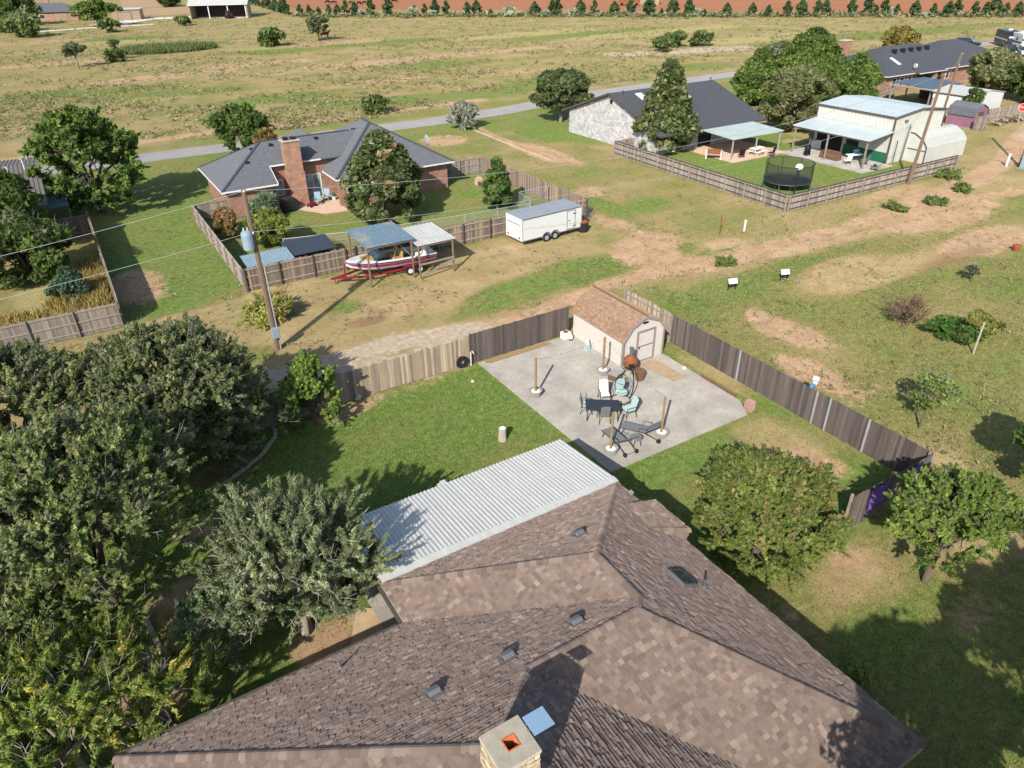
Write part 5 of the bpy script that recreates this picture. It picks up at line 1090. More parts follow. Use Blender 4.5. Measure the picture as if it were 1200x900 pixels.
small('smoker', 'black smoker grill at the left awning post', 'grill', 945, 183, lambda t: (MB().lathe([(.3,.5),(.35,.8),(.3,1.1),(.1,1.25)],0,0,12).build('body', 'black_metal', t), MB().tube([(.1,0,1.2),(.1,0,1.8)],.07,8).build('stack', 'grey_metal', t), part('leg_frame', 'black_metal', t, (-.25,-.25,0,-.2,.25,.55)), part('leg_frame', 'black_metal', t, (.2,-.25,0,.25,.25,.55))))
small('sofa', 'dark wicker sofa on the workshop slab', 'sofa', 972, 187, lambda t: (part('seat', 'wicker', t, (-1,-.35,0,1,.35,.42), bevel=.03), part('backrest', 'wicker', t, (-1,.3,.42,1,.42,.85), bevel=.03), part('armrest', 'wicker', t, (-1.12,-.35,0,-1.01,.42,.62)), part('armrest', 'wicker', t, (1.01,-.35,0,1.12,.42,.62))), rz_=-1.57)
small('picnic_table', 'pale folding table with blue cooler near the workshop wall', 'table', 1000, 190, lambda t: (part('top', 'pot_fill', t, (-.9,-.38,.7,.9,.38,.75)), part('leg', 'grey_metal', t, (-.7,-.3,0,-.65,.3,.7)), part('leg', 'grey_metal', t, (.65,-.3,0,.7,.3,.7))), rz_=-.3)
pz = S(1001, 189); t = thing('cooler', 'blue cooler on the pale folding table', 'cooler', (pz[0], pz[1], .832), .2); part('body', 'blue_cloth', t, (-.3,-.2,0,.3,.2,.3), bevel=.02); part('lid', 'white_paint', t, (-.31,-.21,.302,.31,.21,.36), bevel=.01)
simple_chair('white chair left of the blue cooler', S(992,193), 1.2, 'white_cloth', .08); simple_chair('grey chair right of the blue cooler under awning', S(1012,194), 2.4, 'sling_grey', .08)
small('mower', 'grey push mower at the right end of the workshop slab', 'mower', 1024, 200, lambda t: (part('deck', 'grey_metal', t, (-.35,-.25,.12,.35,.25,.35), bevel=.03), part('engine', 'black_metal', t, (-.15,-.15,.35,.15,.15,.55), bevel=.02), MB().tube([(-.3,-.22,.3),(-.9,-.22,.95),(-.9,.22,.95),(-.3,.22,.3)],.018,5).build('handle', 'black_metal', t)), rz_=2.2)

# ------------------------------------------------------------------ third house with its outbuildings
h3 = thing('brick_house', 'orange brick house with near black hip roof and row of vents', 'house', (124, 78, 0))
s_ = MB(); a0 = hip(s_, 111.2, 136, 71.0, 85.5, 2.6, .43); a1 = hip(s_, 130, 149, 73.0, 86.0, 2.6, .43, .01); hip(s_, 118, 125.5, 70.2, 80, 2.6, .43, .02)
r3 = s_.build('roof', 'dark_shingle_black', h3)
part('wall', 'orange_brick', h3, (111.8,71.7,0,135.4,84.9,2.48), (130.6,73.7,0,148.4,85.4,2.47))
eave_trim(h3, [((111.17,70.97),(118,70.97)), ((118,70.17),(125.5,70.17)), ((125.5,70.97),(136,70.97)), ((111.17,70.97),(111.17,85.5)), ((136,72.97),(149,72.97))], 2.6)
for k in range(5): x = 119.5+k*2.2; part('roof_vent', 'black_metal', h3, (x-.3,76.0,4.5,x+.3,76.6,5.45))
s_ = MB(); s_.extr([(116.6,73.2,3.62),(117.3,73.2,3.62),(117.3,75.0,4.42),(116.6,75.0,4.42)], (0,0,.12)); s_.build('skylight', 'white_paint', h3)
c3 = part('chimney', 'orange_brick', h3, (117.4,84.2,2.5,119.2,85.4,6.1)); part('crown', 'mortar_crown', c3, (117.3,84.1,6.1,119.3,85.5,6.25))
for x in (113.6, 115.6, 117.6, 128): window(h3, 'y-', x, .9, x+.9, 2.0, 71.7, frame='pale_trim')
part('porch', 'black_metal', h3, (120,71.6,.0,126.5,71.68,2.3)); part('porch_post', 'orange_brick', h3, (123,70.5,0,123.6,71.1,2.48)); s_ = MB(); s_.blob((118.6,71.6,3.5),(.1,.4,.4),2,8,jit=0); s_.build('dish', 'galv', h3)  # the porch is a flat black panel painting the shade under its roof
cpb = thing('carport', 'open carport with blue sheet roof before the orange brick house', 'carport', (109, 62, 0))
sheet_roof('roof', 'blue_metal', cpb, 105.2, 113.0, 60.2, 66.5, lambda x, y: 2.75+.03*(y-60.2), sp=.5, along='y')
for x in (105.4, 109.2, 112.8):
    for y in (60.4, 66.3): part('post', 'wood_grey', cpb, (x-.08,y-.08,0,x+.08,y+.08,2.66))
part('beam', 'wood_rail', cpb, (104.95,60.0,2.52,105.15,66.6,2.72)); part('beam', 'wood_rail', cpb, (105.2,60.0,2.5,113.0,60.16,2.7)); part('back_wall', 'dark_trim', cpb, (112.85,60.6,0,112.95,66.2,2.55))
ms = thing('metal_shed', 'white metal shed beside the blue roofed carport', 'shed', (108.7, 57, 0))
s_ = MB(); s_.extr([(105,54.2,0),(112.4,54.2,0),(112.4,54.2,2.5),(108.7,54.2,3.05),(105,54.2,2.5)], (0,5.6,0)); ribs(s_, 'x', 54.3, 59.7, .02, 2.4, 105, .45); s_.build('wall', 'white_paint', ms)
s_ = MB(); s_.extr([(104.85,54.05,2.54),(108.7,54.05,3.12),(112.55,54.05,2.54),(112.55,54.05,2.48),(108.7,54.05,3.06),(104.85,54.05,2.48)], (0,5.9,0)); s_.build('roof', 'cream_metal', ms); part('eave_trim', 'dark_trim', ms, (104.8,54.0,2.42,104.86,59.95,2.53))
pk = thing('garden_shed', 'pink barn shaped shed with dark grey roof by the lane', 'shed', (100, 51.8, 0))
pg = [(98.6,1.45),(99.0,2.15),(100.1,2.65),(101.2,2.15),(101.6,1.45)]
s_ = MB(); s_.extr([(98.6,50.2,0),(101.6,50.2,0)]+[(x,50.2,z) for x, z in pg[::-1]], (0,3.4,0)); s_.build('wall', 'pink_paint', pk)
s_ = MB(); po = [(98.45,1.35),(98.92,2.2),(100.1,2.73),(101.28,2.2),(101.75,1.35)]; s_.extr([(x,50.05,z) for x, z in po]+[(x,50.05,z-.05) for x, z in po[::-1]], (0,3.7,0)); s_.build('roof', 'dark_shingle', pk); part('door', 'dark_trim', pk, (99.5,50.14,.05,100.6,50.19,1.8))
fence('wood_fence', 'old grey fence panel standing beside the pink shed', (97.5,49.4), (98.3,48.3), 1.7, GREYP, -1, seed=31); fence('wood_fence', 'old grey fence running behind the firewood pile', (102,51.5), (122,50.5), 1.5, GREYP, -1, seed=32); fence('wood_fence', 'brown fence panel left of the blue roofed carport', (102.5,68.0), (110.5,69.0), 1.7, BROWNP, -1, seed=33)
wp = thing('firewood_pile', 'pile of split firewood near the stop sign', 'firewood', (104, 49.6, 0)); rg = random.Random(9)
for k in range(46): x = 101.5+rg.random()*7.5; y = 49.3+rg.uniform(-.5,.5); z = .12+.75*rg.random()*(1-abs(x-105)/6); a = rg.uniform(-.5,.5); s_ = MB(); s_.tube([(x-.3*math.sin(a),y-.3*math.cos(a),z),(x+.3*math.sin(a),y+.3*math.cos(a),z+rg.uniform(-.1,.1))],rg.uniform(.08,.15),6); s_.build('log', rg.choice(('bark_pale','post_wood','bark')), wp)
ss_ = S(1192, 146)
t = thing('stop_sign', 'red octagonal stop sign beside the lane at right', 'sign', (ss_[0], ss_[1], 0), math.atan2(-ss_[1], -ss_[0]))
s_ = MB(); s_.tube([(0,0,0),(0,0,2.4)],.04,6); s_.build('post', 'galv', t); oc = [(.5*math.cos(math.pi/8+k*math.pi/4), .5*math.sin(math.pi/8+k*math.pi/4)) for k in range(8)]
s_ = MB(); s_.extr([(.05,a,2.1+b) for a, b in oc], (.02,0,0)); fc_ = s_.build('plate', 'sign_white', t); s_ = MB(); s_.extr([(.071,a*.93,2.1+b*.93) for a, b in oc], (.004,0,0)); s_.build('face', 'sign_red', fc_)
fcu = bpy.data.curves.new('lettering', 'FONT'); fcu.body = 'STOP'; fcu.size = .36; fcu.align_x = 'CENTER'; fcu.align_y = 'CENTER'; fcu.extrude = .002
tmp = bpy.data.objects.new('lettering', fcu); col.objects.link(tmp); lme = bpy.data.meshes.new_from_object(tmp.evaluated_get(bpy.context.evaluated_depsgraph_get())); bpy.data.objects.remove(tmp)
fo = link('lettering', lme, fc_); fo.rotation_euler = (math.pi/2, 0, math.pi/2); fo.location = (.08, 0, 2.1); lme.materials.clear(); lme.materials.append(MATS['sign_white'])

# ------------------------------------------------------------------ left-hand neighbour
hl = thing('tin_roof_house', 'house with ribbed brown tin roof at the left edge', 'house', (-9, 78, 0))
sheet_roof('roof', 'brown_tin', hl, -18, -2.35, 69.2, 79.0, lambda x, y: 2.65+.14*(y-69.2), sp=.32, along='y', rib=.05); sheet_roof('roof', 'brown_tin', hl, -18, -2.35, 79.0, 88.0, lambda x, y: 4.03-.14*(y-79.0), sp=.32, along='y', rib=.05)
s_ = MB(); s_.extr([(-2.9,69.8,0),(-2.9,87.4,0),(-2.9,87.4,2.75),(-2.9,79,3.93),(-2.9,69.8,2.65)], (-14.6,0,0)); s_.build('wall', 'wood_grey', hl)
for x, y in ((-4.6,76.0),(-3.4,77.5)): s_ = MB(); z = 2.65+.14*(y-69.2); s_.tube([(x,y,z-.1),(x,y,z+.9),(x-.15,y,z+1.0)],.06,6); s_.build('vent_pipe', 'white_paint', hl)
s_ = MB(); s_.blob((-3.0,79.6,4.5),(.12,.4,.4),2,8,jit=0); s_.build('dish', 'galv', hl)
part('lean_roof', 'blue_metal', hl, (-2.3,70.5,2.0,-.9,76.0,2.1)); part('lean_post', 'wood_grey', hl, (-1.05,70.6,0,-.95,70.7,2.0))
fence('wood_fence', 'grey fence with pale rails beyond the golden grass at left', (-22,47.35), (.15,47.35), 1.7, GREYP, -1, seed=41, railm='wood_rail'); fence('wood_fence', 'grey fence running away along the left lawn strip', (.25,47.4), (.25,68.0), 1.95, GREYP, 1, seed=42); fence('wood_fence', 'short brown fence beside the tin roofed house', (-2.2,68.1), (.2,68.1), 1.7, BROWNP, -1, seed=43)
ptk = S(83, 260)
t = thing('propane_tank', 'small white tank behind the left neighbour fence', 'tank', (ptk[0]-.4, ptk[1]-3, 0), .4)
s_ = MB(); s_.tube([(-.9,0,.75),(-.75,0,.75),(.75,0,.75),(.9,0,.75)], [.2,.45,.45,.2], 12); s_.build('tank', 'galv', t, smooth=True); part('leg', 'grey_metal', t, (-.6,-.3,0,-.5,.3,.4)); part('leg', 'grey_metal', t, (.5,-.3,0,.6,.3,.4))

# ------------------------------------------------------------------ utility poles and wires
def pole(label, x, y, h, lean=(0, 0), transformer=False, arm=False):
    t = thing('utility_pole', label, 'utility pole', (x, y, 0), 0)
    s_ = MB(); s_.tube([(0,0,-.2),(lean[0]*.5,lean[1]*.5,h/2),(lean[0],lean[1],h)], [.17,.145,.12], 10); s_.build('shaft', 'pole_wood', t)
    if transformer:
        s_ = MB(); s_.lathe([(.05,6.3),(.3,6.35),(.31,7.15),(.26,7.3),(.1,7.36)], -.42, -.1, 14); tf = s_.build('transformer', 'light_blue', t)
        for k in (-.1, .1): s_ = MB(); s_.lathe([(.05,7.3),(.06,7.4),(.03,7.55)], -.42+k, -.1, 8); s_.build('bushing', 'galv', tf)
        s_ = MB(); s_.bar((-.2,-.05,6.9),(0,0,6.9),.08,.3); s_.build('bracket', 'grey_metal', tf); s_ = MB(); s_.tube([(.16,-.12,0),(.15,-.12,5.2)],.04,6); s_.build('conduit', 'galv', t)
        s_ = MB(); s_.box(-.2,-.42,.9,.2,-.18,1.55); s_.build('meter_box', 'light_blue', t, bevel=.02)
    for z in (h-.15, 7.1):
        if z < h: s_ = MB(); s_.lathe([(.04,z),(.07,z+.08),(.03,z+.16)], lean[0]*z/h, lean[1]*z/h-.16, 8); s_.build('insulator', 'galv', t)
    return t
pole('wooden utility pole with grey transformer beside the alley', 7.5, 39.1, 9.5, (-.1,0), True)
pole('leaning wooden utility pole in front of the workshop', 69.3, 39.5, 9.95, (.4,-.3)); pole('grey wooden utility pole behind the workshop by pink shed', 97.6, 53.7, 8.5, (-.4,-.5)); pole('wooden utility pole at the right edge with blue cabinet', 84.6, 37.0, 9.0, (.3,0)); pole('wooden utility pole far along the alley at left', -52, 38.6, 9.5)
def wire(label, a, b, sag):
    n = 24; s_ = MB(); s_.tube([(a[0]+(b[0]-a[0])*i/n, a[1]+(b[1]-a[1])*i/n, a[2]+(b[2]-a[2])*i/n-4*sag*(i/n)*(1-i/n)) for i in range(n+1)], .012, 5); tag(s_.build('power_line', 'galv'), label, 'power line')
wire('upper power line from transformer pole toward the workshop pole', (7.4,38.95,9.45), (69.7,39.1,9.95), 2.0); wire('lower power line from transformer pole toward the workshop pole', (7.45,38.95,7.25), (69.5,39.1,7.3), 1.6)
wire('upper power line running left from the transformer pole', (7.4,38.95,9.45), (-52,38.5,9.45), 1.9); wire('lower power line running left from the transformer pole', (7.45,38.95,7.25), (-52,38.5,7.25), 1.5); wire('power line between workshop pole and the pole behind it', (69.7,39.2,9.9), (97.2,53.2,8.45), .7)
cb = S(1190, 196)
t = thing('utility_cabinet', 'pale blue utility cabinet at the foot of right edge pole', 'cabinet', (cb[0]+.3, cb[1]-.6, 0), .2); part('body', 'light_blue', t, (-.4,-.3,.05,.4,.3,1.3), bevel=.03); part('plinth', 'concrete', t, (-.5,-.4,0,.5,.4,.05)); part('door', 'light_blue', t, (-.35,-.325,.15,.35,-.303,1.2))
def marker(label, px, py, h, r, m):
    p = S(px, py); t = thing('marker_post', label, 'marker', (p[0], p[1], 0), .3); s_ = MB(); s_.tube([(0,0,0),(0,0,h)], r, 8); s_.build('post', m, t); s_ = MB(); s_.lathe([(r*1.25,h),(r*1.2,h+.08),(.01,h+.12)],0,0,8); s_.build('cap', m, t)
marker('white marker tube left of the right edge pole', 1179, 195, 1.2, .12, 'white_paint'); marker('white marker post in the dry grass by the track', 872, 271, .85, .09, 'white_paint'); marker('thin dark stake left of the white marker post', 843, 275, 1.5, .05, 'rust'); marker('pale leaning stake beside the small green bush', 1140, 415, 1.9, .05, 'silver_log')
def solar(label, px, py):
    p = S(px, py); t = thing('solar_lamp', label, 'solar panel', (p[0], p[1], 0), AZA+math.pi+.2); t.scale = (.75, .75, .85)
    for b in (-.35, .35): part('leg', 'black_metal', t, (-.04,b-.03,0,.04,b+.03,.75))
    s_ = MB(); s_.extr([(-.1,-.48,.95),(-.1,.48,.95),(.2,.48,.55),(.2,-.48,.55)], (.03,0,.03)); s_.build('frame', 'black_metal', t); s_ = MB(); s_.extr([(-.07,-.44,.975),(-.07,.44,.975),(.2,.44,.615),(.2,-.44,.615)], (.012,0,.012)); s_.build('panel', 'white_paint', t)
solar('small tilted white panel on legs, nearer the shed fence', 857, 340); solar('small tilted white panel on legs, farther along the track', 918, 329)
op = S(1190, 294)
t = thing('clay_pot', 'orange clay pot lying in the field near right edge', 'pot', (op[0], op[1], 0), .4); s_ = MB(); s_.lathe([(.17,0),(.27,.3),(.29,.4),(.22,.38)],0,0,12); s_.build('pot', 'orange_clay', t); s_ = MB(); s_.lathe([(.3,.38),(.32,.42),(.3,.47),(.22,.45)],0,0,12); s_.build('rim', 'orange_clay', t)

# ------------------------------------------------------------------ trees and plants
def leaf_object(name, cen, size, asp, cols, seed, parent, m, upb=0.5, outdir=None, kind=None, axis=None, tri=False):
    rs = np.random.RandomState(seed); n = len(cen)
    nn = rs.normal(size=(n, 3)); nn[:, 2] += upb*1.6
    if outdir is not None: nn += outdir*0.4
    nn /= np.linalg.norm(nn, axis=1, keepdims=True)
    r = rs.normal(size=(n, 3)) if axis is None else axis+rs.normal(size=(n, 3))*.35
    u = r-nn*np.sum(r*nn, 1, keepdims=True); u /= np.linalg.norm(u, axis=1, keepdims=True)+1e-9; v = np.cross(nn, u)
    sz = (size*rs.uniform(.65, 1.35, n))[:, None]
    U_, V_2 = u*sz*asp*.5, v*sz*.5
    K = 3 if tri else 4
    co = np.empty((n, K, 3), np.float32)
    if tri: co[:, 0] = cen+U_*1.15; co[:, 1] = cen-U_*.75+V_2*1.15; co[:, 2] = cen-U_*.55-V_2*1.15
    else: co[:, 0] = cen-U_; co[:, 1] = cen+V_2-U_*.15; co[:, 2] = cen+U_; co[:, 3] = cen-V_2-U_*.15
    me = bpy.data.meshes.new(name); me.vertices.add(K*n); me.vertices.foreach_set('co', co.ravel())
    me.loops.add(K*n); me.loops.foreach_set('vertex_index', np.arange(K*n, dtype=np.int32)); me.polygons.add(n); me.polygons.foreach_set('loop_start', np.arange(0, K*n, K, dtype=np.int32)); me.update(calc_edges=True)
    a = me.color_attributes.new('col', 'FLOAT_COLOR', 'POINT')
    c4 = np.concatenate([np.repeat(cols, K, 0), np.ones((K*n, 1))], 1).astype(np.float32); a.data.foreach_set('color', c4.ravel())
    me.materials.append(MATS[m])
    return link(name, me, parent, kind)
def dome(t): return math.sqrt(max(0, 1-(1.55*t-.55)**2)) if t > .35 else .55+.45*min(1, t/.35)
def ball(t): return math.sqrt(max(0.02, 1-(2*t-1)**2))
def cone(t): return max(.06, (1-t)**.62) if t > .15 else .78+.85*t
def egg(t): return max(.1, math.sin(math.pi*min(1, (t*.86+.14))**.8))
def vase(t): return .25+.75*t**.7 if t < .75 else math.sqrt(max(.02, 1-((t-.6)/.4)**2))
GREEN = [((.075,.115,.022),3),((.11,.15,.032),3),((.05,.08,.018),2),((.16,.18,.045),1)]
def tree(name, label, cat, x, y, h, R, z0, prof, nclump, nleaf, ls, pal, seed, asp=1.7, m='leaf', bark='bark', tr=.16, limbs=6, crad=None, lump=.25, twigs=0, group=None, rxy=(1, 1), mode='clump', lean=(0, 0), upb=.5, fill=.45, trunk=True, tilt_out=True, sup=.35, sln=1.0, nsp=9, cap=.35, twm='twig_grey'):
    """tapered trunk, limbs to the clumps, a crown of leaf-sized faces with an uneven outline"""
    rs = np.random.RandomState(seed); rg = random.Random(seed)
    t = thing(name, label, cat, (x, y, 0), 0, group)
    crad = crad or R*.26
    ph = rs.uniform(0, 6.28, 6); am = rs.uniform(.4, 1, 6)
    def rad(tt, a):
        k = 1+lump*(am[0]*math.sin(2*a+ph[0]+3*tt)+am[1]*math.sin(3*a+ph[1]-5*tt)+am[2]*math.sin(5*a+ph[2]+7*tt)+am[3]*math.sin(7*a+ph[3]))*.5
        return prof(tt)*R*k
    C = []
    tb_ = [(k/60, prof(k/60)) for k in range(60, 11, -1)]
    for i in range(nclump):
        tt = rs.uniform(0, 1)**.85; a = rs.uniform(0, 6.283)
        if rs.uniform() < cap:
            rr_ = .85*math.sqrt(rs.uniform()); tt = next((k_ for k_, p_ in tb_ if p_ >= rr_), .3)*rs.uniform(.88, 1.0); r = rr_*R*rad(tt, a)/max(.05, prof(tt)*R)
            C.append((r*math.cos(a)*rxy[0]+lean[0]*tt, r*math.sin(a)*rxy[1]+lean[1]*tt, z0+(h-z0)*(tt*.92+.02))); continue
        f = fill+(1-fill)*math.sqrt(rs.uniform(0, 1)); r = max(0, rad(tt, a)*f-crad*.35)
        C.append((r*math.cos(a)*rxy[0]+lean[0]*tt, r*math.sin(a)*rxy[1]+lean[1]*tt, z0+(h-z0)*(tt*.92+.04)))
    C = np.array(C)
    # wood
    wood = MB(); fork = min(z0+.15*(h-z0), .45*h)
    if trunk: wood.tube([(0,0,-.1),(lean[0]*.05,lean[1]*.05,fork*.5),(lean[0]*.12,lean[1]*.12,fork)], [tr*1.25, tr, tr*.85], 8)
    ends = []
    for k in range(limbs):
        a = 6.283*k/limbs+rs.uniform(-.4, .4); tt = rs.uniform(.45, .8); r = rad(tt, a)*.5
        e = np.array((r*math.cos(a)*rxy[0]+lean[0]*tt, r*math.sin(a)*rxy[1]+lean[1]*tt, z0+(h-z0)*tt)); s0 = np.array((lean[0]*.12, lean[1]*.12, fork)); mid = s0*.5+e*.5+np.array((0, 0, .08*(h-z0)))+rs.normal(size=3)*.08*R
        wood.tube([tuple(s0), tuple(mid), tuple(e)], [tr*.6, tr*.4, tr*.18], 6); ends += [mid, e, s0*.25+mid*.75, mid*.5+e*.5]
    ends = np.array(ends)
    for c in C[::max(1, len(C)//110)]:
        j = np.argmin(((ends-c)**2).sum(1)); wood.tube([tuple(ends[j]), tuple((ends[j]+c)/2+rs.normal(size=3)*.05*R), tuple(c)], [tr*.16, tr*.11, tr*.05], 4, cap=False)
    wood.build('trunk', bark, t, smooth=True)
    if twigs:
        tw = MB()
        for k in range(twigs):
            c = C[rs.randint(len(C))]; d = c-np.array((0, 0, z0+(h-z0)*.25)); d = d/(np.linalg.norm(d)+1e-6)+rs.normal(size=3)*.45+np.array((0, 0, .5)); d /= np.linalg.norm(d); l = crad*rs.uniform(.9, 1.75); b = c+d*l; q_ = c+d*l*.5+rs.normal(size=3)*.06*l
            tw.tube([tuple(c-d*crad*.5), tuple(q_), tuple(b)], [.018, .012, .005], 3, cap=False)
            for _ in range(2): e = q_+(b-q_)*rs.uniform(0, .7); d2 = d+rs.normal(size=3)*.6; d2 /= np.linalg.norm(d2); tw.tube([tuple(e), tuple(e+d2*l*.4)], [.008, .004], 3, cap=False)
        tw.build('twigs', twm, t, kind='stuff')
    # leaves
    pc = np.array([c for c, _ in pal]); pw = np.array([w_ for _, w_ in pal]); pw = pw/pw.sum()
    cl = rs.randint(0, nclump, nleaf); ctone = rs.uniform(.82, 1.18, nclump); cpal = rs.choice(len(pal), nclump, p=pw)
    g3 = rs.normal(size=(nleaf, 3)); g3 /= np.linalg.norm(g3, axis=1, keepdims=True)
    csz = rs.uniform(.65, 1.25, nclump)
    if mode == 'spray':
        ns = nclump*nsp; si = rs.randint(0, nclump, ns); base = C[si]; dr = base-np.array((lean[0]*.3, lean[1]*.3, z0+.1*(h-z0))); dr /= np.linalg.norm(dr, axis=1, keepdims=True)+1e-6
        dr = dr*.75+rs.normal(size=(ns, 3))*.45+np.array((0, 0, sup)); dr /= np.linalg.norm(dr, axis=1, keepdims=True); ll = crad*sln*rs.uniform(.7, 1.8, ns)
        sp = rs.randint(0, ns, nleaf); f = rs.uniform(-.3, 1, nleaf); bend = np.array((0, 0, -.25))*(np.clip(f, 0, 1)**2)[:, None]
        cen = base[sp]+(dr[sp]*f[:, None]+bend*.6)*ll[sp][:, None]+rs.normal(size=(nleaf, 3))*.05*crad; axis_ = dr[sp]; cl = si[sp]
    else:
        rr = (rs.uniform(0, 1, nleaf)**.42)*crad*csz[cl]; cen = C[cl]+g3*rr[:, None]*np.array((1, 1, .72)); axis_ = None
    mixp = np.where(rs.uniform(size=nleaf) < .6, cpal[cl], rs.choice(len(pal), nleaf, p=pw))
    cols = pc[mixp]*(1.76*ctone[cl]*rs.uniform(.7, 1.3, nleaf))[:, None]
    ctr = np.array((lean[0]*.5, lean[1]*.5, (z0+h)*.45)); od = cen-ctr; od /= np.linalg.norm(od, axis=1, keepdims=True)+1e-6
    leaf_object('crown', cen, ls, asp, cols, seed+7, t, m, upb, od if tilt_out else None, axis=axis_, tri=(m != 'leaf_waxy'))
    return t
PEC = [((.11,.13,.055),4),((.155,.17,.07),3),((.075,.095,.038),2.5),((.2,.2,.08),1.2),((.17,.17,.115),1.8)]
big = dict(asp=1.9, bark='bark', tr=.24, limbs=8, twigs=380, lump=.32, mode='spray', crad=.66, fill=.3, sup=.6, nsp=9, upb=.35, cap=.5)
tree('pecan_tree', 'broad tree with bare grey twigs over the back fence, left of lawn', 'tree', 0.7, 29.6, 6.8, 3.7, 1.0, dome, 260, 200000, .082, PEC, 1, group=None, **big)
tree('pecan_tree', 'dark leafy tree at left edge behind the twiggy back fence tree', 'tree', -4.8, 30.2, 7.0, 3.9, 1.0, dome, 240, 150000, .086, PEC, 2, **big)
tree('pecan_tree', 'large green tree left of the silvery tree, middle of left edge', 'tree', -2.9, 22.6, 7.5, 3.7, .9, dome, 290, 220000, .082, [((.11,.138,.047),4),((.15,.172,.062),3),((.075,.098,.034),2),((.19,.195,.08),1.3),((.165,.165,.11),1.2)], 3, **{**big, 'twigs': 260})
tree('pecan_tree', 'shaded tree overhanging the curved stone edging', 'tree', 3.0, 29.4, 3.9, 1.9, .4, dome, 60, 24000, .105, PEC, 4, **{**big, 'twigs': 60, 'tr': .15})
tree('olive_tree', 'silvery green upright-twigged tree beside the white patio cover', 'tree', 2.5, 18.1, 4.9, 2.3, 1.35, lambda t: .72+.28*math.sin(math.pi*min(1, t*1.1)) if t < .72 else math.sqrt(max(.03, 1-((t-.45)/.56)**2)), 130, 130000, .044, [((.115,.135,.066),4),((.175,.19,.105),3),((.072,.09,.038),3),((.25,.255,.155),1.3)], 5, asp=4.6, mode='spray', bark='bark_pale', tr=.2, limbs=7, crad=.62, twigs=260, lump=.26, rxy=(1.05, 1.0), sup=.95, sln=1.45, nsp=5, twm='silver_log')
tree('olive_tree', 'low silvery sapling left of the silvery green tree', 'tree', 0.3, 18.6, 2.7, 1.25, .2, ball, 34, 13000, .06, [((.14,.18,.1),4),((.2,.235,.14),2),((.1,.14,.07),3)], 6, asp=3.4, mode='spray', bark='bark_pale', tr=.06, limbs=5, crad=.45)
MIM = [((.12,.155,.035),4),((.185,.205,.05),3),((.08,.11,.024),2.2),((.27,.23,.05),.9),((.36,.24,.04),.25)]
tree('mimosa_tree', 'feathery yellow green mimosa tree in the bottom left corner', 'tree', -4.4, 16.4, 4.1, 3.0, .6, dome, 110, 90000, .048, MIM, 8, asp=3.6, mode='spray', bark='bark_pale', tr=.12, limbs=10, crad=.62, twigs=90, lump=.4, nsp=6, twm='bark_pale')
tree('mimosa_tree', 'yellow green mimosa branches reaching to the brown roof edge', 'tree', -1.9, 15.9, 3.0, 1.5, .8, dome, 26, 10000, .048, MIM, 9, asp=3.6, mode='spray', bark='bark_pale', tr=.07, limbs=9, crad=.55, twigs=50, lump=.4, nsp=6, twm='bark_pale')
tree('shrub_tree', 'bright green tree against the tan back fence by the lawn', 'tree', 6.85, 30.2, 3.9, 1.5, .25, egg, 110, 46000, .095, [((.125,.175,.038),4),((.165,.215,.05),3),((.085,.125,.028),2)], 10, tr=.07, crad=.36, limbs=7, mode='spray', sup=.5, lump=.35)
YT = [((.105,.13,.03),4),((.14,.165,.04),3),((.07,.095,.022),2),((.19,.155,.06),1.1)]
tree('elm_tree', 'dense yellow green round tree between house and right fence', 'tree', 18.2, 12.3, 4.3, 2.55, .2, dome, 300, 150000, .082, YT, 11, tr=.17, crad=.44, lump=.2, twigs=60, mode='spray', fill=.5, sup=.5, upb=.3, cap=.55)
tree('elm_tree', 'green tree leaning over the right corner of dark fence', 'tree', 22.5, 8.2, 4.5, 1.8, 1.2, dome, 140, 70000, .085, [((.12,.17,.035),4),((.17,.21,.05),3),((.08,.115,.028),3)], 12, tr=.12, crad=.42, lump=.34, twigs=80, bark='bark', lean=(.5, -.2), mode='spray', sup=.45, fill=.3, upb=.3)
# off to the right and below the picture: the trees whose shade falls beside the house
for k, (x, y, h, R) in enumerate(((11.0,-.3,8.0,2.6),(15.4,-1.6,9.0,3.4),(20.2,-1.0,8.8,3.4),(25.0,.4,7.6,2.8),(8.6,-1.0,9.2,2.9))):
    tree('shade_tree', ['tall shade tree just below the picture by the house corner', 'tall shade tree right of the house corner, outside the picture', 'shade tree outside the picture beside the right lawn', 'tall shade tree in front of the house, outside the picture', 'tall shade tree by the front eave, outside the picture'][k], 'tree', x, y, h, R, 2.0, dome, 110, 11000, .165, GREEN, 20+k, crad=.55, tr=.14, lump=.4, fill=.2)
tree('shade_tree', 'small tree outside the right edge of the field', 'tree', 30.6, 8.3, 4.2, 1.5, 1.2, dome, 40, 6000, .2, GREEN, 25, crad=.5, tr=.1)
# brick house yard
MAG = [((.04,.058,.018),4),((.065,.082,.026),3),((.1,.1,.045),1.4),((.15,.1,.05),.35)]
tree('magnolia_tree', 'big dark glossy magnolia in front of the brick house', 'tree', 22.3, 57.6, 7.5, 3.55, .3, lambda t: .9+.1*math.sin(t*6) if t < .3 else max(.1, 1-((t-.25)/.8)**1.7), 210, 26000, .3, MAG, 30, m='leaf_waxy', tr=.22, crad=.6, lump=.24, upb=.3, fill=.62)
tree('magnolia_tree', 'conical dark magnolia in front of the white brick house', 'tree', 58.2, 62.3, 9.8, 3.5, .4, cone, 230, 26000, .32, MAG, 31, m='leaf_waxy', tr=.22, crad=.72, lump=.16, upb=.3)
tree('holly_tree', 'small conical green tree by the chain link pen', 'tree', 31.7, 54.6, 4.6, 1.45, .15, cone, 70, 9000, .2, [((.06,.1,.025),3),((.1,.14,.04),3),((.04,.065,.02),2)], 32, tr=.1, crad=.42, lump=.14)
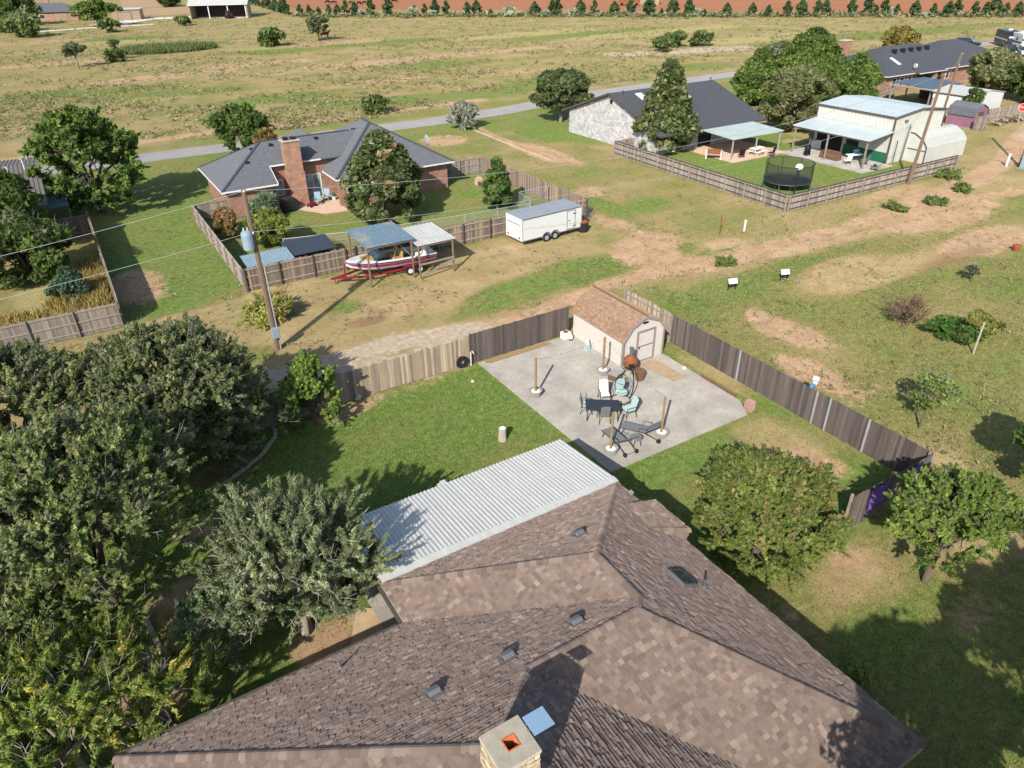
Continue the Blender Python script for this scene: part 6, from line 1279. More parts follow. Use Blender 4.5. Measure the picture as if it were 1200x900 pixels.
tree('fig_tree', 'yellow green bush tree inside the brick house fence corner', 'tree', 12.1, 56.6, 2.9, 1.65, .2, dome, 45, 7000, .2, [((.14,.16,.03),4),((.2,.19,.04),2),((.08,.1,.025),2)], 33, tr=.07, crad=.5)
tree('crape_myrtle', 'rusty brown shrub along the left fence of brick house', 'shrub', 9.6, 61.0, 2.3, 1.1, .1, ball, 30, 4500, .16, [((.17,.1,.05),3),((.22,.14,.06),2),((.1,.09,.03),2)], 34, tr=.04, crad=.4, rxy=(.8, 1.8))
tree('yucca_bush', 'spiky grey green plants before the brick house left wing', 'plant', 13.6, 63.6, 1.5, 1.0, .05, ball, 22, 5000, .2, [((.12,.16,.1),3),((.18,.22,.14),2)], 35, asp=5, mode='spray', tr=.04, crad=.5, rxy=(1.3, .8))
tree('patio_plant', 'leafy flowering plant by the patio door of brick house', 'plant', 19.0, 68.3, 1.3, .5, .1, ball, 14, 2200, .14, [((.1,.14,.03),3),((.3,.22,.05),1)], 36, tr=.03, crad=.3)
tree('mulberry_tree', 'round green tree in front of the brick house, road side', 'tree', 17.6, 86.8, 5.6, 3.0, .5, dome, 100, 15000, .28, [((.075,.12,.028),4),((.11,.155,.036),3),((.05,.08,.02),3)], 37, crad=.6, tr=.18, mode='spray', lump=.32)
tree('photinia_bush', 'rusty bush below the road side tree of brick house', 'bush', 18.6, 80.4, 4.3, 1.4, .1, ball, 24, 4000, .22, [((.17,.11,.04),3),((.12,.1,.03),2)], 38, crad=.45, tr=.05)
tree('oak_tree', 'large round green tree beside the tin roofed house', 'tree', 1.5, 74.2, 8.6, 4.5, .6, dome, 170, 30000, .29, [((.085,.13,.03),4),((.12,.165,.04),3),((.055,.085,.02),3)], 39, crad=.75, tr=.3, mode='spray', lump=.3)
tree('oak_tree', 'spreading dark live oak beside the road', 'tree', 58.4, 83.0, 6.6, 3.9, 1.7, dome, 110, 17000, .26, [((.07,.09,.035),4),((.1,.12,.05),3),((.05,.065,.025),3)], 40, crad=.8, tr=.22, bark='bark_pale')
tree('sage_bush', 'pale silver grey bush beside the road', 'bush', 45.4, 86.6, 3.1, 1.8, .1, ball, 60, 9000, .16, [((.22,.215,.185),3),((.165,.165,.135),2),((.27,.26,.225),1.5)], 41, asp=3, mode='spray', crad=.5, tr=.06)
# left edge neighbours
DKG = [((.055,.085,.02),4),((.085,.12,.03),3),((.04,.06,.016),3)]
tree('oak_tree', 'dark tree at the left edge before the tin roofed house', 'tree', -5.6, 66.3, 6.6, 3.2, .4, dome, 110, 17000, .26, DKG, 50, crad=.8, tr=.2, twigs=20)
tree('oak_tree', 'grey twigged dark tree among the golden grass at left', 'tree', -4.4, 58.6, 4.6, 3.2, .2, dome, 90, 15000, .22, DKG, 51, crad=.75, tr=.16, twigs=90)
tree('cedar_bush', 'blue green bush at the edge of the golden grass', 'bush', -2.2, 52.8, 2.7, 1.2, .05, egg, 34, 6000, .14, [((.05,.085,.05),3),((.075,.115,.07),2)], 52, crad=.42, tr=.06)
# trees round the white house and beyond
PINE = [((.07,.103,.022),4),((.098,.136,.028),3),((.045,.072,.017),2.5)]
for k, (x, y, h, R) in enumerate(((88.5,76.5,7.4,3.3),(95.5,76.0,8.9,3.9),(103.5,77.0,8.0,3.5),(91.5,67.8,7.2,3.4),(98.6,67.6,7.0,3.5))):
    tree('pine_tree', ['bushy bright pine at left of the group behind white house', 'tallest bushy pine in the middle of the group', 'bushy pine at back right of the group', 'bushy bright pine in front left of the group', 'bushy bright pine nearest the workshop roof'][k], 'tree', x, y, h, R, .4, egg, 160, 26000, .26, PINE, 60+k, asp=2.6, m='needle', crad=.85, tr=.2, lump=.2, group='bushy pines behind the white house')
tree('oak_tree', 'olive brown round tree right of the white house roof', 'tree', 78.6, 61.6, 7.6, 3.9, .5, dome, 130, 19000, .27, [((.12,.13,.055),4),((.16,.155,.075),3),((.085,.1,.035),3),((.24,.2,.13),1)], 66, crad=.85, tr=.22, twigs=60)
tree('oak_tree', 'green tree standing left of the orange brick house', 'tree', 113.2, 87.0, 8.2, 3.6, .6, dome, 100, 13000, .36, DKG, 67, crad=.9, tr=.2)
tree('oak_tree', 'grey green tree behind the bushy pines', 'tree', 106.5, 88.0, 6.2, 3.4, .5, dome, 80, 9000, .36, [((.1,.115,.065),3),((.13,.14,.085),2)], 68, crad=.9, tr=.18)
tree('oak_tree', 'golden olive tree behind the orange brick house roof', 'tree', 142, 90.0, 6.8, 3.4, .6, dome, 80, 9000, .4, [((.17,.14,.04),3),((.22,.17,.05),2),((.12,.11,.035),2)], 69, crad=.9, tr=.18)
tree('mesquite_tree', 'olive tree with sparse leaves right of the white metal shed', 'tree', 121.5, 60.8, 6.6, 4.2, .5, dome, 110, 12000, .34, [((.13,.14,.06),4),((.18,.17,.08),3),((.09,.11,.04),2)], 70, crad=.9, tr=.2, twigs=60)
tree('oak_tree', 'dark green tree at right edge beyond the firewood', 'tree', 121.8, 55.2, 5.6, 3.2, .3, dome, 80, 9000, .34, DKG, 71, crad=.8, tr=.18)
tree('shrub_tree', 'small green tree rising behind the pink shed', 'tree', 103.2, 53.2, 3.9, 1.1, 1.2, ball, 22, 2600, .26, DKG, 72, crad=.5, tr=.07)
# young trees and bushes in the right-hand field
tree('young_tree', 'young sparse tree with thin trunk past the right fence', 'tree', *S(1077,501)[:2], 2.7, 1.15, .9, vase, 30, 1500, .11, [((.12,.16,.045),3),((.17,.19,.06),2)], 80, tr=.05, crad=.35, limbs=7, twigs=20, lean=(.15, 0))
tree('dead_bush', 'leafless grey brown bush in the right field', 'bush', *S(1062,382)[:2], 1.6, 1.5, .25, vase, 44, 700, .08, [((.12,.075,.05),3),((.16,.1,.07),2)], 81, tr=.07, crad=.36, limbs=9, twigs=190, twm='twig_brown', bark='twig_brown')
tree('green_bush', 'low dense green bush in the right field', 'bush', *S(1112,398)[:2], 1.15, 1.25, .05, ball, 34, 5200, .14, [((.05,.1,.022),3),((.08,.13,.03),2)], 82, tr=.04, crad=.4)
tree('green_bush', 'olive bush beside the pale leaning stake', 'bush', *S(1140,398)[:2], 1.7, 1.1, .2, ball, 28, 3600, .14, [((.13,.14,.035),3),((.18,.17,.05),2)], 83, tr=.05, crad=.38)
tree('sapling', 'tiny dark sapling in the field near the brown patch', 'sapling', *S(1137,330)[:2], 1.1, .6, .3, vase, 10, 300, .1, [((.05,.06,.03),1)], 84, tr=.035, crad=.25, limbs=5, twigs=16)
for k, (px, py, r, hh) in enumerate(((1110,209,1.0,.7),(1050,247,.9,.5),(1095,240,.9,.5),(925,243,.6,.4),(1128,225,.8,.5),(850,310,.6,.3))):
    tree('weed_clump', ['dark green weed clump by the fence end near the leaning pole', 'green weed clump on the dirt verge left of leaning pole', 'green weed clump on the dirt verge below the leaning pole', 'small weed clump at the white yard fence corner', 'pale weed clump right of the leaning pole', 'small weed tuft by the twin track'][k], 'weeds', *S(px,py)[:2], hh, r, .02, ball, 16, 1500, .13, [((.09,.13,.035),3),((.14,.16,.05),2)], 90+k, asp=3, mode='spray', crad=.3, trunk=False, limbs=2)
tree('weed_clump', 'tall golden weeds around the foot of transformer pole', 'weeds', *S(318,372)[:2], 1.0, 1.5, .02, ball, 26, 4200, .14, [((.3,.25,.08),3),((.2,.2,.06),2),((.14,.17,.05),2)], 98, asp=4, mode='spray', crad=.45, trunk=False, limbs=2)
tree('sapling', 'leafy seedling at the brown roof eave in deep shade', 'sapling', *S(1005,795)[:2], .9, .4, .1, ball, 10, 500, .12, [((.12,.17,.04),1)], 99, tr=.02, crad=.22)
# tall golden grass and reeds: uncountable
def blades(name, label, cat, regions, n, hgt, pal, seed, wd=.05, upv=2.2):
    rs = np.random.RandomState(seed); P_ = []
    for (x, y, rx, ry, wt) in regions:
        k = int(n*wt); a = rs.uniform(0, 6.283, k); r = np.sqrt(rs.uniform(0, 1, k)); P_.append(np.stack([x+rx*r*np.cos(a), y+ry*r*np.sin(a)], 1))
    P_ = np.concatenate(P_); k = len(P_); hh = hgt*rs.uniform(.5, 1.2, k)
    cen = np.column_stack([P_, hh*.5]); ax = rs.normal(size=(k, 3))*.35; ax[:, 2] += 1
    pc = np.array([c for c, _ in pal]); pw = np.array([w_ for _, w_ in pal]); cols = pc[rs.choice(len(pal), k, p=pw/pw.sum())]*rs.uniform(.75, 1.25, k)[:, None]
    o = leaf_object(name, cen, wd, 1.0, cols, seed, None, 'grass_leaf', 0, None, axis=ax*6)
    me = o.data; co = np.empty(len(me.vertices)*3, np.float32); me.vertices.foreach_get('co', co); co = co.reshape(k, 4, 3)
    axn = ax/np.linalg.norm(ax, axis=1, keepdims=True); side = np.cross(axn, rs.normal(size=(k, 3))); side /= np.linalg.norm(side, axis=1, keepdims=True)
    co[:, 0] = cen-axn*hh[:, None]*.5; co[:, 2] = cen+axn*hh[:, None]*.5; co[:, 1] = cen+side*wd; co[:, 3] = cen-side*wd; me.vertices.foreach_set('co', co.ravel()); me.update()
    o['kind'] = 'stuff'; tag(o, label, cat); return o
blades('tall_grass', 'tall golden dry grass behind the left fence', 'grass', [(-2.0,51.0,2.0,3.4,.35),(-6.5,49.6,4,1.9,.4),(-.9,55.5,1.1,4,.25)], 9000, 1.1, [((.34,.24,.07),3),((.42,.31,.11),2),((.25,.21,.07),1.5)], 5, .045)
rp = S(195, 59); blades('reeds', 'patch of tall green reeds in the pasture', 'reeds', [(rp[0], rp[1], 12, 8, 1)], 5000, 1.3, [((.11,.15,.045),3),((.15,.18,.06),2)], 6, .12)

# ------------------------------------------------------------------ far pasture, conifer row, farm
CON = [((.04,.07,.025),4),((.06,.095,.032),3),((.03,.055,.02),2)]
proto = [tree('cedar_tree', 'dark conical cedar in the long row before red field', 'tree', 0, 0, 4.6, 1.3+.15*k, .1, lambda t: max(.06, math.sin(math.pi*(.16+.84*t)**.75)), 40, 1500, .42, CON, 200+k, m='needle', crad=.5, tr=.1, limbs=3, lump=.1, group='dark conical cedars along the red field') for k in range(3)]
rg = random.Random(77); first = [True]*3; cnt = 0
spots = []
px = 404
while px < 1204: spots.append((px+rg.uniform(-3, 3), 18.4+rg.uniform(-.7, .7) if px < 800 else 18.8+rg.uniform(-.7, .7))); px += rg.choice((10, 14, 17, 19, 22, 29))
spots += [(352,18.5),(363,18.3),(374,18.6),(386,18.2),(396,18.4)]
for i in range(13): spots.append((292+i*3.9, 4.0+i*1.15))
for i, (a, b) in enumerate(spots):
    k = rg.randrange(3); p = S(a, b); sc_ = rg.choice((.55,.7,.8,.9,1.0,1.1,1.25))*rg.uniform(.93,1.07); r_ = rg.uniform(0, 6.28)
    if first[k]: o = proto[k]; o.location = (p[0], p[1], 0); o.rotation_euler = (0, 0, r_); o.scale = (sc_,)*3; first[k] = False
    else: dup(proto[k], p, r_, None, sc_)
# low bushes between the cedars and about the pasture
def bushes(name, labels, cat, spots, h, R, pal, seed, asp=1.8, group=None):
    for i, (a, b, s2) in enumerate(spots):
        p = S(a, b); tree(name, labels[i] if isinstance(labels, list) else labels, cat, p[0], p[1], h*s2, R*s2, .05, ball, 14, 700, .3*s2, pal, seed+i, asp=asp, crad=R*s2*.4, trunk=False, limbs=2, group=group)
SAGE = [((.3,.31,.26),3),((.22,.23,.18),2)]
bushes('sage_bush', 'pale grey sage bush low between the row cedars', 'bush', [(424,19,1),(484,19,1.3),(508,19,1),(596,19.5,1.5),(640,19,1),(672,18.5,1.2),(735,18,1),(815,18,1.2),(1040,18,1.3),(1110,18,1)], 2.0, 1.7, SAGE, 300, group='grey bushes between the cedars')
PB = [((.08,.11,.035),3),((.12,.14,.05),2),((.06,.085,.03),2)]
bl_ = ['round dark bush on the pasture near the single mesquite', 'small bush left of the reeds', 'dark bush at the left end of gravel patch', 'dark bush at right of the gravel patch pair', 'wide green bush on road verge near the brick house', 'bush on the pasture left of the pines', 'low bush by the lane at far left', 'low bush before the far barn']
bushes('pasture_bush', bl_, 'bush', [(320,54,2.3),(135,73,1.5),(775,61,1.6),(792,55,1.8),(442,133,1.3),(818,54,1.7),(130,38,2.0),(216,30,1.6)], 1.7, 1.6, PB, 320)
MQ = [((.1,.12,.06),3),((.14,.15,.08),2),((.07,.09,.045),2)]
p = S(92, 79); tree('mesquite_tree', 'lone small mesquite with pale trunk on the left pasture', 'tree', p[0], p[1], 4.6, 2.2, 2.2, dome, 30, 2600, .32, MQ, 340, tr=.2, bark='bark_pale', crad=.7)
p = S(374, 48); tree('mesquite_tree', 'dark mesquite standing by the brown horse', 'tree', p[0], p[1], 6.2, 3.1, 2.0, dome, 36, 3200, .36, MQ, 341, tr=.2, crad=.8)
p = S(138, 70); tree('mesquite_tree', 'thin small mesquite just left of the reeds', 'tree', p[0], p[1], 4.0, 1.3, 2.2, dome, 16, 1100, .3, MQ, 342, tr=.1, crad=.5)
p = S(116, 31); tree('oak_tree', 'wide green tree by the lane before the tan garage', 'tree', p[0], p[1], 7.5, 5.0, 1.8, dome, 60, 4200, .5, GREEN, 343, tr=.2, crad=1.3, rxy=(1.5, 1))
for k, (a, b, h, R) in enumerate(((28,30,10,6.5),(8,38,7.5,6),(30,44,6,5),(-6,20,9,7),(198,8,5,5))):
    p = S(a, b); tree('oak_tree', ['dark tree beside the far red brick house', 'green tree cluster at the far left edge', 'pale green tree before the far red house', 'tall dark tree at the top left corner', 'green tree behind the far tan garage'][k], 'tree', p[0], p[1], h, R, .5, dome, 60, 4200, .55, DKG if k != 2 else [((.12,.15,.06),1)], 350+k, tr=.25, crad=1.5)
# far farm buildings
def farm(name, label, cat, cx, cy, rz_): return thing(name, label, cat, (cx, cy, 0), rz_)
p = S(265, 21.5)
t = farm('barn', 'tan open fronted barn with pale metal roof far away', 'barn', p[0], p[1]+6, -.35)
s_ = MB(); s_.extr([(-10,-6,0),(-10,6,0),(-10,6,7.6),(-10,-6,4.3)], (.3,0,0)); s_.box(-10,5.7,0,10,6,7.4); s_.extr([(9.7,-6,0),(9.7,6,0),(9.7,6,7.6),(9.7,-6,4.3)], (.3,0,0)); s_.build('wall', 'tan_stucco', t)
s_ = MB(); s_.extr([(-10.4,-6.6,4.3),(10.4,-6.6,4.3),(10.4,6.5,7.9),(-10.4,6.5,7.9)], (0,0,.2)); s_.build('roof', 'white_metal', t)
for x in (-3.4, 3.2, 9.4): part('post', 'pale_trim', t, (x-.15,-6.2,0,x+.15,-5.9,4.2))
part('door', 'white_paint', t, (-10.08,-2.6,0,-10.01,0.4,4.4)); part('interior_shade_panel', 'dark_trim', t, (-9.6,5.2,0,9.6,5.6,4.9))  # dark panel before the back wall paints in the barn's inner shade
p = S(272, 22.3)
t = farm('tractor', 'red tractor parked under the far barn', 'tractor', p[0], p[1]+3, .3); part('body', 'red_paint', t, (-1.2,-.5,.7,1.0,.5,1.6), bevel=.1); part('cab', 'glass', t, (-1.1,-.6,1.6,.1,.6,2.6))
for x, r in ((-.8,.75),(.8,.45)):
    for b in (-1, 1): s_ = MB(); s_.tube([(x,b*.6,r),(x,b*.95,r)], r, 14); s_.build('wheel', 'rubber', t)
p = S(66, 24)
t = farm('far_house', 'far red brick house with dark roof', 'house', p[0], p[1]+5, -.25); part('wall', 'orange_brick', t, (-10,-5.5,0,9,5.5,2.7)); s_ = MB(); hip(s_, -10.6, 9.6, -6.1, 6.1, 2.8, .45); s_.build('roof', 'dark_shingle', t); part('porch_wall', 'tan_stucco', t, (1.5,-5.6,0,5.5,-5.52,2.5)); part('chimney', 'orange_brick', t, (-2,1,3,-.8,2,7))
window(t, 'y-', -7, .8, -5.4, 2.0, -5.5); window(t, 'y-', -3.5, .8, -2, 2.0, -5.5)
p = S(152, 23.5)
t = farm('garage', 'tan stucco garage with two closed doors far away', 'garage', p[0], p[1]+4, -.3); part('wall', 'tan_stucco', t, (-4.5,-3.5,0,5,3.5,3.4)); part('roof', 'white_metal', t, (-5,-4,3.4,5.5,4,3.6)); part('door', 'dark_trim', t, (-2.6,-3.56,.05,2.2,-3.51,2.7)); part('door_panel', 'tan_stucco', t, (-2.4,-3.6,.1,2.0,-3.565,2.5)); part('carport_roof', 'galv', t, (-16,-3,3.0,-5.05,3,3.2)); part('carport_post', 'dark_trim', t, (-15.8,-2.8,0,-15.6,-2.6,3.0)); part('carport_post', 'dark_trim', t, (-6.4,-2.8,0,-6.2,-2.6,3.0))
p = S(205, 17)
s_ = MB(); s_.bar((p[0]-14,p[1]+4,1.2),(p[0]+16,p[1]-6,1.2),.3,2.4); tag(s_.build('yard_wall', 'tan_stucco'), 'long low tan wall beside the far driveway', 'wall')
p = S(168, 8)
t = farm('far_building', 'tan building with pale stepped roof behind the garage', 'building', p[0], p[1], -.3); part('wall', 'tan_stucco', t, (-8,-5,0,10,5,4.5)); part('roof', 'white_metal', t, (-8.5,-5.5,4.5,4,5.5,4.9)); s_ = MB(); hip(s_, 2, 12, -6, 6, 4.3, .5); s_.build('hip_roof', 'tan_trim', t)
p = S(748, 6)
t = farm('field_shed', 'tan flat sided shed standing in the red field', 'shed', p[0]+6, p[1], -.8); part('wall', 'tan_stucco', t, (-4,-2,0,4,2,3.8)); part('roof', 'pale_trim', t, (-4.2,-2.2,3.8,4.2,2.2,4.0)); p = S(737, 6.5)
t = farm('farm_wagon', 'rusty farm wagon next to the field shed', 'wagon', p[0], p[1], -.8); part('bed', 'rust', t, (-4.2,-1.2,1.0,4.2,1.2,2.6)); part('cabin', 'dark_trim', t, (-4,-1.1,2.6,-1.5,1.1,3.6)); 
for x in (-3, 3):
    for b in (-1, 1): s_ = MB(); s_.tube([(x,b*1.0,.5),(x,b*1.3,.5)], .5, 12); s_.build('wheel', 'rubber', t)
# animals: one continuous skinned body each
def beast(name, label, cat, spots, m, ln=2.2, hh=1.45, graze=True, group=None):
    me = bpy.data.meshes.new('body')
    L2 = ln/2; zb = hh*.78; hd = (L2+.75, 0, .35) if graze else (L2+.75, 0, hh+.35)
    V = [(-L2*.75,0,zb),(0,0,zb-.05),(L2*.7,0,zb),(L2*1.05,0,zb-.15 if graze else hh+.05),(L2*1.3,0,.7 if graze else hh+.3),hd]
    Rr = [.34,.4,.36,.22,.17,.1]; E_ = [(0,1),(1,2),(2,3),(3,4),(4,5)]
    def leg(root, x, s2, hind):
        i = len(V); kx = .12 if hind else 0
        V.extend([(x+kx, s2*.2, zb*.62), (x-(.1 if hind else 0), s2*.2, zb*.34), (x, s2*.2, .04)]); Rr.extend([.15, .075, .065]); E_.extend([(root, i), (i, i+1), (i+1, i+2)])
    for s2 in (-1, 1): leg(0, -L2*.8, s2, True); leg(2, L2*.68, s2, False)
    i = len(V); V.extend([(-L2*.98,0,zb-.05),(-L2*1.05,0,zb*.5)]); Rr.extend([.06,.05]); E_.extend([(0,i),(i,i+1)])
    me.from_pydata(V, E_, []); o = bpy.data.objects.new('body', me); col.objects.link(o)
    sk = o.modifiers.new('skin', 'SKIN'); o.modifiers.new('sub', 'SUBSURF').levels = 1
    for k, v in enumerate(me.skin_vertices[0].data): v.radius = (Rr[k], Rr[k]); v.use_root = (k == 1)
    dg = bpy.context.evaluated_depsgraph_get(); fin = bpy.data.meshes.new_from_object(o.evaluated_get(dg)); bpy.data.objects.remove(o)
    fin.materials.clear(); fin.materials.append(MATS[m])
    for k, (a, b, r_) in enumerate(spots):
        p = S(a, b); q_ = bpy.data.objects.new(name, fin); col.objects.link(q_); q_.location = p; q_.rotation_euler = (0, 0, r_); tag(q_, label, cat, group)
beast('horse', 'brown horse standing beside the dark mesquite', 'horse', [(381,45,-.4)], 'animal_brown', 2.3, 1.6, False)
beast('cow', 'dark cow grazing on the red field at top', 'cow', [(384,4.5,.2),(391,5.2,-.3),(412,5.6,-.5),(421,6,.3),(428,5.5,-.6),(462,3.6,-.4)], 'animal_black', 2.4, 1.5, True, 'cattle on the red field')
# vehicles at the far right
def rv(label, px, py, rz_, L2, m1, m2, stripe):
    p = S(px, py); t = thing('travel_trailer', label, 'trailer', (p[0], p[1], 0), rz_)
    s_ = MB(); s_.extr([(-L2,-1.25,.6),(L2-.5,-1.25,.6),(L2,-1.25,1.2),(L2-.25,-1.25,2.6),(L2-1.0,-1.25,3.3),(-L2,-1.25,3.3)], (0,2.5,0)); s_.build('body', m1, t, bevel=.06)
    s_ = MB(); s_.extr([(L2-.45,-1.2,.75),(L2+.02,-1.2,1.25),(L2-.22,-1.2,2.58),(L2-.9,-1.2,3.2),(L2-1.0,-1.2,3.1),(L2-.5,-1.2,1.2)], (0,2.4,0)); s_.build('front_cap', m2, t); part('stripe', stripe, t, (L2-.3,-1.26,2.1,L2+.0,1.26,2.4)); part('side_stripe', stripe, t, (-L2+.3,-1.275,1.5,L2-.7,-1.252,1.75))
    for x in (-3.2, -1.6, 1.0): part('window', 'glass', t, (x,-1.28,1.95,x+1.0,-1.255,2.6))
    part('roof_vent', 'white_paint', t, (-.5,-.4,3.3,.4,.4,3.6))
    for x in (-.6, .3):
        for b in (-1, 1): s_ = MB(); s_.tube([(x,b*1.0,.4),(x,b*1.24,.4)], .4, 12); s_.build('wheel', 'rubber', t)
    part('hitch', 'black_metal', t, (L2-.2,-.3,.45,L2+1.2,.3,.55)); part('jack', 'grey_metal', t, (L2+.9,-.06,0,L2+1.0,.06,.7))
rv('black fronted travel trailer with white stripe at far right', 1178, 54.5, -2.35, 4.4, 'navy', 'navy', 'white_paint'); rv('white travel trailer with dark windows beside the black fronted one', 1192, 57.5, -2.3, 4.6, 'white_paint', 'pale_trim', 'black_metal')
def pickup(name, label, cat, px, py, rz_, m, suv=False):
    p = S(px, py); t = thing(name, label, cat, (p[0], p[1], 0), rz_)
    s_ = MB(); s_.extr([(-2.7,-.95,.5),(2.6,-.95,.5),(2.7,-.95,.95),(1.2,-.95,1.12),(-2.7,-.95,1.1)], (0,1.9,0)); bd = s_.build('body', m, t, bevel=.06)
    s_ = MB(); s_.extr([(1.2,-.85,1.1),(.5,-.78,1.8),((-2.3 if suv else -1.0),-.78,1.8),((-2.65 if suv else -1.2),-.85,1.1)], (0,1.6,0)); s_.build('cab', 'glass', t); part('cab_roof', m, t, ((-2.3 if suv else -1.0),-.8,1.8,.5,.8,1.86), bevel=.02)
    for x in (-1.75, 1.75):
        for b in (-1, 1): s_ = MB(); s_.tube([(x,b*.78,.4),(x,b*.97,.4)], .4, 14); wl = s_.build('wheel', 'rubber', t); s_ = MB(); s_.tube([(x,b*.972,.4),(x,b*.985,.4)], .2, 10); s_.build('rim', 'galv', wl)
    for b in (-.65, .65): part('headlight', 'sign_white', t, (2.64,b-.18,.78,2.69,b+.18,.93))
    part('grille', 'black_metal', t, (2.62,-.4,.6,2.68,.4,.75))
pickup('pickup_truck', 'black pickup truck parked before the travel trailers', 'truck', 1182, 64, -2.5, 'black_metal'); pickup('car', 'silver suv parked at the far right edge', 'car', 1199, 65.5, -2.5, 'white_paint', True); pickup('car', 'blue car parked behind the orange brick house roof', 'car', 1133, 55, -1.2, 'navy', True)
# weeds and dry tufts: uncountable ground cover
def cover(name, label, cat, n, sampler, size, pal, seed, quads=5):
    rs = np.random.RandomState(seed); P_ = sampler(rs, n); k = len(P_)
    sz = size*np.minimum(2.2, np.exp(rs.normal(size=k)*.6))
    pc = np.array([c for c, _ in pal]); pw = np.array([w_ for _, w_ in pal]); cc = pc[rs.choice(len(pal), k, p=pw/pw.sum())]*rs.uniform(.75, 1.25, k)[:, None]
    cen = np.repeat(np.column_stack([P_, sz*.28]), quads, 0)+rs.normal(size=(k*quads, 3))*np.repeat(sz, quads)[:, None]*np.array((.42, .42, .14)); cen[:, 2] = np.maximum(cen[:, 2], .02)
    o = leaf_object(name, cen, 1.0, 3.0, np.repeat(cc, quads, 0)*rs.uniform(.8, 1.2, (k*quads, 1)), seed+1, None, 'grass_leaf', .6)
    me = o.data; co = np.empty(len(me.vertices)*3, np.float32); me.vertices.foreach_get('co', co); co = co.reshape(-1, 4, 3); c0 = co.mean(1, keepdims=True)
    co = c0+(co-c0)*np.repeat(sz, quads)[:, None, None]*.3; co[:, :, 2] = np.maximum(co[:, :, 2], .012); me.vertices.foreach_set('co', co.ravel().astype(np.float32)); me.update()
    o['kind'] = 'stuff'; tag(o, label, cat); return o
def pasture(rs, n):
    out = []
    while len(out) < n:
        a, b = rs.uniform(-20, 1220), 14+150*rs.uniform(0, 1)**1.25; p = S(a, b)
        if p[1] < 99.5+max(0, min(5, (p[0]-50)/6)) or (p[0]-109)*nx+(p[1]-316.6)*ny > -4: continue
        k = math.sin(p[0]*.11+1.3)*math.cos(p[1]*.09)+.6*math.sin(p[0]*.31+p[1]*.23)+.4*math.sin(p[1]*.5-p[0]*.17)
        if k+rs.normal()*.6 > -.1: out.append(p[:2])
    return np.array(out)
STRAW = [((.32,.28,.14),2),((.38,.32,.17),1.2),((.21,.225,.09),3),((.15,.18,.06),3),((.2,.15,.09),.7)]
cover('pasture_weeds', 'weeds and dry tufts scattered over the pasture', 'weeds', 22000, pasture, .3, STRAW, 400, 5)
def field(rs, n):
    out = []
    while len(out) < n:
        a, b = rs.uniform(0, 1200), rs.uniform(120, 560); p = S(a, b); x, y = p[0], p[1]
        if y > 91 or (-6.6 < x < 27.6 and y < 31.6 and y > 11) or (8 < x < 37.3 and 48.6 < y < 79) or (52.4 < x < 78 and y > 39.8) or y < 3 or (x < 27 and y < 12): continue
        if x < 0.5 and y > 47: continue
        if 34 < y < 38 and x < 20: continue
        k = math.sin(x*.5)*math.cos(y*.6)+.5*math.sin(x*1.1+y*.9)
        if k+rs.normal()*.8 > .2: out.append((x, y))
    return np.array(out)
cover('field_weeds', 'short weeds and dry tufts on the alley and side field', 'weeds', 9000, field, .1, [((.3,.25,.13),3),((.18,.19,.07),3),((.12,.15,.05),2),((.36,.28,.16),2)], 410, 6)

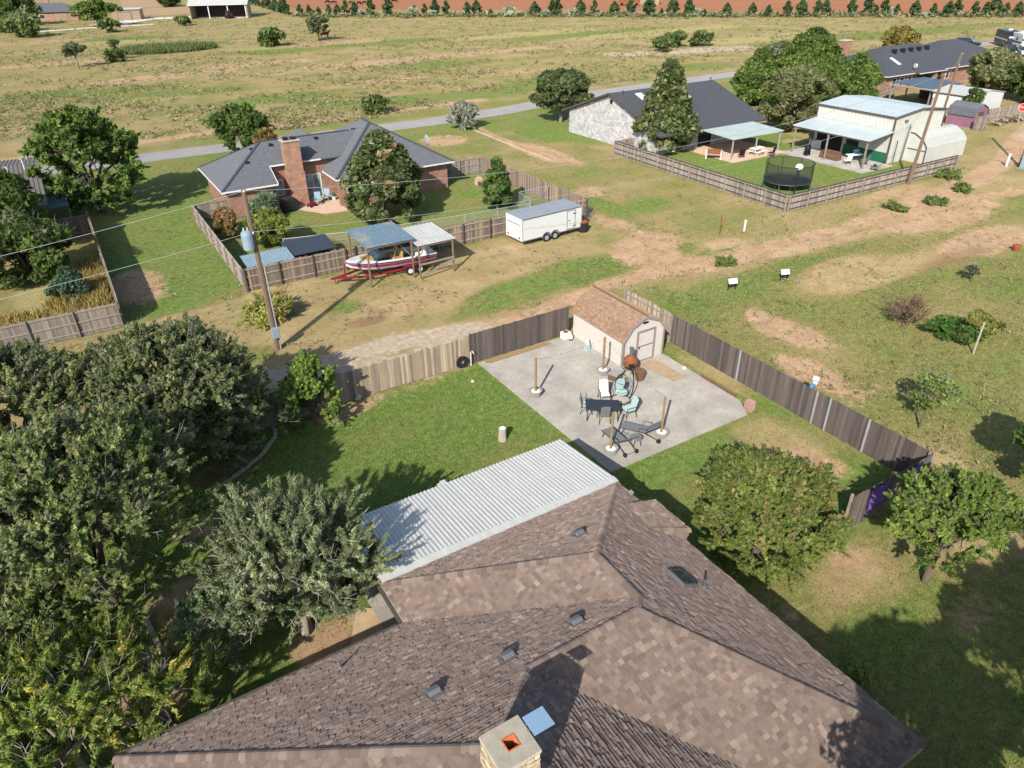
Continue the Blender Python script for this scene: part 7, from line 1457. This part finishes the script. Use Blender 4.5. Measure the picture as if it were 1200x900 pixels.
def turf(name, label, n, seed, x0, x1, y0, y1, hgt, pal, bad):
    """short blades standing on the grassy ground, thin where the soil is bare"""
    rs = np.random.RandomState(seed); x = rs.uniform(x0, x1, n*3); y = rs.uniform(y0, y1, n*3)
    ix = np.clip(np.searchsorted(gx, x), 0, len(gx)-1); iy = np.clip(np.searchsorted(gy, y), 0, len(gy)-1)
    ok = rs.uniform(size=len(x)) < np.clip(W['green'][iy, ix]-1.2*W['dirt'][iy, ix]-W['pale'][iy, ix]-W['brown'][iy, ix]*.7, .03, 1)
    for bx0, bx1, by0, by1 in bad: ok &= ~((x > bx0) & (x < bx1) & (y > by0) & (y < by1))
    x, y = x[ok][:n], y[ok][:n]; k = len(x); h = hgt*rs.uniform(.5, 1.4, k); a = rs.uniform(0, 6.283, k); wd = .022+.012*rs.uniform(size=k)
    lean = rs.normal(size=(k, 2))*h[:, None]*.5
    co = np.empty((k, 3, 3), np.float32); co[:, 0] = np.column_stack([x-wd*np.cos(a), y-wd*np.sin(a), np.zeros(k)]); co[:, 1] = np.column_stack([x+wd*np.cos(a), y+wd*np.sin(a), np.zeros(k)]); co[:, 2] = np.column_stack([x+lean[:, 0], y+lean[:, 1], h])
    me = bpy.data.meshes.new(name); me.vertices.add(3*k); me.vertices.foreach_set('co', co.ravel()); me.loops.add(3*k); me.loops.foreach_set('vertex_index', np.arange(3*k, dtype=np.int32)); me.polygons.add(k); me.polygons.foreach_set('loop_start', np.arange(0, 3*k, 3, dtype=np.int32)); me.update(calc_edges=True)
    pc = np.array([c for c, _ in pal]); pw = np.array([w_ for _, w_ in pal]); cc = pc[rs.choice(len(pal), k, p=pw/pw.sum())]*rs.uniform(.7, 1.3, k)[:, None]
    ca = me.color_attributes.new('col', 'FLOAT_COLOR', 'POINT'); ca.data.foreach_set('color', np.concatenate([np.repeat(cc, 3, 0), np.ones((3*k, 1))], 1).astype(np.float32).ravel())
    me.materials.append(MATS['grass_leaf']); o = link(name, me, None, 'stuff'); tag(o, label, 'grass')
LP = [((.145,.23,.048),4),((.21,.29,.07),3),((.26,.285,.088),1)]
turf('lawn_grass', 'short green lawn grass around the patio and house', 110000, 500, -6, 27.3, 2, 31.2, .05, LP, [(16.5,26.1,19.3,31.3),(-3,14.2,-2,15.9),(4.8,14.4,15,19.9)])
turf('field_grass', 'short dry and green grass of the right hand field', 80000, 510, 27.6, 62, 6, 39.5, .075, [((.15,.19,.05),3),((.22,.24,.078),3),((.31,.28,.12),3)], [])

def hedge(rs, n): return np.array([S(rs.uniform(345, 1210), 18.6+abs(rs.normal())*1.1)[:2] for _ in range(n)])
cover('row_undergrowth', 'pale and green undergrowth along the foot of the cedar row', 'weeds', 1500, hedge, 1.1, [((.12,.15,.06),3),((.2,.2,.1),2),((.3,.29,.2),1),((.34,.2,.11),1)], 520, 6)
